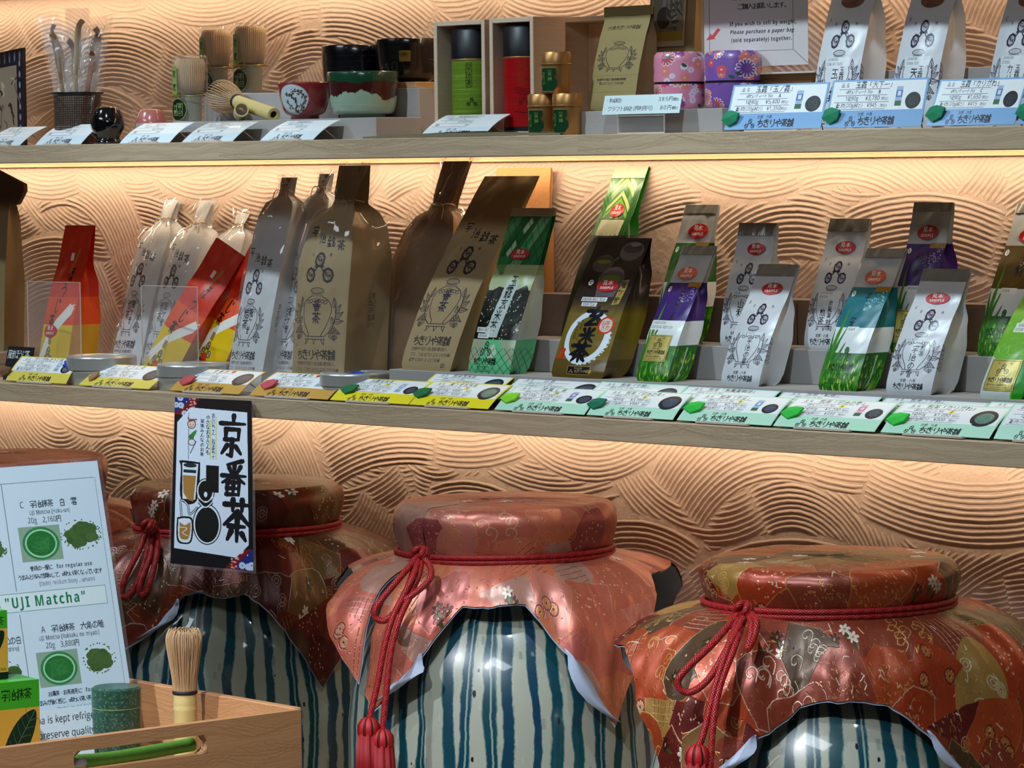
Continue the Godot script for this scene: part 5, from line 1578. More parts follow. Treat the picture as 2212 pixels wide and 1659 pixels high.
	for k in 3:
		n = bag("tea_bag", ["silver tea bag lettered A on the upper shelf", "silver tea bag lettered B on the upper shelf", "silver tea bag lettered C cut off by the right edge of the upper shelf"][k], "tea bag", "silver tea bags on the upper shelf", [1748, 1916, 2121][k], [1842, 2012, 2220][k], 0.225, UP1, [1795, 1968, 2178][k], -66, 0.062, printed(print_silver(ab[k][0], ab[k][1], ab[k][2]), 0.3), {"seal_h": 0.018, "vs": 0.66, "le": 1.05})
		sticker(n, 0.52, 0.8, 0.26, 0.045, brown)
	# cards
	var bl = Color(0.50, 0.68, 0.86)
	var tea = Color(0.10, 0.16, 0.19)
	var g = "blue price cards on the upper shelf"
	var D = [
		["left blue price card with a green folded slip", 1564, 1772, Vector2(1585, 184), {"name": "玉露「玉ノ露」", "no": "A", "p1": ["1袋80g", "¥5,400"], "p2": ["量り売り20gあたり", "¥1,350"]}],
		["middle blue price card with a green folded slip", 1781, 1989, Vector2(1800, 174), {"name": "玉露「天下一」", "no": "B", "p1": ["1袋80g", "¥3,780"], "p2": ["量り売り20gあたり", "¥945"]}],
		["right blue price card with a green folded slip", 2001, 2191, Vector2(2032, 172), {"name": "玉露「かりがね」", "no": "C", "p1": ["1袋80g", "¥1,650"], "p2": ["量り売り20gあたり", "¥415"]}],
		["blue price card cut off by the right edge", 2197, 2400, Vector2(2224, 164), {"name": "玉露", "no": "D", "p1": ["1袋80g", "¥1,080"], "p2": ["量り売り20gあたり", "¥280"]}]]
	for q in D:
		q[4].merge({"border": bl, "band": bl, "tea": tea, "dish": 2, "pic": Color(0.3, 0.45, 0.7), "plain": true})
		price_card(q[0], q[1], q[2], q[3], 0.335, UP1 + 0.003, printed(print_card(q[4]), 0.35), g, {"tag": Color(0.10, 0.52, 0.36), "tag_at": [-0.03, 0.06], "tag_w": 0.032, "bow": 0.0})
	var wh = Color(0.86, 0.92, 0.95)
	g = "white price cards along the upper shelf"
	D = [
		["white price card beside the picture board at the left edge", -39, 40, Vector2(22, 271), {"name": "茶筅", "p1": ["価格", "¥770"]}],
		["white price card in front of the mesh cup", 74, 172, Vector2(127, 266), {"name": "くせ直し", "p1": ["価格", "¥880"]}],
		["white price card with a small green slip at its top corner", 256, 364, Vector2(310, 263), {"name": "茶せん", "p1": ["価格", "¥2,200"]}],
		["white price card under crinkled film below the loose whisk", 391, 500, Vector2(449, 261), {"name": "茶せん立", "p1": ["価格", "¥1,650"]}],
		["white price card in front of the pink tea bowl", 560, 674, Vector2(620, 257), {"name": "抹茶茶わん", "p1": ["価格", "¥3,850"]}],
		["white price card in front of the green and red boxed tins", 903, 1042, Vector2(962, 245), {"name": "和紙缶お茶セット", "p1": ["1箱", "¥1,650"]}]]
	for i in D.size():
		var q = D[i]
		q[4].merge({"border": wh, "band": wh, "tea": tea, "dish": 0, "p2": ["税込", ""], "plain": true})
		var o = {"bow": 0.004}
		if i == 3: o.shiny = true
		n = price_card(q[0], q[1], q[2], q[3], 0.334, UP1 + 0.004, printed(print_card(q[4]), 0.4), g, o)
	# folded paper lying along the shelf's edge
	var p0 = xat(782, UP1, 0.345)
	var p1 = xat(1208, UP1, 0.345)
	t = thing("folded_paper", "flat folded paper lying along the front edge of the upper shelf", "paper", Vector3((p0 + p1) / 2, UP1, 0.325))
	st = tool()
	var wf = p1 - p0
	for k in 3: sheet(st, 30, 2, func(u, v): return [Vector3((u - 0.5) * wf * (1.0 - k * 0.1) + k * 0.02, 0.0006 + k * 0.0018 + 0.0035 * sin(u * PI) * (k * 0.5 + 0.4), 0.018 - v * 0.03), Vector2(u, v)], k)
	sheet(st, 30, 1, func(u, v): return [Vector3((u - 0.5) * wf, 0.0006 + (0.003 + 0.004 * sin(u * PI)) * v, 0.018), Vector2(u, v)], 4)
	put("folded_sheet", done(st), mat(Color(0.5, 0.46, 0.36), 0.7), t)

# ---- price cards
func print_card(o) -> Image:
	var W = 512
	var s = page(W, 208, o.border)
	var r = rr(hash(o.name) % 1000)
	var white = Color(0.93, 0.95, 0.96)
	s.rect(10, 8, W - 20, 126, white)
	s.rect(0, 134, W, 74, o.band)
	var ink = Color(0.10, 0.10, 0.18)
	var soft = Color(0.25, 0.27, 0.36)
	s.text("品 名", 52, 14, 19, soft)
	s.text(o.name, 130 if o.name.length() > 4 else 160, 9, 28, ink, {"gap": 0.16 if o.name.length() > 4 else 0.45, "thick": 0.09})
	s.rect(44, 41, 270, 2, soft)
	s.text("味わいチャート No", 84, 45, 18, soft, {"gap": -0.05})
	if o.get("no", "") != "":
		if not o.get("plain", false): s.ell(262, 55, 16, 10, Color(0.95, 0.9, 0.2))
		s.text(o.no, 256, 46, 18, ink, {"bold": true})
	s.rect(36, 68, 270, 2, soft)
	var it = {"font": "Droid Sans", "lean": 0.0, "narrow": 0.95}
	s.text(o.p1[0], 84, 72, 20, ink, it)
	s.text(o.p1[1], 192, 71, 22, ink, it)
	s.text("(税込)", 276, 77, 14, soft)
	s.rect(30, 98, 290, 2, soft)
	if o.p2.size():
		s.text(o.p2[0], 40, 103, 19, ink, {"gap": -0.12, "narrow": 0.95})
		s.text(o.p2[1], 206, 102, 21, ink, it)
		s.text("(税込)", 276, 107, 14, soft)
		s.rect(24, 128, 280, 2, soft)
	s.text("京都　六角", 166, 143, 16, ink)
	s.logo(104, 164, 34, Color(0.06, 0.06, 0.12), o.band, 0.14)
	if o.get("dish", 1) == 1:
		s.ell(430, 88, 60, 56, Color(0.10, 0.12, 0.16)); s.ell(432, 88, 42, 38, o.tea)
		for k in 260:
			var a = r.randf() * TAU
			var q = sqrt(r.randf())
			s.rect(432 + cos(a) * 40 * q, 88 + sin(a) * 36 * q, 4, 2, o.tea.lerp([Color.WHITE, Color.BLACK][k % 2], r.randf() * 0.35))
		s.ell(390, 128, 3, 3, white)
	elif o.get("dish", 1) == 2:
		s.ell(446, 96, 40, 36, Color(0.10, 0.12, 0.16)); s.ell(447, 96, 28, 25, o.tea)
		for k in 120:
			var a = r.randf() * TAU
			var q = sqrt(r.randf())
			s.rect(447 + cos(a) * 26 * q, 96 + sin(a) * 23 * q, 3, 2, o.tea.lerp([Color.WHITE, Color.BLACK][k % 2], r.randf() * 0.35))
		s.rect(352, 34, 34, 84, o.get("pic", Color(0.5, 0.6, 0.8)).lerp(Color.WHITE, 0.5)); s.rect(352, 50, 34, 30, o.get("pic", Color(0.5, 0.6, 0.8))); s.rect(352, 96, 34, 22, Color(0.2, 0.4, 0.25) if o.has("pic") else Color(0.6, 0.66, 0.72))
		s.rect(360, 54, 18, 20, Color(0.85, 0.88, 0.92))
	if o.has("red"):
		s.ell(300, 22, 15, 12, Color(0.8, 0.12, 0.1)); s.rect(294, 21, 12, 2, Color(0.4, 0.05, 0.05))
	return s.im
# a laminated card on a clear easel. Corners: bottom left, bottom right, top left as the photograph has them
func price_card(label, bl, brx, tl, z, yb, printm, group, o = {}):
	var x0 = xat(bl, yb, z)
	var x1 = xat(brx, yb, z)
	var T = onx(tl.x, tl.y, x0)
	var e = Vector3(0, T.y - yb, minf(T.z - z, -0.004))
	var w = x1 - x0
	var n = thing(o.get("called", "price_card"), label, "price card", Vector3((x0 + x1) / 2, yb, z), 0, group)
	var nor = Vector3(1, 0, 0).cross(e).normalized()
	var bow = o.get("bow", 0.003)
	var P = func(u, v, off):
		return Vector3((u - 0.5) * w, 0, 0) + e * v + nor * (off + bow * sin(v * PI) - bow)
	var st = tool()
	sheet(st, 2, 10, func(u, v): return [P.call(u, v, 0.0), Vector2(u, 1.0 - v)], 0)
	sheet(st, 2, 10, func(u, v): return [P.call(1.0 - u, v, -0.0009), Vector2(0.01, 0.01)], 1)
	for k in 2:
		sheet(st, 1, 10, func(u, v): return [P.call(float(k), v, -0.0009 * (u if k else 1.0 - u)), Vector2(0.01, 0.01)], 2 + k)
	put("printed_card", done(st), printm, n)
	if o.get("sleeve", o.get("shiny", false)):
		var s2 = tool()
		sheet(s2, 2, 10, func(u, v): return [P.call(-0.02 + 1.04 * u, -0.03 + 1.06 * v, 0.0008), Vector2(u, v)], 0)
		put("clear_sleeve", done(s2), M.cello if o.get("shiny", false) else M.acrylic, n)
	# the clear easel: a lip under the card and a leg behind
	put("easel_lip", block(Vector3(0, -0.003, -0.001), Vector3(w * 0.55, 0.0035, 0.010), 0.0006), M.acrylic_edge, n)
	for k in [-1, 1]:
		put("easel_leg", rope([P.call(0.5 + k * 0.4, 0.55, -0.0025), Vector3(k * w * 0.4, -o.get("drop", 0.004), e.z - 0.006)], 0.0011, 5), M.acrylic_edge, n)
	if o.has("tag"):
		# a folded slip of coloured paper stuck over the lower left corner
		var s4 = tool()
		var c = o.get("tag_at", [0.01, 0.2])
		var sw = o.get("tag_w", 0.036) / w
		var f = [[0, 0.26, 0.005], [0.5, 0.02, 0.003], [1.0, 0.2, 0.006], [1.16, 0.56, 0.009], [0.55, 0.7, 0.006], [0.16, 0.62, 0.005]]
		s4.set_smooth_group(-1)
		var ctr = P.call(c[0] + sw * 0.5, c[1] + 0.18, 0.008)
		for i in 6:
			var a = f[i]
			var b = f[(i + 1) % 6]
			var pa = P.call(c[0] + sw * a[0], c[1] + a[1] * 0.5, a[2])
			var pb = P.call(c[0] + sw * b[0], c[1] + b[1] * 0.5, b[2])
			tri(s4, ctr, pb, pa)
			quad(s4, pa - nor * 0.003, pb - nor * 0.003, pb, pa)
		put("paper_slip", done(s4), mat(o.tag, 0.7), n)
	if o.has("cloud"):
		var s5 = tool()
		s5.set_smooth_group(0)
		var cc = o.cloud
		for i in 24:
			var q = []
			for k in 2:
				var a = TAU * (i + k) / 24.0
				var rad = 1.0 + 0.16 * sin(a * 7.0)
				q.append([P.call(cc[0] + cos(a) * 0.12 * rad, cc[1] + sin(a) * 0.22 * rad, 0.0025), Vector2(0.5 + cos(a) * 0.5, 0.5 - sin(a) * 0.5)])
			tri(s5, P.call(cc[0], cc[1], 0.0025), q[1][0], q[0][0], Vector2(0.5, 0.5), q[1][1], q[0][1])
		if not M.has("cloud"):
			var s = page(160, 96, Color(0.03, 0.25, 0.72))
			for k in 3: s.text(["お茶煎り", "品は名茶の", "見本です"][k], 26, 14 + k * 24, 20, Color(0.02, 0.05, 0.25), {"gap": 0.05})
			M.cloud = printed(s.im, 0.6)
		put("cloud_sticker", done(s5), M.cloud, n)
	return n

func lower_shelf_goods():
	# cardboard steps
	var gr = "grey cardboard steps on the lower shelf"
	riser(840, 2330, LO1, PLAT, 0.056, 0.252, "long low grey cardboard step under the front row of tea bags", gr, M.card_grey)
	var nm = ["left grey box of the middle step, behind the gold rice tea bag", "second grey box of the middle step, behind the purple and silver bags", "third grey box of the middle step, behind the teal tea bag", "right grey box of the middle step, behind the green stem tea bag"]
	var ed = [[1092, 1475], [1478, 1682], [1687, 2055], [2060, 2330]]
	for i in 4: riser(ed[i][0], ed[i][1], PLAT, STEP, 0.057, 0.152, nm[i], gr, M.card_grey)
	riser(1085, 1720, LO1, BACK, 0.004, 0.053, "left tall brown-grey cardboard step against the wall", gr, M.card_warm2)
	riser(1722, 2330, LO1, BACK, 0.004, 0.053, "right tall brown-grey cardboard step against the wall", gr, M.card_warm2)
	# prints
	var red = printed(sample_print(Color(0.72, 0.06, 0.07)), 0.4)
	var faded = printed(sample_print(Color(0.80, 0.38, 0.27)), 0.4)
	var goldm = printed(gold_print(), 0.35, 0.25)
	var film = func(im, r = 0.3): return printed(im, r)
	var back = "sample tea bags in the back row"
	var front = "sample tea bags in the front row"
	var sil = "silver tea bag printed with a jar, "
	# back row on the middle step
	var n = bag("tea_bag", "tall tea bag with a green chevron top, behind the gold rice tea bag", "tea bag", back, 1208, 1280, 0.15, STEP, 1319, 360, 0.058, film.call(print_chevron()), {"seal_mat": M.foil_clear, "seal_h": 0.02})
	sticker(n, 0.52, 0.745, 0.2, 0.038, red)
	n = bag("tea_bag", "green field tea bag numbered 11 behind the purple one", "tea bag", back, 1407, 1478, 0.15, STEP, 1471, 443, 0.055, film.call(print_field(Color(0.05, 0.36, 0.05), "11", [], [], false, 11)))
	sticker(n, 0.6, 0.81, 0.29, 0.055, red)
	n = bag("tea_bag", sil + "numbered 9, behind the one numbered 8", "tea bag", back, 1553, 1634, 0.15, STEP, 1586, 482, 0.06, film.call(print_silver("9", [["山利", 112, 392, 44]], ["YAMARI"])), {"seal_h": 0.02})
	sticker(n, 0.57, 0.79, 0.24, 0.05, red)
	n = bag("tea_bag", sil + "numbered 7, pesticide-free sencha, behind the teal bag", "tea bag", back, 1734, 1820, 0.15, STEP, 1782, 473, 0.062, film.call(print_silver("7", [["無農薬栽培", 140, 398, 26], ["煎茶", 92, 440, 34]], ["PESTICIDE-FREE", "SENCHA"])), {"seal_h": 0.02})
	sticker(n, 0.55, 0.78, 0.25, 0.05, red)
	n = bag("tea_bag", "purple tea bag numbered 5 with a gold label, behind the silver bag numbered 4", "tea bag", back, 1919, 2003, 0.15, STEP, 1962, 438, 0.066, film.call(print_field(Color(0.22, 0.10, 0.40), "5", [["松冠", 96, 212, 46], ["煎茶", 150, 208, 24]], ["SHOUKAN"], false, 5)))
	sticker(n, 0.5, 0.8, 0.27, 0.052, red)
	patch(n, "gold_label", 0.12, 0.74, 0.07, 0.29, goldm)
	n = bag("tea_bag", "tea bag numbered 3 with an olive-gold band and a green field", "tea bag", back, 2107, 2195, 0.15, STEP, 2186, 441, 0.064, film.call(print_field(Color(0.32, 0.25, 0.05), "3", [["千利", 128, 206, 46]], ["CHIKIRI"], true, 3)))
	sticker(n, 0.55, 0.79, 0.26, 0.05, red)
	# front row on the low step
	n = bag("tea_bag", "tea bag with a green lattice print and a clear window of dark rice tea", "tea bag", front, 1008, 1100, 0.246, PLAT, 1098, 450, 0.05, film.call(print_lattice(), 0.22), {"seal_mat": M.foil_clear, "seal_h": 0.014, "vs": 0.5})
	sticker(n, 0.5, 0.72, 0.21, 0.035, red)
	n = bag("tea_bag", "wide gold and dark brown rice tea bag with a white brushed ring", "tea bag", front, 1186, 1300, 0.246, PLAT, 1279, 514, 0.062, film.call(print_genmai(), 0.22), {"vs": 0.72, "seal": false, "le": 1.0})
	sticker(n, 0.58, 0.66, 0.2, 0.045, red)
	n = bag("tea_bag", "purple tea bag numbered 10 with a gold label, in front of the green one", "tea bag", front, 1370, 1440, 0.246, PLAT, 1467, 531, 0.052, film.call(print_field(Color(0.22, 0.11, 0.42), "10", [["深蒸し茶", 132, 214, 33]], ["FUKAMUSHICHA", "(DEEP-STEAM GREEN TEA)"], false, 10)))
	sticker(n, 0.46, 0.795, 0.29, 0.05, faded)
	patch(n, "gold_label", 0.14, 0.82, 0.15, 0.345, goldm)
	n = bag("tea_bag", sil + "numbered 8, standing before the one numbered 9", "tea bag", front, 1554, 1638, 0.246, PLAT, 1630, 571, 0.056, film.call(print_silver("8", [["宇治の里", 122, 384, 32]], ["UJI NO SATO"])), {"seal_h": 0.018})
	sticker(n, 0.55, 0.8, 0.26, 0.05, red)
	n = bag("tea_bag", "teal tea bag numbered 6 with a green field below", "tea bag", front, 1764, 1848, 0.246, PLAT, 1863, 537, 0.055, film.call(print_field(Color(0.03, 0.42, 0.47), "6", [["平", 120, 200, 38], ["安", 88, 312, 38]], ["HEIAN"], true, 6)))
	sticker(n, 0.5, 0.8, 0.28, 0.05, faded)
	n = bag("tea_bag", sil + "numbered 4, standing before the purple bag", "tea bag", front, 1910, 2010, 0.246, PLAT, 1984, 581, 0.062, film.call(print_silver("4", [["宇治の香", 108, 392, 36], ["煎茶", 152, 388, 27]], ["UJI NO KAORU"])), {"seal_h": 0.018})
	sticker(n, 0.52, 0.765, 0.26, 0.047, red)
	n = bag("tea_bag", "green and silver stem tea bag with a gold label at the right end", "tea bag", front, 2112, 2206, 0.246, PLAT, 2232, 570, 0.062, film.call(print_stem()))
	patch(n, "gold_label", 0.06, 0.78, 0.06, 0.29, goldm)
	loose_leaf()
	cards_below()

func riser(pl, pr, y0, y1, z0, z1, label, group, m):
	var x0 = xat(pl, y1, z1)
	var x1 = xat(pr, y1, z1)
	var t = thing("cardboard_step", label, "display step", Vector3((x0 + x1) / 2, y0, (z0 + z1) / 2), 0, group)
	put("box", block(Vector3(0, (y1 - y0) / 2, 0), Vector3(x1 - x0, y1 - y0, z1 - z0), 0.001), m, t)
	return t

# a pouch gathered at the neck, tied, and wrapped in clear film
func tied_bag(label, group, xl, xr, z, tpx, tpy, d, m, o = {}):
	var sh = o.get("sh", 0.84)
	var nk = o.get("neck", 0.3)
	var rows = [[0.0, 0.95, 0.8 * d, 0], [0.03, 1.0, d, 0], [sh - o.get("sl", 0.16), 1.0, 0.95 * d, 0], [sh - o.get("sl", 0.16) * 0.32, 0.95 - (o.get("sl", 0.16) - 0.16) * 1.6, 0.8 * d, 0], [sh, 0.8 - (o.get("sl", 0.16) - 0.16) * 2.4, 0.6 * d, 0], [sh + 0.03, nk * 1.2, 0.36 * d, 0], [sh + 0.055, nk, 0.3 * d, 0], [sh + 0.08, nk * 1.25, 0.26 * d, 0], [1.0, nk * o.get("flare", 1.5), 0.14 * d, 0]]
	var n = bag("wrapped_tea_bag", label, "tea bag", group, xl, xr, z, LO1, tpx, tpy, d, m, {"rows": rows, "seal": false, "wrinkle": 0.0022, "sway": o.get("sway", 0.0), "set": 0.5, "le": 1.0})
	var W = xat(xr, LO1, z) - xat(xl, LO1, z)
	var T = onx(tpx, tpy, xat(xl, LO1, z))
	var r2 = []
	for r in rows: r2.append([r[0], r[1] * 1.03 + 0.02, r[2] * 1.08 + 0.006, 0])
	r2[r2.size() - 1][1] *= 1.5
	var f = surf[n]
	shape_bag(n, W, (T.y - LO1) * 1.015, z - T.z, d * 1.05, M.cello, {"rows": r2, "seal": false, "wrinkle": 0.0065, "sway": o.get("sway", 0.0), "set": 0.5, "le": 1.0}, "clear_wrapper")
	surf[n] = f
	var st = tool()
	var c = f.call(0.5, sh + 0.055)
	var pts = []
	for k in 15:
		var a = TAU * k / 14.0
		pts.append(Vector3(c.x + cos(a) * W * nk * 0.56, c.y + 0.002 * sin(a * 3.0), c.z - 0.15 * d + sin(a) * d * 0.24))
	tube(st, pts, 0.0012, 5)
	for k in [-1, 1]:
		tube(st, curve_points([c + Vector3(0, 0, 0.004), c + Vector3(k * 0.010, 0.003, 0.008), c + Vector3(k * 0.018, -0.006, 0.009), c + Vector3(k * 0.017, -0.026, 0.014)], 4), 0.0008, 4)
	put("tie", done(st), M.wire, n)
	return n

func loose_leaf():
	var white = printed(print_paper(Color(0.75, 0.75, 0.76), ["雁ヶ音", "焙茶"], true, 31), 0.45)
	white.uv1_offset = Vector3(0.085, 0, 0)
	var kraft = printed(print_paper(Color(0.61, 0.52, 0.37), ["番茶"], false, 32), 0.7)
	white.uv1_scale = Vector3(1, 1.067, 1)
	white.uv1_offset = Vector3(0.085, -0.014, 0)
	var white2 = white.duplicate()
	white2.uv1_scale = Vector3(1, 1.2, 1)
	white2.uv1_offset = Vector3(0.085, -0.155, 0)
	var kraft2 = kraft.duplicate()
	kraft2.uv1_scale = Vector3(1, 1.09, 1)
	kraft2.uv1_offset = Vector3(0, -0.045, 0)
	var plain = noise_bump(mat(Color(0.50, 0.37, 0.24), 0.7), 0.05, 0.03, 8.0)
	var roast = printed(print_roast(40), 0.33)
	var wg = "white paper tea bags wrapped in clear film"
	tied_bag("white wrapped tea bag at the left end of its row of three", wg, 234, 296, 0.13, 306, 432, 0.055, white, {"sh": 0.84, "sway": 0.02})
	tied_bag("middle white wrapped tea bag of three, behind a leaning orange bag", wg, 300, 366, 0.15, 378, 434, 0.055, white, {"sh": 0.82, "sway": 0.02})
	tied_bag("right-hand white wrapped tea bag of three, half hidden by orange bags", wg, 384, 450, 0.12, 462, 453, 0.055, white, {"sh": 0.86, "sway": 0.02})
	tied_bag("tall white wrapped tea bag leaning beside the brown bancha bag", wg, 487, 560, 0.23, 562, 384, 0.045, white2, {"sh": 0.88, "sway": 0.01, "neck": 0.26})
	tied_bag("tall white wrapped tea bag squeezed between a white and a brown one", wg, 574, 640, 0.19, 646, 376, 0.045, white2, {"sh": 0.88, "sway": 0.01, "neck": 0.26})
	var kg = "brown paper tea bags wrapped in clear film"
	tied_bag("large brown bancha bag tied at the neck, its print facing front", kg, 630, 742, 0.25, 640, 359, 0.105, kraft2, {"sh": 0.79, "sl": 0.21, "neck": 0.36, "flare": 1.35, "sway": 0.03})
	tied_bag("plain brown wrapped bag with its tied top leaning right, behind the bancha bags", kg, 808, 935, 0.13, 826, 350, 0.06, plain, {"sh": 0.76, "sl": 0.22, "neck": 0.28, "flare": 1.5, "sway": 0.09})
	var n = bag("paper_bag", "tall open brown bancha paper bag leaning back on the wall", "paper bag", "", 862, 972, 0.246, PLAT, 1013, 381, 0.055, kraft, {"seal": false, "vs": 0.62, "wrinkle": 0.0016, "le": 1.05, "lean": 0.158, "sway": 0.05, "wt": 1.04})
	n = bag("paper_bag", "plain tan paper bag standing upright behind the bancha bag", "paper bag", "", 1052, 1169, 0.052, LO1, 1068, 363, 0.026, noise_bump(mat(Color(0.68, 0.47, 0.27), 0.7), 0.05, 0.03, 8.0), {"seal": false, "vs": 0.7})
	n = bag("paper_bag", "olive-brown paper bag with its top folded over, at the left edge", "paper bag", "", -80, 8, 0.2, LO1, -74, 405, 0.05, noise_bump(mat(Color(0.5, 0.41, 0.27), 0.7), 0.05, 0.03, 8.0), {"seal": false, "vs": 0.8, "wt": 1.0})
	var a = onz(2, 368, 0.19) - n.position
	var st = tool()
	slab(st, PackedVector2Array([Vector2(-0.09, 0.02), Vector2(0.0, 0.0), Vector2(0.087, -0.028), Vector2(0.088, -0.042), Vector2(0.065, -0.068), Vector2(0.052, -0.07), Vector2(0.03, -0.06), Vector2(-0.09, -0.045)]), 0.009)
	put("folded_top", done(st), mat(Color(0.34, 0.23, 0.16), 0.7), n, a)
	# orange and yellow roasted tea bags
	var og = "orange and yellow roasted tea bags"
	var red = printed(sample_print(Color(0.75, 0.08, 0.08)), 0.4)
	n = bag("tea_bag", "upright orange and yellow roasted tea bag behind a clear stand", "tea bag", og, 80, 142, 0.2, LO1, 127, 487, 0.07, roast, {"vs": 0.6, "seal": false})
	sticker(n, 0.36, 0.31, 0.24, 0.042, red)
	for k in 2:
		var at = Vector3(xat([352, 455][k], LO1, [0.21, 0.165][k]), LO1 + [0.012, 0.028][k], [0.2, 0.15][k])
		n = thing("tea_bag", ["orange and yellow tea bag leaning right, the front one of two", "orange and yellow tea bag leaning right, behind the other leaning one"][k], "tea bag", at, 0, og)
		n.rotation_degrees = Vector3(0, 0, [-24, -20][k])
		shape_bag(n, 0.088, [0.275, 0.27][k], 0.085, 0.06, roast, {"vs": 0.62, "seal": false})
	# clear acrylic stands
	for q in [[63, 177, 608, "clear acrylic pane standing before the upright orange bag"], [309, 430, 617, "clear acrylic pane standing before the leaning orange bags"]]:
		var z = 0.262
		var x0 = xat(q[0], LO1, z)
		var x1 = xat(q[1], LO1, z)
		var h = onz(q[0], q[2], z).y - LO1
		var t = thing("acrylic_stand", q[3], "acrylic stand", Vector3((x0 + x1) / 2, LO1, z), 0, "clear acrylic panes on the lower shelf")
		put("pane", block(Vector3(0, h / 2, 0), Vector3(x1 - x0 - 0.002, h - 0.002, 0.0016), 0.0003), M.acrylic, t)
		st = tool()
		for k in [-1, 1]: box(st, Vector3(k * (x1 - x0) / 2, h / 2, 0), Vector3(0.0012, h, 0.0022), 0.0003)
		box(st, Vector3(0, h, 0), Vector3(x1 - x0, 0.0012, 0.0022), 0.0003)
		put("rim", done(st), M.acrylic_edge, t)
		put("foot", block(Vector3(0, 0.001, -0.012), Vector3(x1 - x0, 0.002, 0.026), 0.0004), M.acrylic, t)
	# shallow round tins
	for q in [[219, 767, 0.068, "shallow round silver tin behind the left yellow price cards"], [419, 784, 0.070, "shallow round silver tin in front of the leaning orange bags"], [770, 803, 0.066, "shallow round silver tin in front of the large brown bag"], [-50, 758, 0.068, "shallow round silver tin cut off by the left edge"]]:
		var z = 0.25
		var c = onz(q[0], q[1], z)
		var h = c.y - LO1
		var R = q[2]
		var t = thing("round_tin", q[3], "tin", Vector3(xat(q[0], LO1 + h, z), LO1, z), 0, "shallow silver tins on the lower shelf")
		put("body", turned([Vector2(0, 0), Vector2(R - 0.003, 0), Vector2(R - 0.001, 0.002), Vector2(R - 0.001, h * 0.45), Vector2(R - 0.003, h * 0.47), Vector2(R - 0.001, h * 0.5)], 56, [1, 3]), M.tin, t)
		put("lid", turned([Vector2(R, h * 0.52), Vector2(R, h - 0.004), Vector2(R - 0.0015, h - 0.0005), Vector2(R - 0.004, h), Vector2(R - 0.006, h - 0.003), Vector2(0, h - 0.003)], 56, [1, 4]), M.tin, t)
	# dark hand-lettered sign
	var s = page(200, 150, Color(0.03, 0.06, 0.09))
	s.text("雁音ほうじ茶", 8, 16, 36, Color(0.85, 0.88, 0.9), {"thick": 0.09, "gap": -0.1, "wide": 0.84})
	s.text("い", 60, 100, 26, Color(0.8, 0.8, 0.8))
	var x0 = xat(6, LO1, 0.285)
	var x1 = xat(62, LO1, 0.285)
	var T = onx(18, 748, x0)
	n = thing("shop_sign", "small black sign with white handwriting beside the left price card", "sign", Vector3((x0 + x1) / 2, LO1, 0.285))
	st = tool()
	var e = Vector3(0, T.y - LO1, T.z - 0.285)
	sheet(st, 1, 1, func(u, v): return [Vector3((u - 0.5) * (x1 - x0), 0, 0) + e * v, Vector2(u, 1.0 - v)], 0)
	sheet(st, 1, 1, func(u, v): return [Vector3((0.5 - u) * (x1 - x0), 0, -0.0015) + e * v, Vector2(0.01, 0.99)], 1)
	put("printed_board", done(st), printed(s.im, 0.6), n)
	put("foot", block(Vector3(0, 0.001, -0.02), Vector3(0.03, 0.002, 0.035), 0.0004), M.black, n)

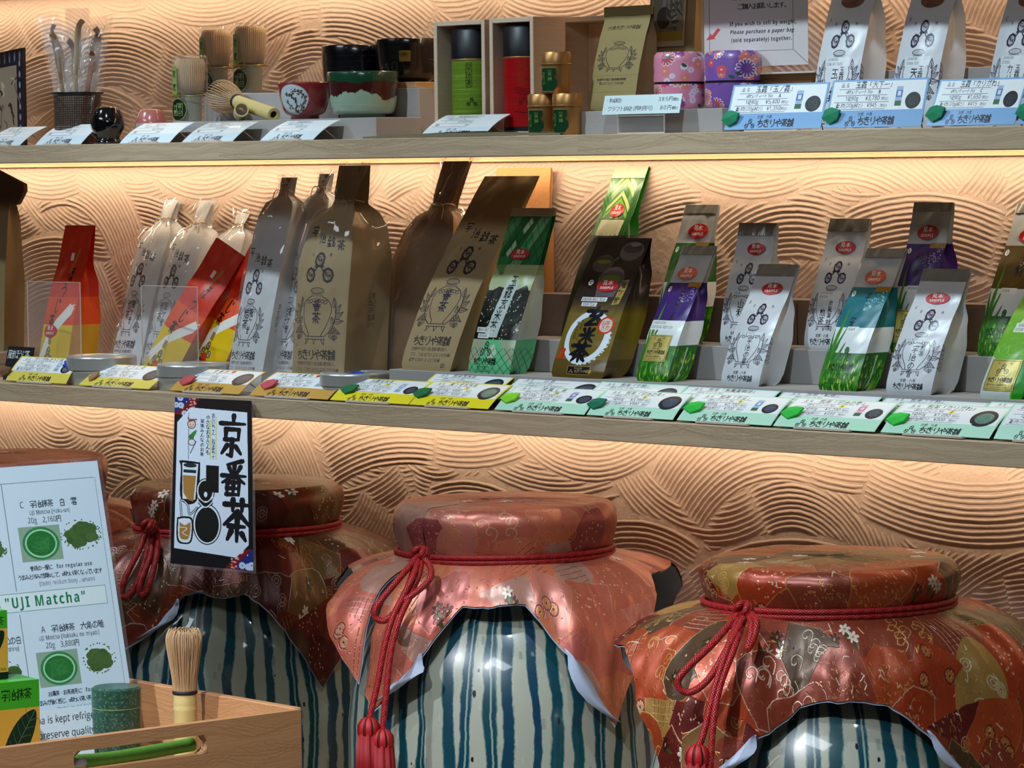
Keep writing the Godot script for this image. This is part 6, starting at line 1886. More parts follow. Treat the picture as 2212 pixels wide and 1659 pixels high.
func cards_below():
	var g = "price cards along the lower shelf"
	var ye = Color(0.90, 0.83, 0.36)
	var ta = Color(0.80, 0.62, 0.28)
	var lem = Color(0.93, 0.87, 0.14)
	var mi = Color(0.72, 0.90, 0.80)
	var dk = Color(0.25, 0.27, 0.33)
	var bl = Color(0.20, 0.27, 0.36)
	var gn = Color(0.36, 0.52, 0.46)
	var y = LO1 + 0.006
	var z = 0.336
	var D = [
		["yellow price card for stem roasted tea with a blue cloud sticker", 10, 140, Vector2(46, 767), ye, {"name": "かりがねほうじ茶", "p1": ["1袋150g", "¥1,200"], "p2": ["量り売り50gあたり", "¥220"], "tea": Color(0.42, 0.42, 0.42), "dish": 2}, {"tag": Color(0.45, 0.3, 0.2), "tag_at": [-0.17, 0.1], "cloud": [0.9, 0.78]}],
		["yellow price card for roasted tea, second from the left", 168, 320, Vector2(231, 783), ye, {"name": "柳ほうじ茶".substr(1), "p1": ["1袋200g", "¥650"], "p2": ["量り売り50gあたり", "¥260"], "tea": dk}, {"tag": Color(0.66, 0.47, 0.33), "tag_at": [0.06, 0.12], "tag_w": 0.02}],
		["tan price card with a pink slip and one large dish, third from the left", 363, 514, Vector2(423, 792), ta, {"name": "京番茶", "p1": ["内容量", "200g"], "p2": ["価格", "¥560"], "tea": dk, "red": 1}, {"tag": Color(0.78, 0.3, 0.33), "tag_at": [0.05, 0.16]}],
		["tan price card with a pink slip and a blue cloud sticker", 537, 706, Vector2(596, 800), ta, {"name": "京番茶", "p1": ["1袋150g", "¥650"], "p2": ["量り売り50gあたり", "¥240"], "tea": dk, "red": 1, "dish": 2}, {"tag": Color(0.8, 0.32, 0.36), "tag_at": [0.05, 0.18], "cloud": [1.0, 0.95]}],
		["first bright yellow price card, next to the tan one", 711, 880, Vector2(765, 813), lem, {"name": "玉露玄米茶", "no": "14", "p1": ["1袋200g", "¥1,620"], "p2": ["量り売り20gあたり", "¥180"], "tea": dk, "dish": 2}, {"tag": Color(0.02, 0.42, 0.2), "tag_at": [0.05, 0.2]}],
		["second bright yellow price card, with one large dish of green tea", 882, 1052, Vector2(936, 820), lem, {"name": "雁ヶ音玄米茶", "no": "12", "p1": ["1袋150g", "¥980"], "p2": ["量り売り50gあたり", "¥350"], "tea": gn}, {"tag": Color(0.02, 0.42, 0.22), "tag_at": [-0.04, 0.2]}],
		["mint price card for deep-steamed tea with a lime slip", 1066, 1260, Vector2(1116, 830), mi, {"name": "深蒸し茶", "no": "10", "p1": ["1袋100g", "¥1,200"], "p2": ["量り売り20gあたり", "¥270"], "tea": bl, "dish": 2, "pic": Color(0.4, 0.4, 0.75)}, {"tag": Color(0.55, 0.86, 0.1), "tag_at": [0.0, 0.2]}],
		["mint price card with a dark green slip and one large dish", 1265, 1451, Vector2(1311, 838), mi, {"name": "煎茶「宇治の里」", "no": "8", "p1": ["1袋80g", "¥3,780"], "p2": ["量り売り20gあたり", "¥980"], "tea": bl}, {"tag": Color(0.02, 0.44, 0.33), "tag_at": [-0.05, 0.16]}],
		["mint price card with a bright green slip and a small blue bag picture", 1460, 1663, Vector2(1510, 846), mi, {"name": "煎茶「平安」", "no": "6", "p1": ["1袋80g", "¥2,700"], "p2": ["量り売り20gあたり", "¥700"], "tea": bl, "dish": 2, "pic": Color(0.25, 0.5, 0.8)}, {"tag": Color(0.16, 0.76, 0.24), "tag_at": [0.01, 0.2]}],
		["mint price card with a bright green slip and a small pink bag picture", 1668, 1887, Vector2(1723, 855), mi, {"name": "煎茶「宇治の香」", "no": "4", "p1": ["1袋80g", "¥1,200"], "p2": ["量り売り20gあたり", "¥330"], "tea": bl, "dish": 2, "pic": Color(0.8, 0.4, 0.55)}, {"tag": Color(0.16, 0.76, 0.24), "tag_at": [0.01, 0.2]}],
		["mint price card with a bright green slip and one large dish of pale green tea", 1900, 2135, Vector2(1951, 866), mi, {"name": "煎茶「かりがね」", "no": "2", "p1": ["1袋80g", "¥1,080"], "p2": ["量り売り20gあたり", "¥300"], "tea": gn}, {"tag": Color(0.16, 0.78, 0.24), "tag_at": [0.0, 0.18]}],
		["mint price card cut off by the right edge of the shelf", 2144, 2350, Vector2(2190, 868), mi, {"name": "煎茶上", "no": "1", "p1": ["1袋180g", "¥980"], "p2": ["量り売り20gあたり", "¥250"], "tea": gn}, {}],
	]
	for q in D:
		q[5].border = q[4]
		q[5].band = q[4]
		price_card(q[0], q[1], q[2], q[3], z, y, printed(print_card(q[5]), 0.35), g, q[6])
	# the second row of cards stands behind the first and shows only its top lines
	var B = [
		["yellow price card whose top edge shows behind the second bright yellow card", 892, 1062, Vector2(943, 804), lem, "煎茶玄米茶"],
		["mint price card whose top edge shows behind the card with the lime slip", 1072, 1262, Vector2(1124, 814), mi, "白折"],
		["mint price card whose top edge shows behind the card with a dark green slip", 1252, 1440, Vector2(1300, 823), mi, "煎茶「千利」"],
		["mint price card whose top edge shows just below the silver bag numbered 8", 1438, 1638, Vector2(1487, 833), mi, "煎茶「無農薬栽培」"],
		["mint price card whose top edge shows just below the teal bag", 1644, 1858, Vector2(1697, 842), mi, "煎茶「松冠」"],
		["mint price card peeking out under the silver bag numbered 4, second from the right", 1866, 2090, Vector2(1918, 855), mi, "煎茶「千利」"],
		["mint price card whose top edge shows behind the last card on the right", 2094, 2300, Vector2(2142, 866), mi, "煎茶「上」"],
	]
	for q in B:
		var im = printed(print_card({"name": q[5], "border": q[4], "band": q[4], "p1": ["1袋80g", "¥1,300"], "p2": [], "tea": bl, "dish": 1 if q[1] < 1400 else 0}), 0.35)
		price_card(q[0], q[1], q[2], q[3], 0.306, LO1 + 0.02, im, g, {"bow": 0.001, "drop": 0.012})

# ---- glazed tea jars under brocade, tied with red cord
func stripe_glaze(seed_) -> Image:
	var s = page(2048, 512, Color(0.62, 0.63, 0.57))
	var n = FastNoiseLite.new()
	n.seed = seed_
	n.frequency = 0.012
	var r = rr(seed_)
	s.speck(1500, Color(0.66, 0.67, 0.6), Color(0.5, 0.54, 0.5), 7, r)
	var N = 44
	for k in N:
		var cx = (k + r.randf_range(-0.15, 0.15)) * 2048.0 / N
		var wd = r.randf_range(0.36, 0.62) * 2048.0 / N
		var thin = r.randf() < 0.25
		var cold = r.randf()
		for y in range(0, 512, 2):
			var top = clampf(1.0 - y / 190.0, 0.0, 1.0)
			var w = wd * (1.0 + 0.55 * top) + n.get_noise_2d(y * 1.4, k * 50.0) * 9.0
			var x = cx + n.get_noise_2d(y * 0.8, 900.0 + k * 31.0) * 12.0
			var c = Color(0.03, 0.24, 0.27).lerp(Color(0.06, 0.20, 0.30), cold).lerp(Color(0.05, 0.33, 0.31), 0.5 * absf(n.get_noise_2d(y * 2.0, k * 9.0)))
			for e in [[1.0, 0.45], [0.84, 1.0]]:
				var ww = w * e[0]
				s.im.fill_rect(Rect2i(int(x - ww / 2.0), y, int(ww), 2), Color(0.62, 0.63, 0.57).lerp(c, e[1]))
				if x - ww / 2.0 < 0: s.im.fill_rect(Rect2i(int(x - ww / 2.0) + 2048, y, int(ww), 2), Color(0.62, 0.63, 0.57).lerp(c, e[1]))
			if thin: s.im.fill_rect(Rect2i(int(x), y, 4, 2), Color(0.5, 0.57, 0.53))
	for k in 160:
		var q = r.randf_range(1.5, 4.0)
		s.ell(r.randf() * 2048, r.randf() * 512, q, q * 0.8, Color(0.05, 0.06, 0.08))
	return s.im

# patchwork silk: panels of several grounds, each with its own woven figures in gold, white and dark thread
func brocade(grounds, golds, seed_, panel) -> Image:
	var W = 1024
	var s = page(W, W, grounds[0])
	var r = rr(seed_)
	var fl = FastNoiseLite.new()
	fl.seed = seed_
	fl.frequency = 0.01
	var n = int(W / panel)
	for j in n + 1:
		for i in n + 1:
			var c = Vector2((i + 0.5 * (j % 2)) * panel, j * panel)
			var p = []
			var m = 7 if r.randf() < 0.6 else 4
			for k in m:
				var a = TAU * k / m + r.randf_range(-0.2, 0.2)
				p.append(c + Vector2(cos(a), sin(a)) * panel * r.randf_range(0.55, 0.95))
			var g = grounds[r.randi() % grounds.size()]
			if r.randf() < 0.4: p = s.smooth(p + [p[0]], 3)
			s.poly(p, g)
			var gold = golds[r.randi() % golds.size()]
			if r.randf() < 0.6: s.line(p + [p[0]], 2.0, g.lerp(gold, 0.7))
			var kind = r.randi() % 7
			var R = panel * 0.42
			if kind == 0:
				for k in 26:
					var v = c + Vector2(r.randf_range(-R, R), r.randf_range(-R, R))
					s.ell(v.x, v.y, 2.5, 2.5, g.lerp(Color(0.85, 0.75, 0.6), 0.75))
			elif kind == 1:
				for k in 5:
					var v = c + Vector2(r.randf_range(-R, R), r.randf_range(-R, R))
					s.ring(v.x, v.y, R * 0.3, R * 0.3, 2.5, g.lerp(gold, 0.7)); s.ring(v.x, v.y, R * 0.16, R * 0.16, 2.5, g.lerp(gold, 0.7))
			elif kind == 2:
				for k in 8:
					var v = c + Vector2(r.randf_range(-R, R), r.randf_range(-R, R))
					var q = []
					for e in 7: q.append(v + Vector2(cos(e * 1.1), sin(e * 1.1)) * (3.0 + e * R * 0.06))
					s.line(s.smooth(q, 3), 2.4, g.lerp(gold, 0.8))
			elif kind == 3:
				for k in 7:
					s.line([c + Vector2(-R, (k - 3) * R * 0.28), c + Vector2(R, (k - 3) * R * 0.28)], 1.8, g.lerp(gold, 0.6))
					s.line([c + Vector2((k - 3) * R * 0.28, -R), c + Vector2((k - 3) * R * 0.28, R)], 1.8, g.darkened(0.3))
			elif kind == 4:
				for k in 3:
					var v = c + Vector2(r.randf_range(-R, R), r.randf_range(-R, R))
					s.bloom(v.x, v.y, R * 0.34, 6, Color(0.82, 0.78, 0.72) if r.randf() < 0.6 else g.darkened(0.45), gold)
					s.leaf(v + Vector2(6, 6), v + Vector2(R * 0.6, R * 0.3), 5, Color(0.24, 0.27, 0.1))
			elif kind == 5:
				for k in 60:
					var v = c + Vector2(r.randf_range(-R, R), r.randf_range(-R, R))
					s.line([v, v + Vector2(r.randf_range(-9, 9), r.randf_range(-4, 4))], 2.2, g.lerp(gold, r.randf_range(0.4, 1.0)))
			else:
				for k in 3:
					var v = c + Vector2(r.randf_range(-R, R), r.randf_range(-R, R))
					s.ring(v.x, v.y, R * 0.36, R * 0.3, 3, g.darkened(0.4)); s.bloom(v.x, v.y, R * 0.26, 8, g.lerp(gold, 0.6), g.darkened(0.5))
	for k in 5200:
		var v = Vector2(r.randf(), r.randf()) * W
		var g = s.im.get_pixel(mini(int(v.x), W - 1), mini(int(v.y), W - 1))
		s.line([v, v + Vector2(r.randf_range(-7, 7), r.randf_range(-5, 5))], 1.6, g.lerp([Color.BLACK, golds[0], golds[golds.size() - 1], g.lightened(0.3)][k % 4], 0.28))
	for k in 260:
		var v = Vector2(r.randf(), r.randf()) * W
		s.line([v, v + Vector2(r.randf_range(-10, 10), r.randf_range(-6, 6)), v + Vector2(r.randf_range(-16, 16), r.randf_range(-12, 12))], 2.0, golds[r.randi() % golds.size()])
	return s.im
func silk(im) -> StandardMaterial3D:
	var m = printed(im, 0.36, 0.35)
	m.metallic_specular = 0.6
	m.cull_mode = BaseMaterial3D.CULL_DISABLED
	m.heightmap_enabled = true
	m.heightmap_texture = m.albedo_texture
	m.heightmap_scale = 0.16
	return m
func braid_mat() -> StandardMaterial3D:
	var s = page(64, 64, Color(0.50, 0.015, 0.03))
	for k in range(-2, 6):
		s.line([Vector2(k * 16.0, 0), Vector2(k * 16.0 + 32, 32)], 9, Color(0.66, 0.03, 0.05))
		s.line([Vector2(k * 16.0 + 32, 32), Vector2(k * 16.0, 64)], 9, Color(0.66, 0.03, 0.05))
		s.line([Vector2(k * 16.0 + 8, 0), Vector2(k * 16.0 + 40, 32)], 2.5, Color(0.22, 0.0, 0.015))
		s.line([Vector2(k * 16.0 + 40, 32), Vector2(k * 16.0 + 8, 64)], 2.5, Color(0.22, 0.0, 0.015))
	var m = printed(s.im, 0.55)
	m.heightmap_enabled = true
	m.heightmap_texture = m.albedo_texture
	m.heightmap_scale = 0.5
	m.uv1_scale = Vector3(2, 1, 1)
	return m

func jar(o):
	# o.top: middle of the lid; R: lid radius; hd: lid height to the cord
	var top: Vector3 = o.top
	var R = o.R
	var hd = o.hd
	var base_y = 0.2
	var Hj = top.y - base_y
	var t = thing("tea_jar", o.label, "tea jar", Vector3(top.x, base_y, top.z), 0, "striped tea jars under brocade cloths")
	var k = R / 0.185
	var B = o.get("belly", 0.265) * k
	var prof = [Vector2(0, 0), Vector2(0.15 * k, 0), Vector2(0.16 * k, 0.01)]
	var sh = [[0.264, -0.42], [0.2635, -0.36], [0.257, -0.3], [0.244, -0.25], [0.224, -0.205], [0.198, -0.17], [0.172, -0.145], [0.152, -0.125], [0.15, -0.03], [0.158, -0.015], [0.14, -0.006]]
	var yb = Hj - 0.44 * k
	for q in 7:
		var w = q / 6.0
		prof.append(Vector2((0.165 + (0.2645 - 0.165) * sin(w * PI / 2)) * B / 0.265, 0.012 + (yb - 0.012) * w))
	for q in sh: prof.append(Vector2(q[0] * B / 0.265, Hj + q[1] * k))
	prof.append(Vector2(0, Hj - 0.006))
	var gl = glaze(stripe_glaze(o.seed), 0.9)
	gl.roughness = 0.3
	gl.uv1_scale = Vector3(1, -1.0 / 0.95, 1)
	gl.uv1_offset = Vector3(o.get("spin", 0.0), 1, 0)
	put("jar_body", turned(prof, 96), gl, t)
	# the cloth over the lid: flat top, rolled edge, drawn in under the cord
	var m = silk(o.cloth)
	var side = o.side
	var rho0 = R + hd
	var lean = o.get("corner", FRONT - deg_to_rad(49.0))
	var nz = FastNoiseLite.new()
	nz.seed = o.seed
	nz.frequency = 0.9
	var uvof = func(rho, a): return Vector2(0.5, 0.5) + Vector2(sin(a - lean), cos(a - lean)) * rho / (side * 2.15)
	var lid = func(u, v):
		var a = u * TAU
		var rho = rho0 * v
		var q = v * rho0 / R
		var r2
		var y
		if rho < R * 0.9:
			r2 = rho
			y = 0.003 * cos(rho / R * 2.0)
		else:
			var w = (rho - R * 0.9) / (rho0 - R * 0.9)
			r2 = R * (0.9 + 0.1 * sin(minf(w * 4.2, PI * 0.5))) - R * 0.075 * pow(maxf(w - 0.45, 0.0) / 0.55, 1.6)
			y = -hd * pow(w, 1.25)
		var pl = maxf(0.0, (rho - R * 0.85) / (rho0 - R * 0.85))
		var wr = nz.get_noise_2d(a * 4.0, rho * 12.0) * 0.004 * (0.4 + pl) + pl * pl * 0.0032 * sin(a * 17.0 + 3.0 * sin(a * 3.0 + o.seed))
		return [Vector3(sin(a) * (r2 + wr), Hj + y + wr * 0.7, cos(a) * (r2 + wr)), uvof.call(rho, a)]
	# the skirt below the cord
	var cn = o.corners
	var hem = func(a):
		var d = fposmod(rad_to_deg(a - FRONT) - cn[0], 360.0) + cn[0]
		for i in 4:
			var e = cn[i + 1] if i < 3 else cn[0] + 360.0
			if d <= e:
				var w = 2.0 * (d - cn[i]) / (e - cn[i]) - 1.0
				return side * (1.0 + o.get("drop", 0.47) * pow(maxf(0.0, (absf(w) - 0.3) / 0.7), 1.15))
		return side
	var r0 = R * 0.925
	var skirt_at = func(a, s):
		var fl = 0.5 + 0.5 * nz.get_noise_2d(a * 1.3 + 40.0, 5.0) + 0.8 * pow(absf(sin(a - FRONT)), 3.0)
		var a0 = lerpf(0.85, 0.2, clampf(fl, 0, 1))
		var r2 = r0
		var y = 0.0
		var steps = 8
		for q in steps:
			var ss = s * (q + 0.5) / steps
			var an = lerpf(a0, 1.46, smoothstep(0.0, 0.17 + 0.14 * pow(absf(sin(a - FRONT)), 3.0), ss))
			r2 += cos(an) * s / steps
			y -= sin(an) * s / steps
		var env = smoothstep(0.0, 0.05, s) * (0.35 + 0.65 * smoothstep(0.03, 0.2, s))
		var pleat = sin(a * 9.0 + 2.2 * sin(a * 2.0 + o.seed * 0.7)) * 0.010 + sin(a * 5.0 + o.seed) * 0.008 + nz.get_noise_2d(a * 6.0, s * 9.0) * 0.008
		r2 += pleat * env + 0.003
		y += nz.get_noise_2d(a * 3.0, 70.0) * 0.015 * env
		return Vector3(sin(a) * r2, Hj - hd + y, cos(a) * r2)
	var skirt = func(u, v, off):
		var a = lean + u * TAU
		var l = (hem.call(a) - rho0)
		var s = maxf(0.01, l) * v
		var p = skirt_at.call(a, s)
		return [p + Vector3(sin(a) * off, -absf(off) * 1.2, cos(a) * off), uvof.call(rho0 + s, a)]
	var st = tool()
	sheet(st, 128, 22, lid, 0)
	sheet(st, 208, 24, func(u, v): return skirt.call(1.0 - u, v, 0.0), 1)
	var cloth = put("brocade_cloth", done(st), m, t)
	st = tool()
	sheet(st, 208, 12, func(u, v): return skirt.call(1.0 - u, v * 1.004, -0.0022), 0)
	put("white_lining", done(st), M.lining, cloth)
	# corners turned back to show the lining
	for f in o.get("folds", []):
		st = tool()
		sheet(st, 8, 8, func(u, v):
			var a = lerpf(f[0], f[1], v)
			var l = hem.call(a) - rho0
			var p = skirt_at.call(a, l * 0.985)
			var d = f[2] * sin(v * PI) * (0.3 + 0.7 * v)
			var out = Vector3(sin(a), 0, cos(a))
			var along = Vector3(cos(a), 0, -sin(a)) * signf(f[0] - f[1])
			return [p + out * (0.004 + 0.010 * sin(u * PI)) + along * d * u + Vector3(0, d * 0.35 * u, 0), Vector2(u, v)], 0)
		put("turned_fold", done(st), M.lining, cloth)
	# cord
	st = tool()
	for q in 2:
		var ring = []
		for i in 65:
			var a = TAU * i / 64.0
			ring.append(Vector3(sin(a), 0, cos(a)) * (R * 0.932 + 0.007 + 0.001 * sin(a * 5.0)) + Vector3(0, Hj - hd + (0.004 if q else -0.004) + 0.004 * sin(a - FRONT + 1.2), 0))
		tube(st, ring, 0.0046, 8, -1.0, 60.0)
	var n = put("red_cord", done(st), M.braid, t)
	var no = t.position
	st = tool()
	for path in o.loops:
		var p = []
		for q in path: p.append(deep(q[0], q[1], o.depth - q[2]) - no)
		tube(st, curve_points(p, 6), 0.0052, 8, -1.0, 60.0)
	put("bow", done(st), M.braid, n)
	var kp = deep(o.knot[0], o.knot[1], o.depth - R - 0.008) - no
	st = tool()
	for q in 4:
		var pts = []
		for i in 17:
			var a = TAU * i / 16.0
			pts.append(kp + (cam_r * cos(a) * 0.011 + Vector3(0, sin(a) * 0.010, 0)).rotated(Vector3(0, 0, 1), q * 0.8) + (cam_f * 0.006 * sin(a * 2.0 + q)) )
		tube(st, pts, 0.005, 7, -1.0, 60.0)
	put("knot", done(st), M.braid, n)
	for q in o.get("tassels", []):
		var at = deep(q[0], q[1], o.depth - q[2]) - no
		st = tool()
		lathe(st, [Vector2(0.0175, -0.024), Vector2(0.0185, -0.018), Vector2(0.0175, -0.008), Vector2(0.012, 0.0), Vector2(0.005, 0.003), Vector2(0, 0.004)], 24)
		put("tassel_cap", done(st), M.braid, n, at)
		st = tool()
		for i in 90:
			var a = TAU * i / 90.0
			var rad = 0.017 + 0.001 * sin(i * 7.0)
			var d = Vector3(sin(a), 0, cos(a))
			tube(st, [d * rad * 0.95 + Vector3(0, -0.022, 0), d * rad * 1.12 + Vector3(0, -0.07, 0), d * rad * 1.18 + Vector3(0, -0.128 - 0.003 * sin(i * 3.0), 0)], 0.0012, 4)
		lathe(st, [Vector2(0, -0.125), Vector2(0.017, -0.125), Vector2(0.016, -0.02)], 20)
		put("tassel_fringe", done(st), M.fringe, n, at).set_meta("kind", "stuff")
	return t

func jars():
	M.lining = mat(Color(0.62, 0.66, 0.74), 0.6)
	M.lining.cull_mode = BaseMaterial3D.CULL_DISABLED
	M.braid = braid_mat()
	M.fringe = mat(Color(0.56, 0.02, 0.06), 0.6)
	var gold = Color(0.78, 0.62, 0.3)
	var pale = Color(0.78, 0.66, 0.55)
	var pink = brocade([Color(0.72, 0.36, 0.28), Color(0.74, 0.40, 0.30), Color(0.66, 0.33, 0.29), Color(0.68, 0.36, 0.29), Color(0.76, 0.42, 0.28), Color(0.72, 0.42, 0.36), Color(0.70, 0.36, 0.28), Color(0.72, 0.38, 0.29), Color(0.66, 0.48, 0.42), Color(0.56, 0.24, 0.24)], [Color(0.78, 0.5, 0.25), Color(0.7, 0.42, 0.3), Color(0.74, 0.62, 0.5)], 5, 118)
	var rich = brocade([Color(0.60, 0.20, 0.07), Color(0.64, 0.25, 0.10), Color(0.36, 0.09, 0.06), Color(0.33, 0.26, 0.13), Color(0.62, 0.24, 0.09), Color(0.58, 0.22, 0.08), Color(0.48, 0.34, 0.17), Color(0.5, 0.2, 0.12), Color(0.30, 0.20, 0.12), Color(0.6, 0.45, 0.22)], [gold, Color(0.72, 0.55, 0.3), Color(0.78, 0.74, 0.66)], 6, 105)
	var dark = brocade([Color(0.38, 0.10, 0.05), Color(0.30, 0.08, 0.06), Color(0.33, 0.19, 0.10), Color(0.42, 0.15, 0.06), Color(0.27, 0.18, 0.11), Color(0.4, 0.28, 0.14)], [Color(0.62, 0.42, 0.18), Color(0.7, 0.66, 0.58), Color(0.58, 0.3, 0.12)], 7, 110)
	var f0 = FRONT
	jar({"label": "dark red brocade-capped jar partly hidden by the hanging tea poster", "top": deep(512, 1042, 6.45), "depth": 6.45, "R": 0.193, "hd": 0.08, "side": 0.395, "seed": 3, "cloth": dark, "corners": [-48, 36, 132, 222], "corner": f0 - deg_to_rad(44), "spin": 0.01, "knot": [322, 1138],
		"loops": [[[320, 1140, 0.17], [300, 1190, 0.2], [270, 1250, 0.22], [262, 1284, 0.22], [280, 1284, 0.22], [305, 1235, 0.21], [330, 1142, 0.18]], [[330, 1140, 0.18], [325, 1200, 0.21], [304, 1255, 0.23], [302, 1281, 0.23], [315, 1279, 0.23], [326, 1250, 0.23], [340, 1190, 0.21], [338, 1142, 0.18]]],
		"folds": [[f0 - 0.36, f0 - 0.6, 0.05]]})
	jar({"label": "salmon pink brocade-capped jar in the middle with two red tassels", "top": deep(1090, 1080, 5.856), "depth": 5.856, "R": 0.185, "hd": 0.084, "side": 0.365, "seed": 8, "cloth": pink, "drop": 0.53, "corners": [-44, 35, 130, 222], "corner": f0 - deg_to_rad(48), "knot": [908, 1197], "spin": 0.004,
		"loops": [[[905, 1200, 0.2], [862, 1250, 0.24], [815, 1308, 0.26], [810, 1332, 0.26], [832, 1340, 0.26], [868, 1306, 0.25], [902, 1250, 0.23], [911, 1206, 0.2]], [[910, 1200, 0.2], [930, 1226, 0.22], [926, 1254, 0.24], [890, 1286, 0.25], [868, 1296, 0.25], [890, 1250, 0.24], [906, 1204, 0.2]],
			[[902, 1204, 0.2], [880, 1270, 0.24], [850, 1330, 0.265], [830, 1400, 0.275], [815, 1480, 0.28], [797, 1556, 0.285]], [[912, 1206, 0.2], [892, 1275, 0.24], [866, 1330, 0.265], [846, 1400, 0.275], [836, 1480, 0.28], [826, 1582, 0.285]]],
		"tassels": [[796, 1553, 0.285], [826, 1578, 0.287]], "folds": [[f0 - 0.5, f0 - 0.74, 0.075], [f0 + 0.34, f0 + 0.62, 0.06]]})
	jar({"label": "orange and gold patchwork brocade-capped jar at the right, nearest of the jars", "top": deep(1791, 1204, 5.316), "depth": 5.316, "R": 0.195, "hd": 0.066, "side": 0.405, "seed": 12, "cloth": rich, "corners": [-46, 44, 132, 222], "corner": f0 - deg_to_rad(46), "knot": [1606, 1318], "spin": 0.016,
		"loops": [[[1600, 1320, 0.2], [1540, 1390, 0.25], [1478, 1450, 0.28], [1464, 1480, 0.28], [1488, 1496, 0.28], [1528, 1470, 0.28], [1572, 1400, 0.26], [1610, 1326, 0.21]], [[1614, 1318, 0.2], [1634, 1342, 0.24], [1630, 1372, 0.25], [1614, 1404, 0.26], [1622, 1372, 0.25], [1622, 1340, 0.23], [1612, 1322, 0.2]],
			[[1598, 1326, 0.2], [1572, 1400, 0.26], [1546, 1480, 0.285], [1522, 1575, 0.3], [1508, 1618, 0.305]], [[1610, 1328, 0.2], [1586, 1400, 0.26], [1556, 1480, 0.285], [1541, 1560, 0.3], [1533, 1680, 0.31]]],
		"tassels": [[1506, 1612, 0.305], [1532, 1690, 0.31]], "folds": [[f0 - 0.46, f0 - 0.72, 0.07], [f0 + 0.42, f0 + 0.7, 0.05]]})
	var plain = brocade([Color(0.58, 0.26, 0.13), Color(0.54, 0.22, 0.11), Color(0.5, 0.2, 0.1)], [Color(0.68, 0.4, 0.2)], 9, 120)
	jar({"label": "orange cloth-capped jar at the left edge behind the matcha menu board", "top": deep(28, 982, 6.62), "depth": 6.62, "R": 0.177, "hd": 0.085, "side": 0.325, "seed": 21, "cloth": plain, "belly": 0.215, "corners": [-40, 46, 132, 222], "corner": f0 - deg_to_rad(30), "knot": [-120, 1110], "loops": [[[-120, 1110, 0.2], [-150, 1180, 0.22], [-130, 1200, 0.22], [-110, 1112, 0.2]]]})
	poster()

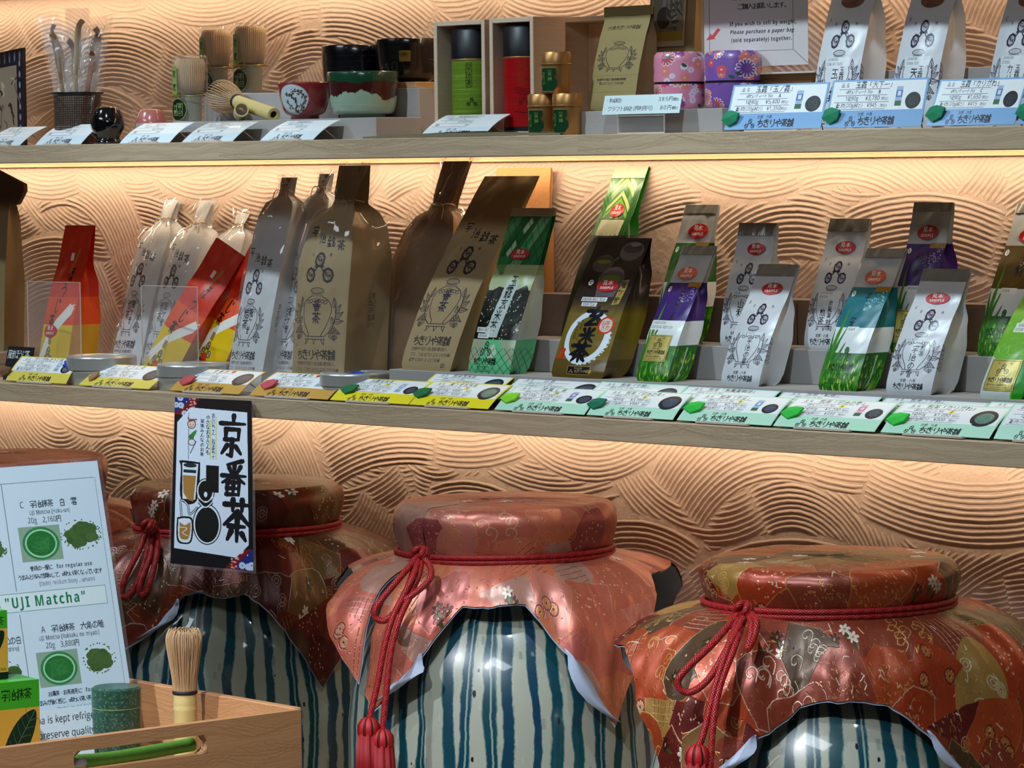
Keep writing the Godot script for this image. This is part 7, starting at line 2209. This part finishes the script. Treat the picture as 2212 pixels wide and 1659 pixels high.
func poster():
	# the hand-lettered poster hung on the front of the lower shelf
	var s = page(360, 740, Color(0.015, 0.03, 0.07))
	var r = rr(33)
	for k in 2:
		for i in 7:
			var w = 110 - i * 12
			var y = i * 12
			if k == 0: s.rect(0, y, w, 12, Color(0.05, 0.14, 0.45)); s.rect(maxf(0, w - 34), y, 40, 12, Color(0.42, 0.05, 0.08))
			else: s.rect(360 - w, 728 - y, w, 12, Color(0.05, 0.14, 0.45)); s.rect(360 - w - 6, 728 - y, 34, 12, Color(0.42, 0.05, 0.08))
		for i in 6:
			var v = Vector2(r.randf() * 60, r.randf() * 110) if k == 0 else Vector2(300 + r.randf() * 60, 640 + r.randf() * 100)
			s.bloom(v.x, v.y, 15, 10, Color(0.7, 0.75, 0.85), Color(0.5, 0.3, 0.3))
			s.ell(v.x + 30, v.y + 16, 3, 3, Color(0.8, 0.8, 0.85))
		for i in 26:
			var v = Vector2(70 + r.randf() * 30, r.randf() * 60) if k == 0 else Vector2(268 + r.randf() * 30, 690 + r.randf() * 46)
			s.ell(v.x, v.y, 5, 4, [Color(0.6, 0.08, 0.1), Color(0.75, 0.6, 0.6)][i % 2])
	s.rect(0, 84, 20, 500, Color(0.05, 0.13, 0.38)) if false else null
	s.poly([Vector2(74, 46), Vector2(340, 56), Vector2(342, 640), Vector2(286, 694), Vector2(14, 676), Vector2(14, 120)], Color(0.80, 0.84, 0.90))
	var ink = Color(0.02, 0.04, 0.08)
	s.brush("京", 216, 76, 108, 186, 0.105, ink, 0.08, 0.7)
	s.brush("番", 224, 284, 104, 156, 0.115, ink, 0.06, 0.7)
	s.brush("茶", 236, 456, 110, 176, 0.12, ink, 0.04, 0.7)
	for q in [[194, 84, 214], [168, 100, 206]]: s.rect(q[0], q[1], 4, q[2], Color(0.75, 0.75, 0.25))
	s.column("おじいちゃん、おばあちゃん", 176, 70, 16, ink, {"thick": 0.12, "step": 1.08})
	s.column("小さなお子さんも", 150, 80, 19, ink, {"thick": 0.12, "step": 1.22})
	s.column("家族みんなのお茶", 124, 100, 17, ink, {"thick": 0.12, "step": 1.3})
	s.line([Vector2(68, 74), Vector2(70, 290)], 2, ink)
	# a child looking round the post with a tea leaf
	s.ell(82, 126, 20, 22, ink); s.ell(82, 126, 17, 19, Color(0.85, 0.72, 0.68)); s.poly([Vector2(64, 118), Vector2(70, 102), Vector2(94, 100), Vector2(102, 114), Vector2(88, 110)], Color(0.42, 0.28, 0.22))
	for q in [[66, 98], [102, 102]]: s.ell(q[0], q[1], 5, 4, Color(0.6, 0.2, 0.2))
	for q in [74, 88]: s.rect(q, 126, 3, 4, ink)
	s.line(s.smooth([Vector2(76, 136), Vector2(81, 139), Vector2(86, 135)]), 2, Color(0.5, 0.15, 0.15))
	s.leaf(Vector2(80, 188), Vector2(106, 152), 9, Color(0.25, 0.5, 0.2)); s.ell(82, 186, 12, 14, Color(0.2, 0.45, 0.25)); s.ell(84, 210, 18, 16, ink); s.ell(84, 210, 15, 13, Color(0.84, 0.8, 0.84)); s.line([Vector2(104, 206), Vector2(86, 244), Vector2(78, 262)], 3, ink)
	# pot, jug and cup
	var tea = Color(0.62, 0.45, 0.22)
	s.poly(s.smooth([Vector2(26, 300), Vector2(44, 296), Vector2(110, 300), Vector2(124, 316), Vector2(110, 470), Vector2(40, 470), Vector2(36, 330), Vector2(26, 300)]), ink); s.poly([Vector2(42, 306), Vector2(116, 308), Vector2(104, 466), Vector2(46, 466)], Color(0.82, 0.85, 0.9))
	s.ell(78, 316, 30, 10, Color(0.12, 0.15, 0.18)); s.rect(48, 336, 58, 14, Color(0.12, 0.15, 0.18)); s.poly([Vector2(46, 362), Vector2(106, 362), Vector2(96, 474), Vector2(72, 470), Vector2(50, 440)], tea)
	s.ell(149, 426, 42, 56, ink)
	s.ell(149, 426, 38, 52, Color(0.82, 0.85, 0.9))
	s.ell(158, 566, 64, 86, ink)
	s.ell(158, 566, 60, 82, Color(0.82, 0.85, 0.9))
	s.ell(149, 424, 32, 44, Color(0.03, 0.06, 0.07))
	s.ell(158, 568, 53, 74, Color(0.03, 0.06, 0.07))
	s.ell(150, 474, 34, 20, Color(0.03, 0.06, 0.07)); s.line(s.smooth([Vector2(116, 470), Vector2(150, 496), Vector2(186, 466)]), 5, Color(0.82, 0.85, 0.9)); s.ell(150, 458, 9, 13, Color(0.82, 0.85, 0.9))
	s.line(s.smooth([Vector2(112, 500), Vector2(80, 530), Vector2(70, 490), Vector2(40, 474), Vector2(44, 540)]), 9, ink); s.line(s.smooth([Vector2(112, 500), Vector2(80, 530), Vector2(70, 490), Vector2(40, 474), Vector2(44, 540)]), 4, Color(0.82, 0.85, 0.9))
	s.poly(s.smooth([Vector2(24, 548), Vector2(60, 540), Vector2(94, 552), Vector2(92, 640), Vector2(58, 656), Vector2(26, 640), Vector2(24, 548)]), ink); s.poly(s.smooth([Vector2(30, 554), Vector2(60, 548), Vector2(88, 558), Vector2(86, 636), Vector2(58, 650), Vector2(32, 634), Vector2(30, 554)]), Color(0.82, 0.85, 0.9))
	s.poly(s.smooth([Vector2(36, 566), Vector2(60, 578), Vector2(84, 566), Vector2(80, 626), Vector2(58, 638), Vector2(38, 626), Vector2(36, 566)]), tea); s.line(s.smooth([Vector2(38, 588), Vector2(70, 590), Vector2(50, 610), Vector2(76, 622)]), 3, Color(0.82, 0.85, 0.9))
	s.rect(142, 284, 64, 86, Color(0.80, 0.84, 0.90))
	s.ell(149, 424, 32, 44, Color(0.03, 0.06, 0.07))
	s.line(s.smooth([Vector2(116, 452), Vector2(150, 474), Vector2(184, 450)]), 5, Color(0.82, 0.85, 0.9))
	s.ell(150, 440, 8, 12, Color(0.82, 0.85, 0.9))
	var z = ZF + 0.004
	var a = onz(378, 858, z)
	var b = onz(543, 866, z)
	var c = onz(547, 1233, z + 0.42)
	var d = onz(368, 1217, z + 0.42)
	var t = thing("tea_poster", "black-edged hand-lettered poster hanging from the lower shelf before a jar", "poster", (a + b) / 2)
	var p = t.position
	var st = tool()
	sheet(st, 1, 1, func(u, v): return [d.lerp(c, u).lerp(a.lerp(b, u), v) - p, Vector2(u, 1.0 - v)], 0)
	sheet(st, 1, 1, func(u, v): return [d.lerp(c, 1.0 - u).lerp(a.lerp(b, 1.0 - u), v) - p - Vector3(0, 0, 0.0012), Vector2(0.5, 0.02)], 1)
	var pm = printed(s.im, 0.6)
	pm.metallic_specular = 0.2
	put("printed_sheet", done(st), pm, t)
	st = tool()
	sheet(st, 1, 1, func(u, v):
		var uu = -0.03 + u * 1.06
		var vv = -0.015 + v * 1.02
		return [d.lerp(c, uu).lerp(a.lerp(b, uu), vv) - p + Vector3(0, 0, -0.0006), Vector2(u, v)], 0)
	put("laminate_edge", done(st), M.acrylic, t)

# ---- the counter tray in the foreground
func counter():
	M.cedar = wooded(Color(0.73, 0.54, 0.37), Color(0.52, 0.34, 0.2), 2.2, 51, 0.5, 46)
	M.cedar.uv1_triplanar = false
	var Q = deep(650, 1533, 4.5)
	var P0 = ony(0, 1617, Q.y)
	var d = (P0 - Q).normalized()          # along the front panel, towards the viewer's left
	var nrm = Vector3(d.z, 0, -d.x)        # out of the front panel
	if nrm.dot(cam_c - Q) < 0.0: nrm = -nrm
	var bs = Basis(-d, Vector3.UP, nrm)
	var yf = Q.y - 0.075
	var L = 0.62
	# table under it
	var tb = thing("counter_table", "plain wooden counter carrying the tray", "counter", Vector3(Q.x - 0.40, 0, Q.z + 0.36))
	put("top", block(Vector3(0, yf - 0.03, 0), Vector3(0.66, 0.03, 0.6), 0.003), M.shelf, tb)
	for k in 4: put("leg", block(Vector3([-0.28, 0.28][k % 2], (yf - 0.045) / 2, [-0.25, 0.25][k / 2]), Vector3(0.04, yf - 0.045, 0.04), 0.002), M.shelf, tb)
	var t = thing("wooden_tray", "light brown wooden tray with a handle slot in its side, in front at lower left", "tray", Vector3(Q.x, yf - 0.015, Q.z))
	t.basis = bs
	var h = 0.09
	# front panel: x from -L to 0, with a long rounded slot through it
	var e = 0.013
	var inv = bs.inverse()
	var sa = inv * (plane_hit(178, 1650, Q, nrm) - Q)
	var sb = inv * (plane_hit(430, 1607, Q, nrm) - Q)
	var y0 = minf(sa.y, sb.y) + h - 0.008
	var y1 = y0 + 0.024
	var out = PackedVector2Array([Vector2(-L, 0), Vector2(0, 0), Vector2(0, h), Vector2(-L, h)])
	var x0 = sa.x
	var x1 = sb.x
	var ym = (y0 + y1) / 2
	var rad = (y1 - y0) / 2
	var st = tool()
	for q in [[-L, x0 - rad, 0, h], [x1 + rad, 0, 0, h], [x0 - rad, x1 + rad, 0, y0], [x0 - rad, x1 + rad, y1, h]]:
		box(st, Vector3((q[0] + q[1]) / 2, (q[2] + q[3]) / 2, -e / 2), Vector3(q[1] - q[0], q[3] - q[2], e), 0.0)
	# rounded ends of the slot
	for s in [-1, 1]:
		var cx = x0 if s < 0 else x1
		for c in [-1, 1]:
			var p = PackedVector2Array()
			p.append(Vector2(cx + s * rad, ym + c * rad))
			for i in 9:
				var a = PI / 2 * i / 8.0
				p.append(Vector2(cx + s * sin(a) * rad, ym + c * cos(a) * rad))
			var s2 = tool()
			slab(s2, p, e)
			st.append_from(done(s2), 0, Transform3D(Basis.IDENTITY, Vector3(0, 0, -e)))
	put("slotted_panel", done(st), M.cedar, t)
	put("end_grain", block(Vector3(0.0006, h / 2, -e / 2), Vector3(0.0014, h - 0.001, e - 0.0006), 0.0003), mat(Color(0.5, 0.33, 0.24), 0.7), t)
	# far panel runs back along the wall direction
	var P1 = ony(310, 1475, Q.y)
	var f = inv * (P1 - Q)
	var fl = f.length() * 1.25
	var fb = Basis(Vector3.UP, atan2(-f.z, f.x))
	put("far_panel", block(fb * Vector3(fl / 2 + 0.002, 0, e / 2) + Vector3(0, h / 2 + 0.0, -e), Vector3(fl, h, e), 0.0015, fb), M.cedar, t)
	put("near_panel", block(fb * Vector3(fl / 2, 0, 0) + Vector3(-L + e, h / 2, -e), Vector3(fl, h, e), 0.0015, fb), M.cedar, t)
	put("rear_panel", block(fb * Vector3(fl, 0, 0) + Vector3(-L / 2, h / 2, -e), Vector3(L, h, e), 0.0015), M.cedar, t)
	put("bottom_board", block(fb * Vector3(fl / 2, 0, 0) + Vector3(-L / 2, 0.006, -e * 0.8), Vector3(L - 0.02, 0.01, fl * 0.9), 0.001), M.cedar, t)
	var floor_y = t.position.y + 0.011
	# green woven roll seen through the slot
	st = tool()
	tube(st, curve_points([Vector3(x0 - 0.004, ym - 0.003, -0.018), Vector3(lerpf(x0, x1, 0.35), ym - 0.006, -0.02), Vector3(x1 + 0.004, ym - 0.002, -0.02)], 8), 0.0085, 12, -1.0, 20.0)
	var s = page(64, 64, Color(0.42, 0.68, 0.24))
	for k in 16:
		s.line([Vector2(k * 8 - 32, 0), Vector2(k * 8, 64)], 2.0, Color(0.52, 0.78, 0.34))
		s.line([Vector2(k * 8, 0), Vector2(k * 8 - 32, 64)], 2.0, Color(0.33, 0.58, 0.2))
	var roll = thing("woven_roll", "bright green woven strip seen through the tray's handle slot", "mat", t.position)
	roll.basis = bs
	var rm = printed(s.im, 0.6)
	rm.uv1_scale = Vector3(4, 4, 1)
	put("woven_strip", done(st), rm, roll)
	put("wrapped_end", rope([Vector3(x0 - 0.012, ym - 0.004, -0.018), Vector3(x0 + 0.012, ym - 0.006, -0.0175)], 0.0095, 12, 0.009), mat(Color(0.8, 0.82, 0.84), 0.3), roll)
	# green speckled tea tin
	var c = deep(251, 1482, 4.62)
	var H = c.y - floor_y
	var R = 53.0 / scale_at(c)
	t = thing("tea_tin", "round green speckled tea tin standing in the wooden tray", "tea tin", Vector3(c.x, floor_y, c.z))
	s = page(256, 128, Color(0.12, 0.27, 0.21))
	s.speck(3600, Color(0.07, 0.2, 0.16), Color(0.3, 0.45, 0.38), 2.6, rr(3))
	var sp = printed(s.im, 0.3)
	sp.uv1_scale = Vector3(1, 12, 1)
	var cut = c.y - deep(251, 1528, 4.62).y
	put("body", turned([Vector2(0, 0), Vector2(R - 0.001, 0), Vector2(R, 0.0015), Vector2(R, H - cut)], 56, [1]), sp, t)
	put("rim_line", turned([Vector2(R, H - cut), Vector2(R + 0.0006, H - cut + 0.0006), Vector2(R, H - cut + 0.0014)], 56), mat(Color(0.5, 0.55, 0.36), 0.4), t)
	put("lid", turned([Vector2(R + 0.0003, H - cut + 0.0014), Vector2(R + 0.0003, H - 0.0025), Vector2(R - 0.002, H - 0.0002), Vector2(R - 0.0035, H), Vector2(0, H - 0.001)], 56, [1, 3]), sp, t)
	cyl_patch(t, "dark_label", R, FRONT - 1.4, FRONT - 0.75, 0.0, H * 0.34, mat(Color(0.02, 0.07, 0.07), 0.4))
	# upright whisk
	c = deep(397, 1359, 4.62)
	H = c.y - floor_y
	var k = 1.0 / scale_at(c)
	var yb = func(px): return H - (px - 1359) * k
	t = thing("bamboo_whisk", "new bamboo tea whisk standing upright in the wooden tray", "tea whisk", Vector3(c.x, floor_y, c.z))
	put("handle", turned([Vector2(0, 0), Vector2(26 * k, 0), Vector2(25 * k, yb.call(1535)), Vector2(26.5 * k, yb.call(1530)), Vector2(24.5 * k, yb.call(1526)), Vector2(26 * k, yb.call(1521)), Vector2(24.5 * k, yb.call(1512)), Vector2(25 * k, yb.call(1500))], 32, [1]), M.bamboo, t)
	put("thread", turned([Vector2(24 * k, yb.call(1501)), Vector2(27.5 * k, yb.call(1498)), Vector2(27.5 * k, yb.call(1494)), Vector2(25 * k, yb.call(1491))], 32), M.thread, t)
	st = tool()
	for i in 110:
		var a = TAU * i / 110.0 + 0.02 * sin(i * 5.0)
		var o = Vector3(sin(a), 0, cos(a))
		var inner = 1.0 if i % 2 else 0.62
		tube(st, curve_points([o * 24 * k + Vector3(0, yb.call(1500), 0), o * lerpf(20, 28, inner) * k + Vector3(0, yb.call(1460), 0), o * lerpf(18, 38, inner) * k + Vector3(0, yb.call(1395), 0), o * lerpf(16, 37.5, inner) * k + Vector3(0, yb.call(1372), 0), o * lerpf(10, 31, inner) * k + Vector3(0, yb.call(1360 + 3 * sin(i * 2.0)), 0)], 4), 1.0 * k, 4)
	put("tines", done(st), M.bamboo_pale, t).set_meta("kind", "stuff")
	menu_board(floor_y)
	matcha_boxes(floor_y)

func plane_hit(px, py, o: Vector3, n: Vector3) -> Vector3:
	var r = ray(px, py)
	return cam_c + r * ((o - cam_c).dot(n) / r.dot(n))

func menu_text(s, x, o):
	# one block of the matcha menu; x is the left edge of its column
	var ink = Color(0.16, 0.19, 0.22)
	s.text(o[0], x + o[6], o[7], 25, ink, {"thick": 0.1, "gap": 0.02, "bold": false})
	s.text(o[1], x + o[8], o[7] + 33, 17, ink, {"narrow": 0.82})
	s.text(o[2], x + 86, o[7] + 58, 22, ink, {"narrow": 0.85, "thick": 0.1})
	var y = o[7] + 90
	s.rect(x + 42, y, 166, 122, Color(0.50, 0.62, 0.55)); s.ell(x + 126, y + 61, 74, 58, Color(0.2, 0.48, 0.28)); s.ring(x + 126, y + 61, 64, 50, 6, Color(0.58, 0.8, 0.66)); s.ell(x + 126, y + 61, 56, 43, Color(0.14, 0.42, 0.2))
	var r = rr(int(o[7] + x))
	for k in 30: s.line([Vector2(x + 126 + r.randf_range(-40, 40), y + 61 + r.randf_range(-30, 30)), Vector2(x + 126 + r.randf_range(-40, 40), y + 61 + r.randf_range(-30, 30))], 2, Color(0.2, 0.5, 0.27))
	for k in 46:
		var a = r.randf() * TAU
		var q = r.randf()
		s.ell(x + 292 + cos(a) * 56 * q * o[9], y + 42 + sin(a) * 36 * q, 22, 15, Color(0.22, 0.34, 0.17).lerp(Color(0.28, 0.4, 0.22), r.randf()))
	for k in 40:
		var a = r.randf() * TAU
		s.ell(x + 292 + cos(a) * 80 * r.randf_range(0.85, 1.05) * o[9], y + 42 + sin(a) * 52, 3, 2.5, Color(0.25, 0.38, 0.2))
	y += 150
	s.text(o[3], x + 68, y - 12, 16, ink, {"thick": 0.12, "gap": 0.02, "track": 0.1, "bold": true})
	s.text(o[4], x + 14, y + 16, 16.5, ink, {"thick": 0.12, "gap": -0.02})
	s.text(o[5], x + 96, y + 42, 17, Color(0.35, 0.39, 0.42), {"narrow": 0.82})

func menu_board(floor_y):
	var s = page(640, 1026, Color(0.74, 0.83, 0.88))
	var line = Color(0.2, 0.24, 0.28)
	for k in 150:
		s.rect(618, 58 + k * 5.7, 2, 3, line)
		s.rect(k * 4.1, 57, 3, 2, line)
	s.rect(0, 905, 620, 2, line)
	s.rect(238, 58, 2, 376, line); s.rect(238, 515, 2, 390, line)
	menu_text(s, 238, ["C　宇治抹茶　白　雲", "UJI Matcha [Haku-un]", "20g　2,160円", "普段の一服に　for regular use", "うまみと渋みが調和して、味わい深くなっています", "[taste] midium body , umami", 62, 124, 96, 1.0])
	menu_text(s, 238, ["A　宇治抹茶　六角の雅", "UJI Matcha [Rokkaku no miyabi]", "20g　3,880円", "お濃茶・お茶道用に　for ceremony", "うまみが強く感じ、味わい深い茶", "[taste] round body , umami", 76, 562, 62, 0.8])
	menu_text(s, -150, ["D　宇治抹茶　小　白", "UJI Matcha [Kojiro]", "20g　1,300円", "sweets ,regular use", "お子さんの供におススメです", "[taste] green", 62, 150, 120, 1.0])
	menu_text(s, -150, ["B　宇治抹茶　松の白", "UJI Matcha [Matsu no shiro]", "20g　2,700円", "普段の一服に use", "うまみが深くなっています", "[taste] body", 150, 588, 150, 1.0])
	s.frame(-10, 440, 608, 66, 2, Color(0.4, 0.55, 0.5)); s.rect(-2, 443, 597, 60, Color(0.78, 0.86, 0.88))
	s.text("宇治抹茶", 12, 456, 42, Color(0.12, 0.45, 0.3), {"thick": 0.19, "gap": -0.02})
	s.text("\"UJI Matcha\"", 186, 452, 42, Color(0.12, 0.45, 0.3), {"bold": true, "narrow": 0.86, "track": 0.12})
	# the board leans back in the tray
	var psi = deg_to_rad(39.0)
	var rh = Vector3(cos(YAW), 0, -sin(YAW))
	var fh = Vector3(-sin(YAW), 0, -cos(YAW))
	var right = rh * cos(psi) + fh * sin(psi)
	var nh = rh * sin(psi) - fh * cos(psi)
	var tl = deg_to_rad(13.5)
	var up = Vector3.UP * cos(tl) - nh * sin(tl)
	var nn = right.cross(up)
	var c = deep(210, 995, 4.74)
	var H = (c.y - floor_y) / up.y
	var W = H * 640.0 / 1026.0
	var n = thing("menu_board", "pale blue matcha menu board leaning in the tray at the left", "menu board", c - up * H)
	n.basis = Basis(right, up, nn)
	var st = tool()
	sheet(st, 1, 1, func(u, v): return [Vector3((u - 1.0) * W, v * H, 0), Vector2(u, 1.0 - v)], 0)
	put("printed_sheet", done(st), printed(s.im, 0.3), n)
	put("backing", block(Vector3(-W / 2, H / 2, -0.0022), Vector3(W, H, 0.004), 0.0006), M.paper, n)
	st = tool()
	sheet(st, 1, 1, func(u, v): return [Vector3((u - 1.0) * W + u * 0.006, v * (H + 0.005), -0.0003), Vector2(u, v)], 0)
	put("laminate_edge", done(st), M.acrylic, n)
	# hand-written note before it
	s = page(256, 128, Color(0.76, 0.84, 0.88))
	var ink = Color(0.12, 0.12, 0.16)
	s.text("Matcha is kept refrigerated", 6, 14, 19, ink, {"narrow": 0.86, "lean": 0.1})
	s.text("to preserve quality", 24, 48, 19, ink, {"narrow": 0.9, "lean": 0.1})
	s.text("Please ask", 46, 84, 19, ink, {"narrow": 0.9, "lean": 0.1})
	var a = deep(60, 1572, 4.54)
	n = thing("paper_note", "white hand-written note at the foot of the menu board", "note", Vector3(a.x, floor_y, a.z))
	n.basis = Basis(right, up, nn)
	var hh = (deep(160, 1542, 4.54).y - floor_y) / up.y
	st = tool()
	sheet(st, 1, 1, func(u, v): return [Vector3((u - 0.05) * hh * 2.0, v * hh, 0), Vector2(u, 1.0 - v)], 0)
	sheet(st, 1, 1, func(u, v): return [Vector3((0.95 - u) * hh * 2.0, v * hh, -0.0006), Vector2(0.01, 0.01)], 1)
	put("written_sheet", done(st), printed(s.im, 0.6), n)

func matcha_boxes(floor_y):
	var s = page(192, 320, Color(0.78, 0.60, 0.22))
	s.rect(0, 0, 192, 84, Color(0.22, 0.60, 0.14))
	s.text("宇治抹茶", 26, 24, 34, Color(0.02, 0.12, 0.04), {"thick": 0.1, "gap": 0.06, "taper": 0.5})
	var lf = [Vector2(20, 296), Vector2(24, 230), Vector2(60, 160), Vector2(110, 112), Vector2(170, 92), Vector2(176, 130), Vector2(150, 190), Vector2(100, 256), Vector2(50, 286), Vector2(20, 296)]
	s.poly(s.smooth(lf), Color(0.03, 0.15, 0.10))
	s.line(s.smooth([Vector2(20, 296), Vector2(90, 200), Vector2(172, 94)]), 3, Color(0.3, 0.42, 0.3))
	for k in 7:
		var m = Vector2(20, 296).lerp(Vector2(172, 94), 0.12 + k * 0.12)
		s.line(s.smooth([m, m + Vector2(-14, -26), m + Vector2(-16, -44)]), 2, Color(0.26, 0.38, 0.28)); s.line(s.smooth([m, m + Vector2(24, -6), m + Vector2(40, -4)]), 2, Color(0.26, 0.38, 0.28))
	s.text("UJI", 122, 282, 17, Color(0.3, 0.22, 0.05))
	var front = printed(s.im, 0.35)
	var green = mat(Color(0.22, 0.60, 0.14), 0.4)
	var yel = mat(Color(0.78, 0.60, 0.22), 0.4)
	s = page(192, 320, Color(0.78, 0.60, 0.22))
	s.rect(0, 0, 192, 84, Color(0.22, 0.60, 0.14))
	s.poly(s.smooth(lf), Color(0.03, 0.15, 0.10))
	s.rect(0, 288, 192, 32, Color(0.03, 0.1, 0.07)); s.text("MATCHA", 110, 266, 17, Color(0.2, 0.14, 0.04), {"narrow": 0.9}); s.text("茶", 140, 28, 40, Color(0.02, 0.12, 0.04))
	var front2 = printed(s.im, 0.35)
	var c = deep(84, 1467, 4.44)
	var rh = Vector3(cos(YAW), 0, -sin(YAW))
	var fh = Vector3(-sin(YAW), 0, -cos(YAW))
	var psi = deg_to_rad(34.0)
	var right = rh * cos(psi) + fh * sin(psi)
	var nh = rh * sin(psi) - fh * cos(psi)
	var k = 1.0 / scale_at(c)
	var W = 86 * k / cos(psi)
	for i in 2:
		var e = c if i == 0 else deep(15, 1318, 4.44)
		var by = floor_y if i == 0 else c.y + 0.0005
		var n = thing("matcha_box", ["lower yellow and green matcha box with a leaf print, in the tray", "upper yellow and green matcha box stacked at the left edge"][i], "tea box", Vector3(e.x, by, e.z), 0, "yellow and green matcha boxes")
		n.basis = Basis(right, Vector3.UP, nh)
		var H = e.y - by
		var st = tool()
		sheet(st, 1, 1, func(u, v): return [Vector3((u - 1.0) * W, v * H, 0.0003), Vector2(u, 1.0 - v)], 0)
		put("printed_front", done(st), front if i == 0 else front2, n)
		put("carton", block(Vector3(-W / 2, H * 0.37, -W / 2), Vector3(W, H * 0.74, W), 0.0004), yel, n)
		put("lid", block(Vector3(-W / 2, H * 0.87, -W / 2), Vector3(W, H * 0.26, W), 0.0004), green, n)
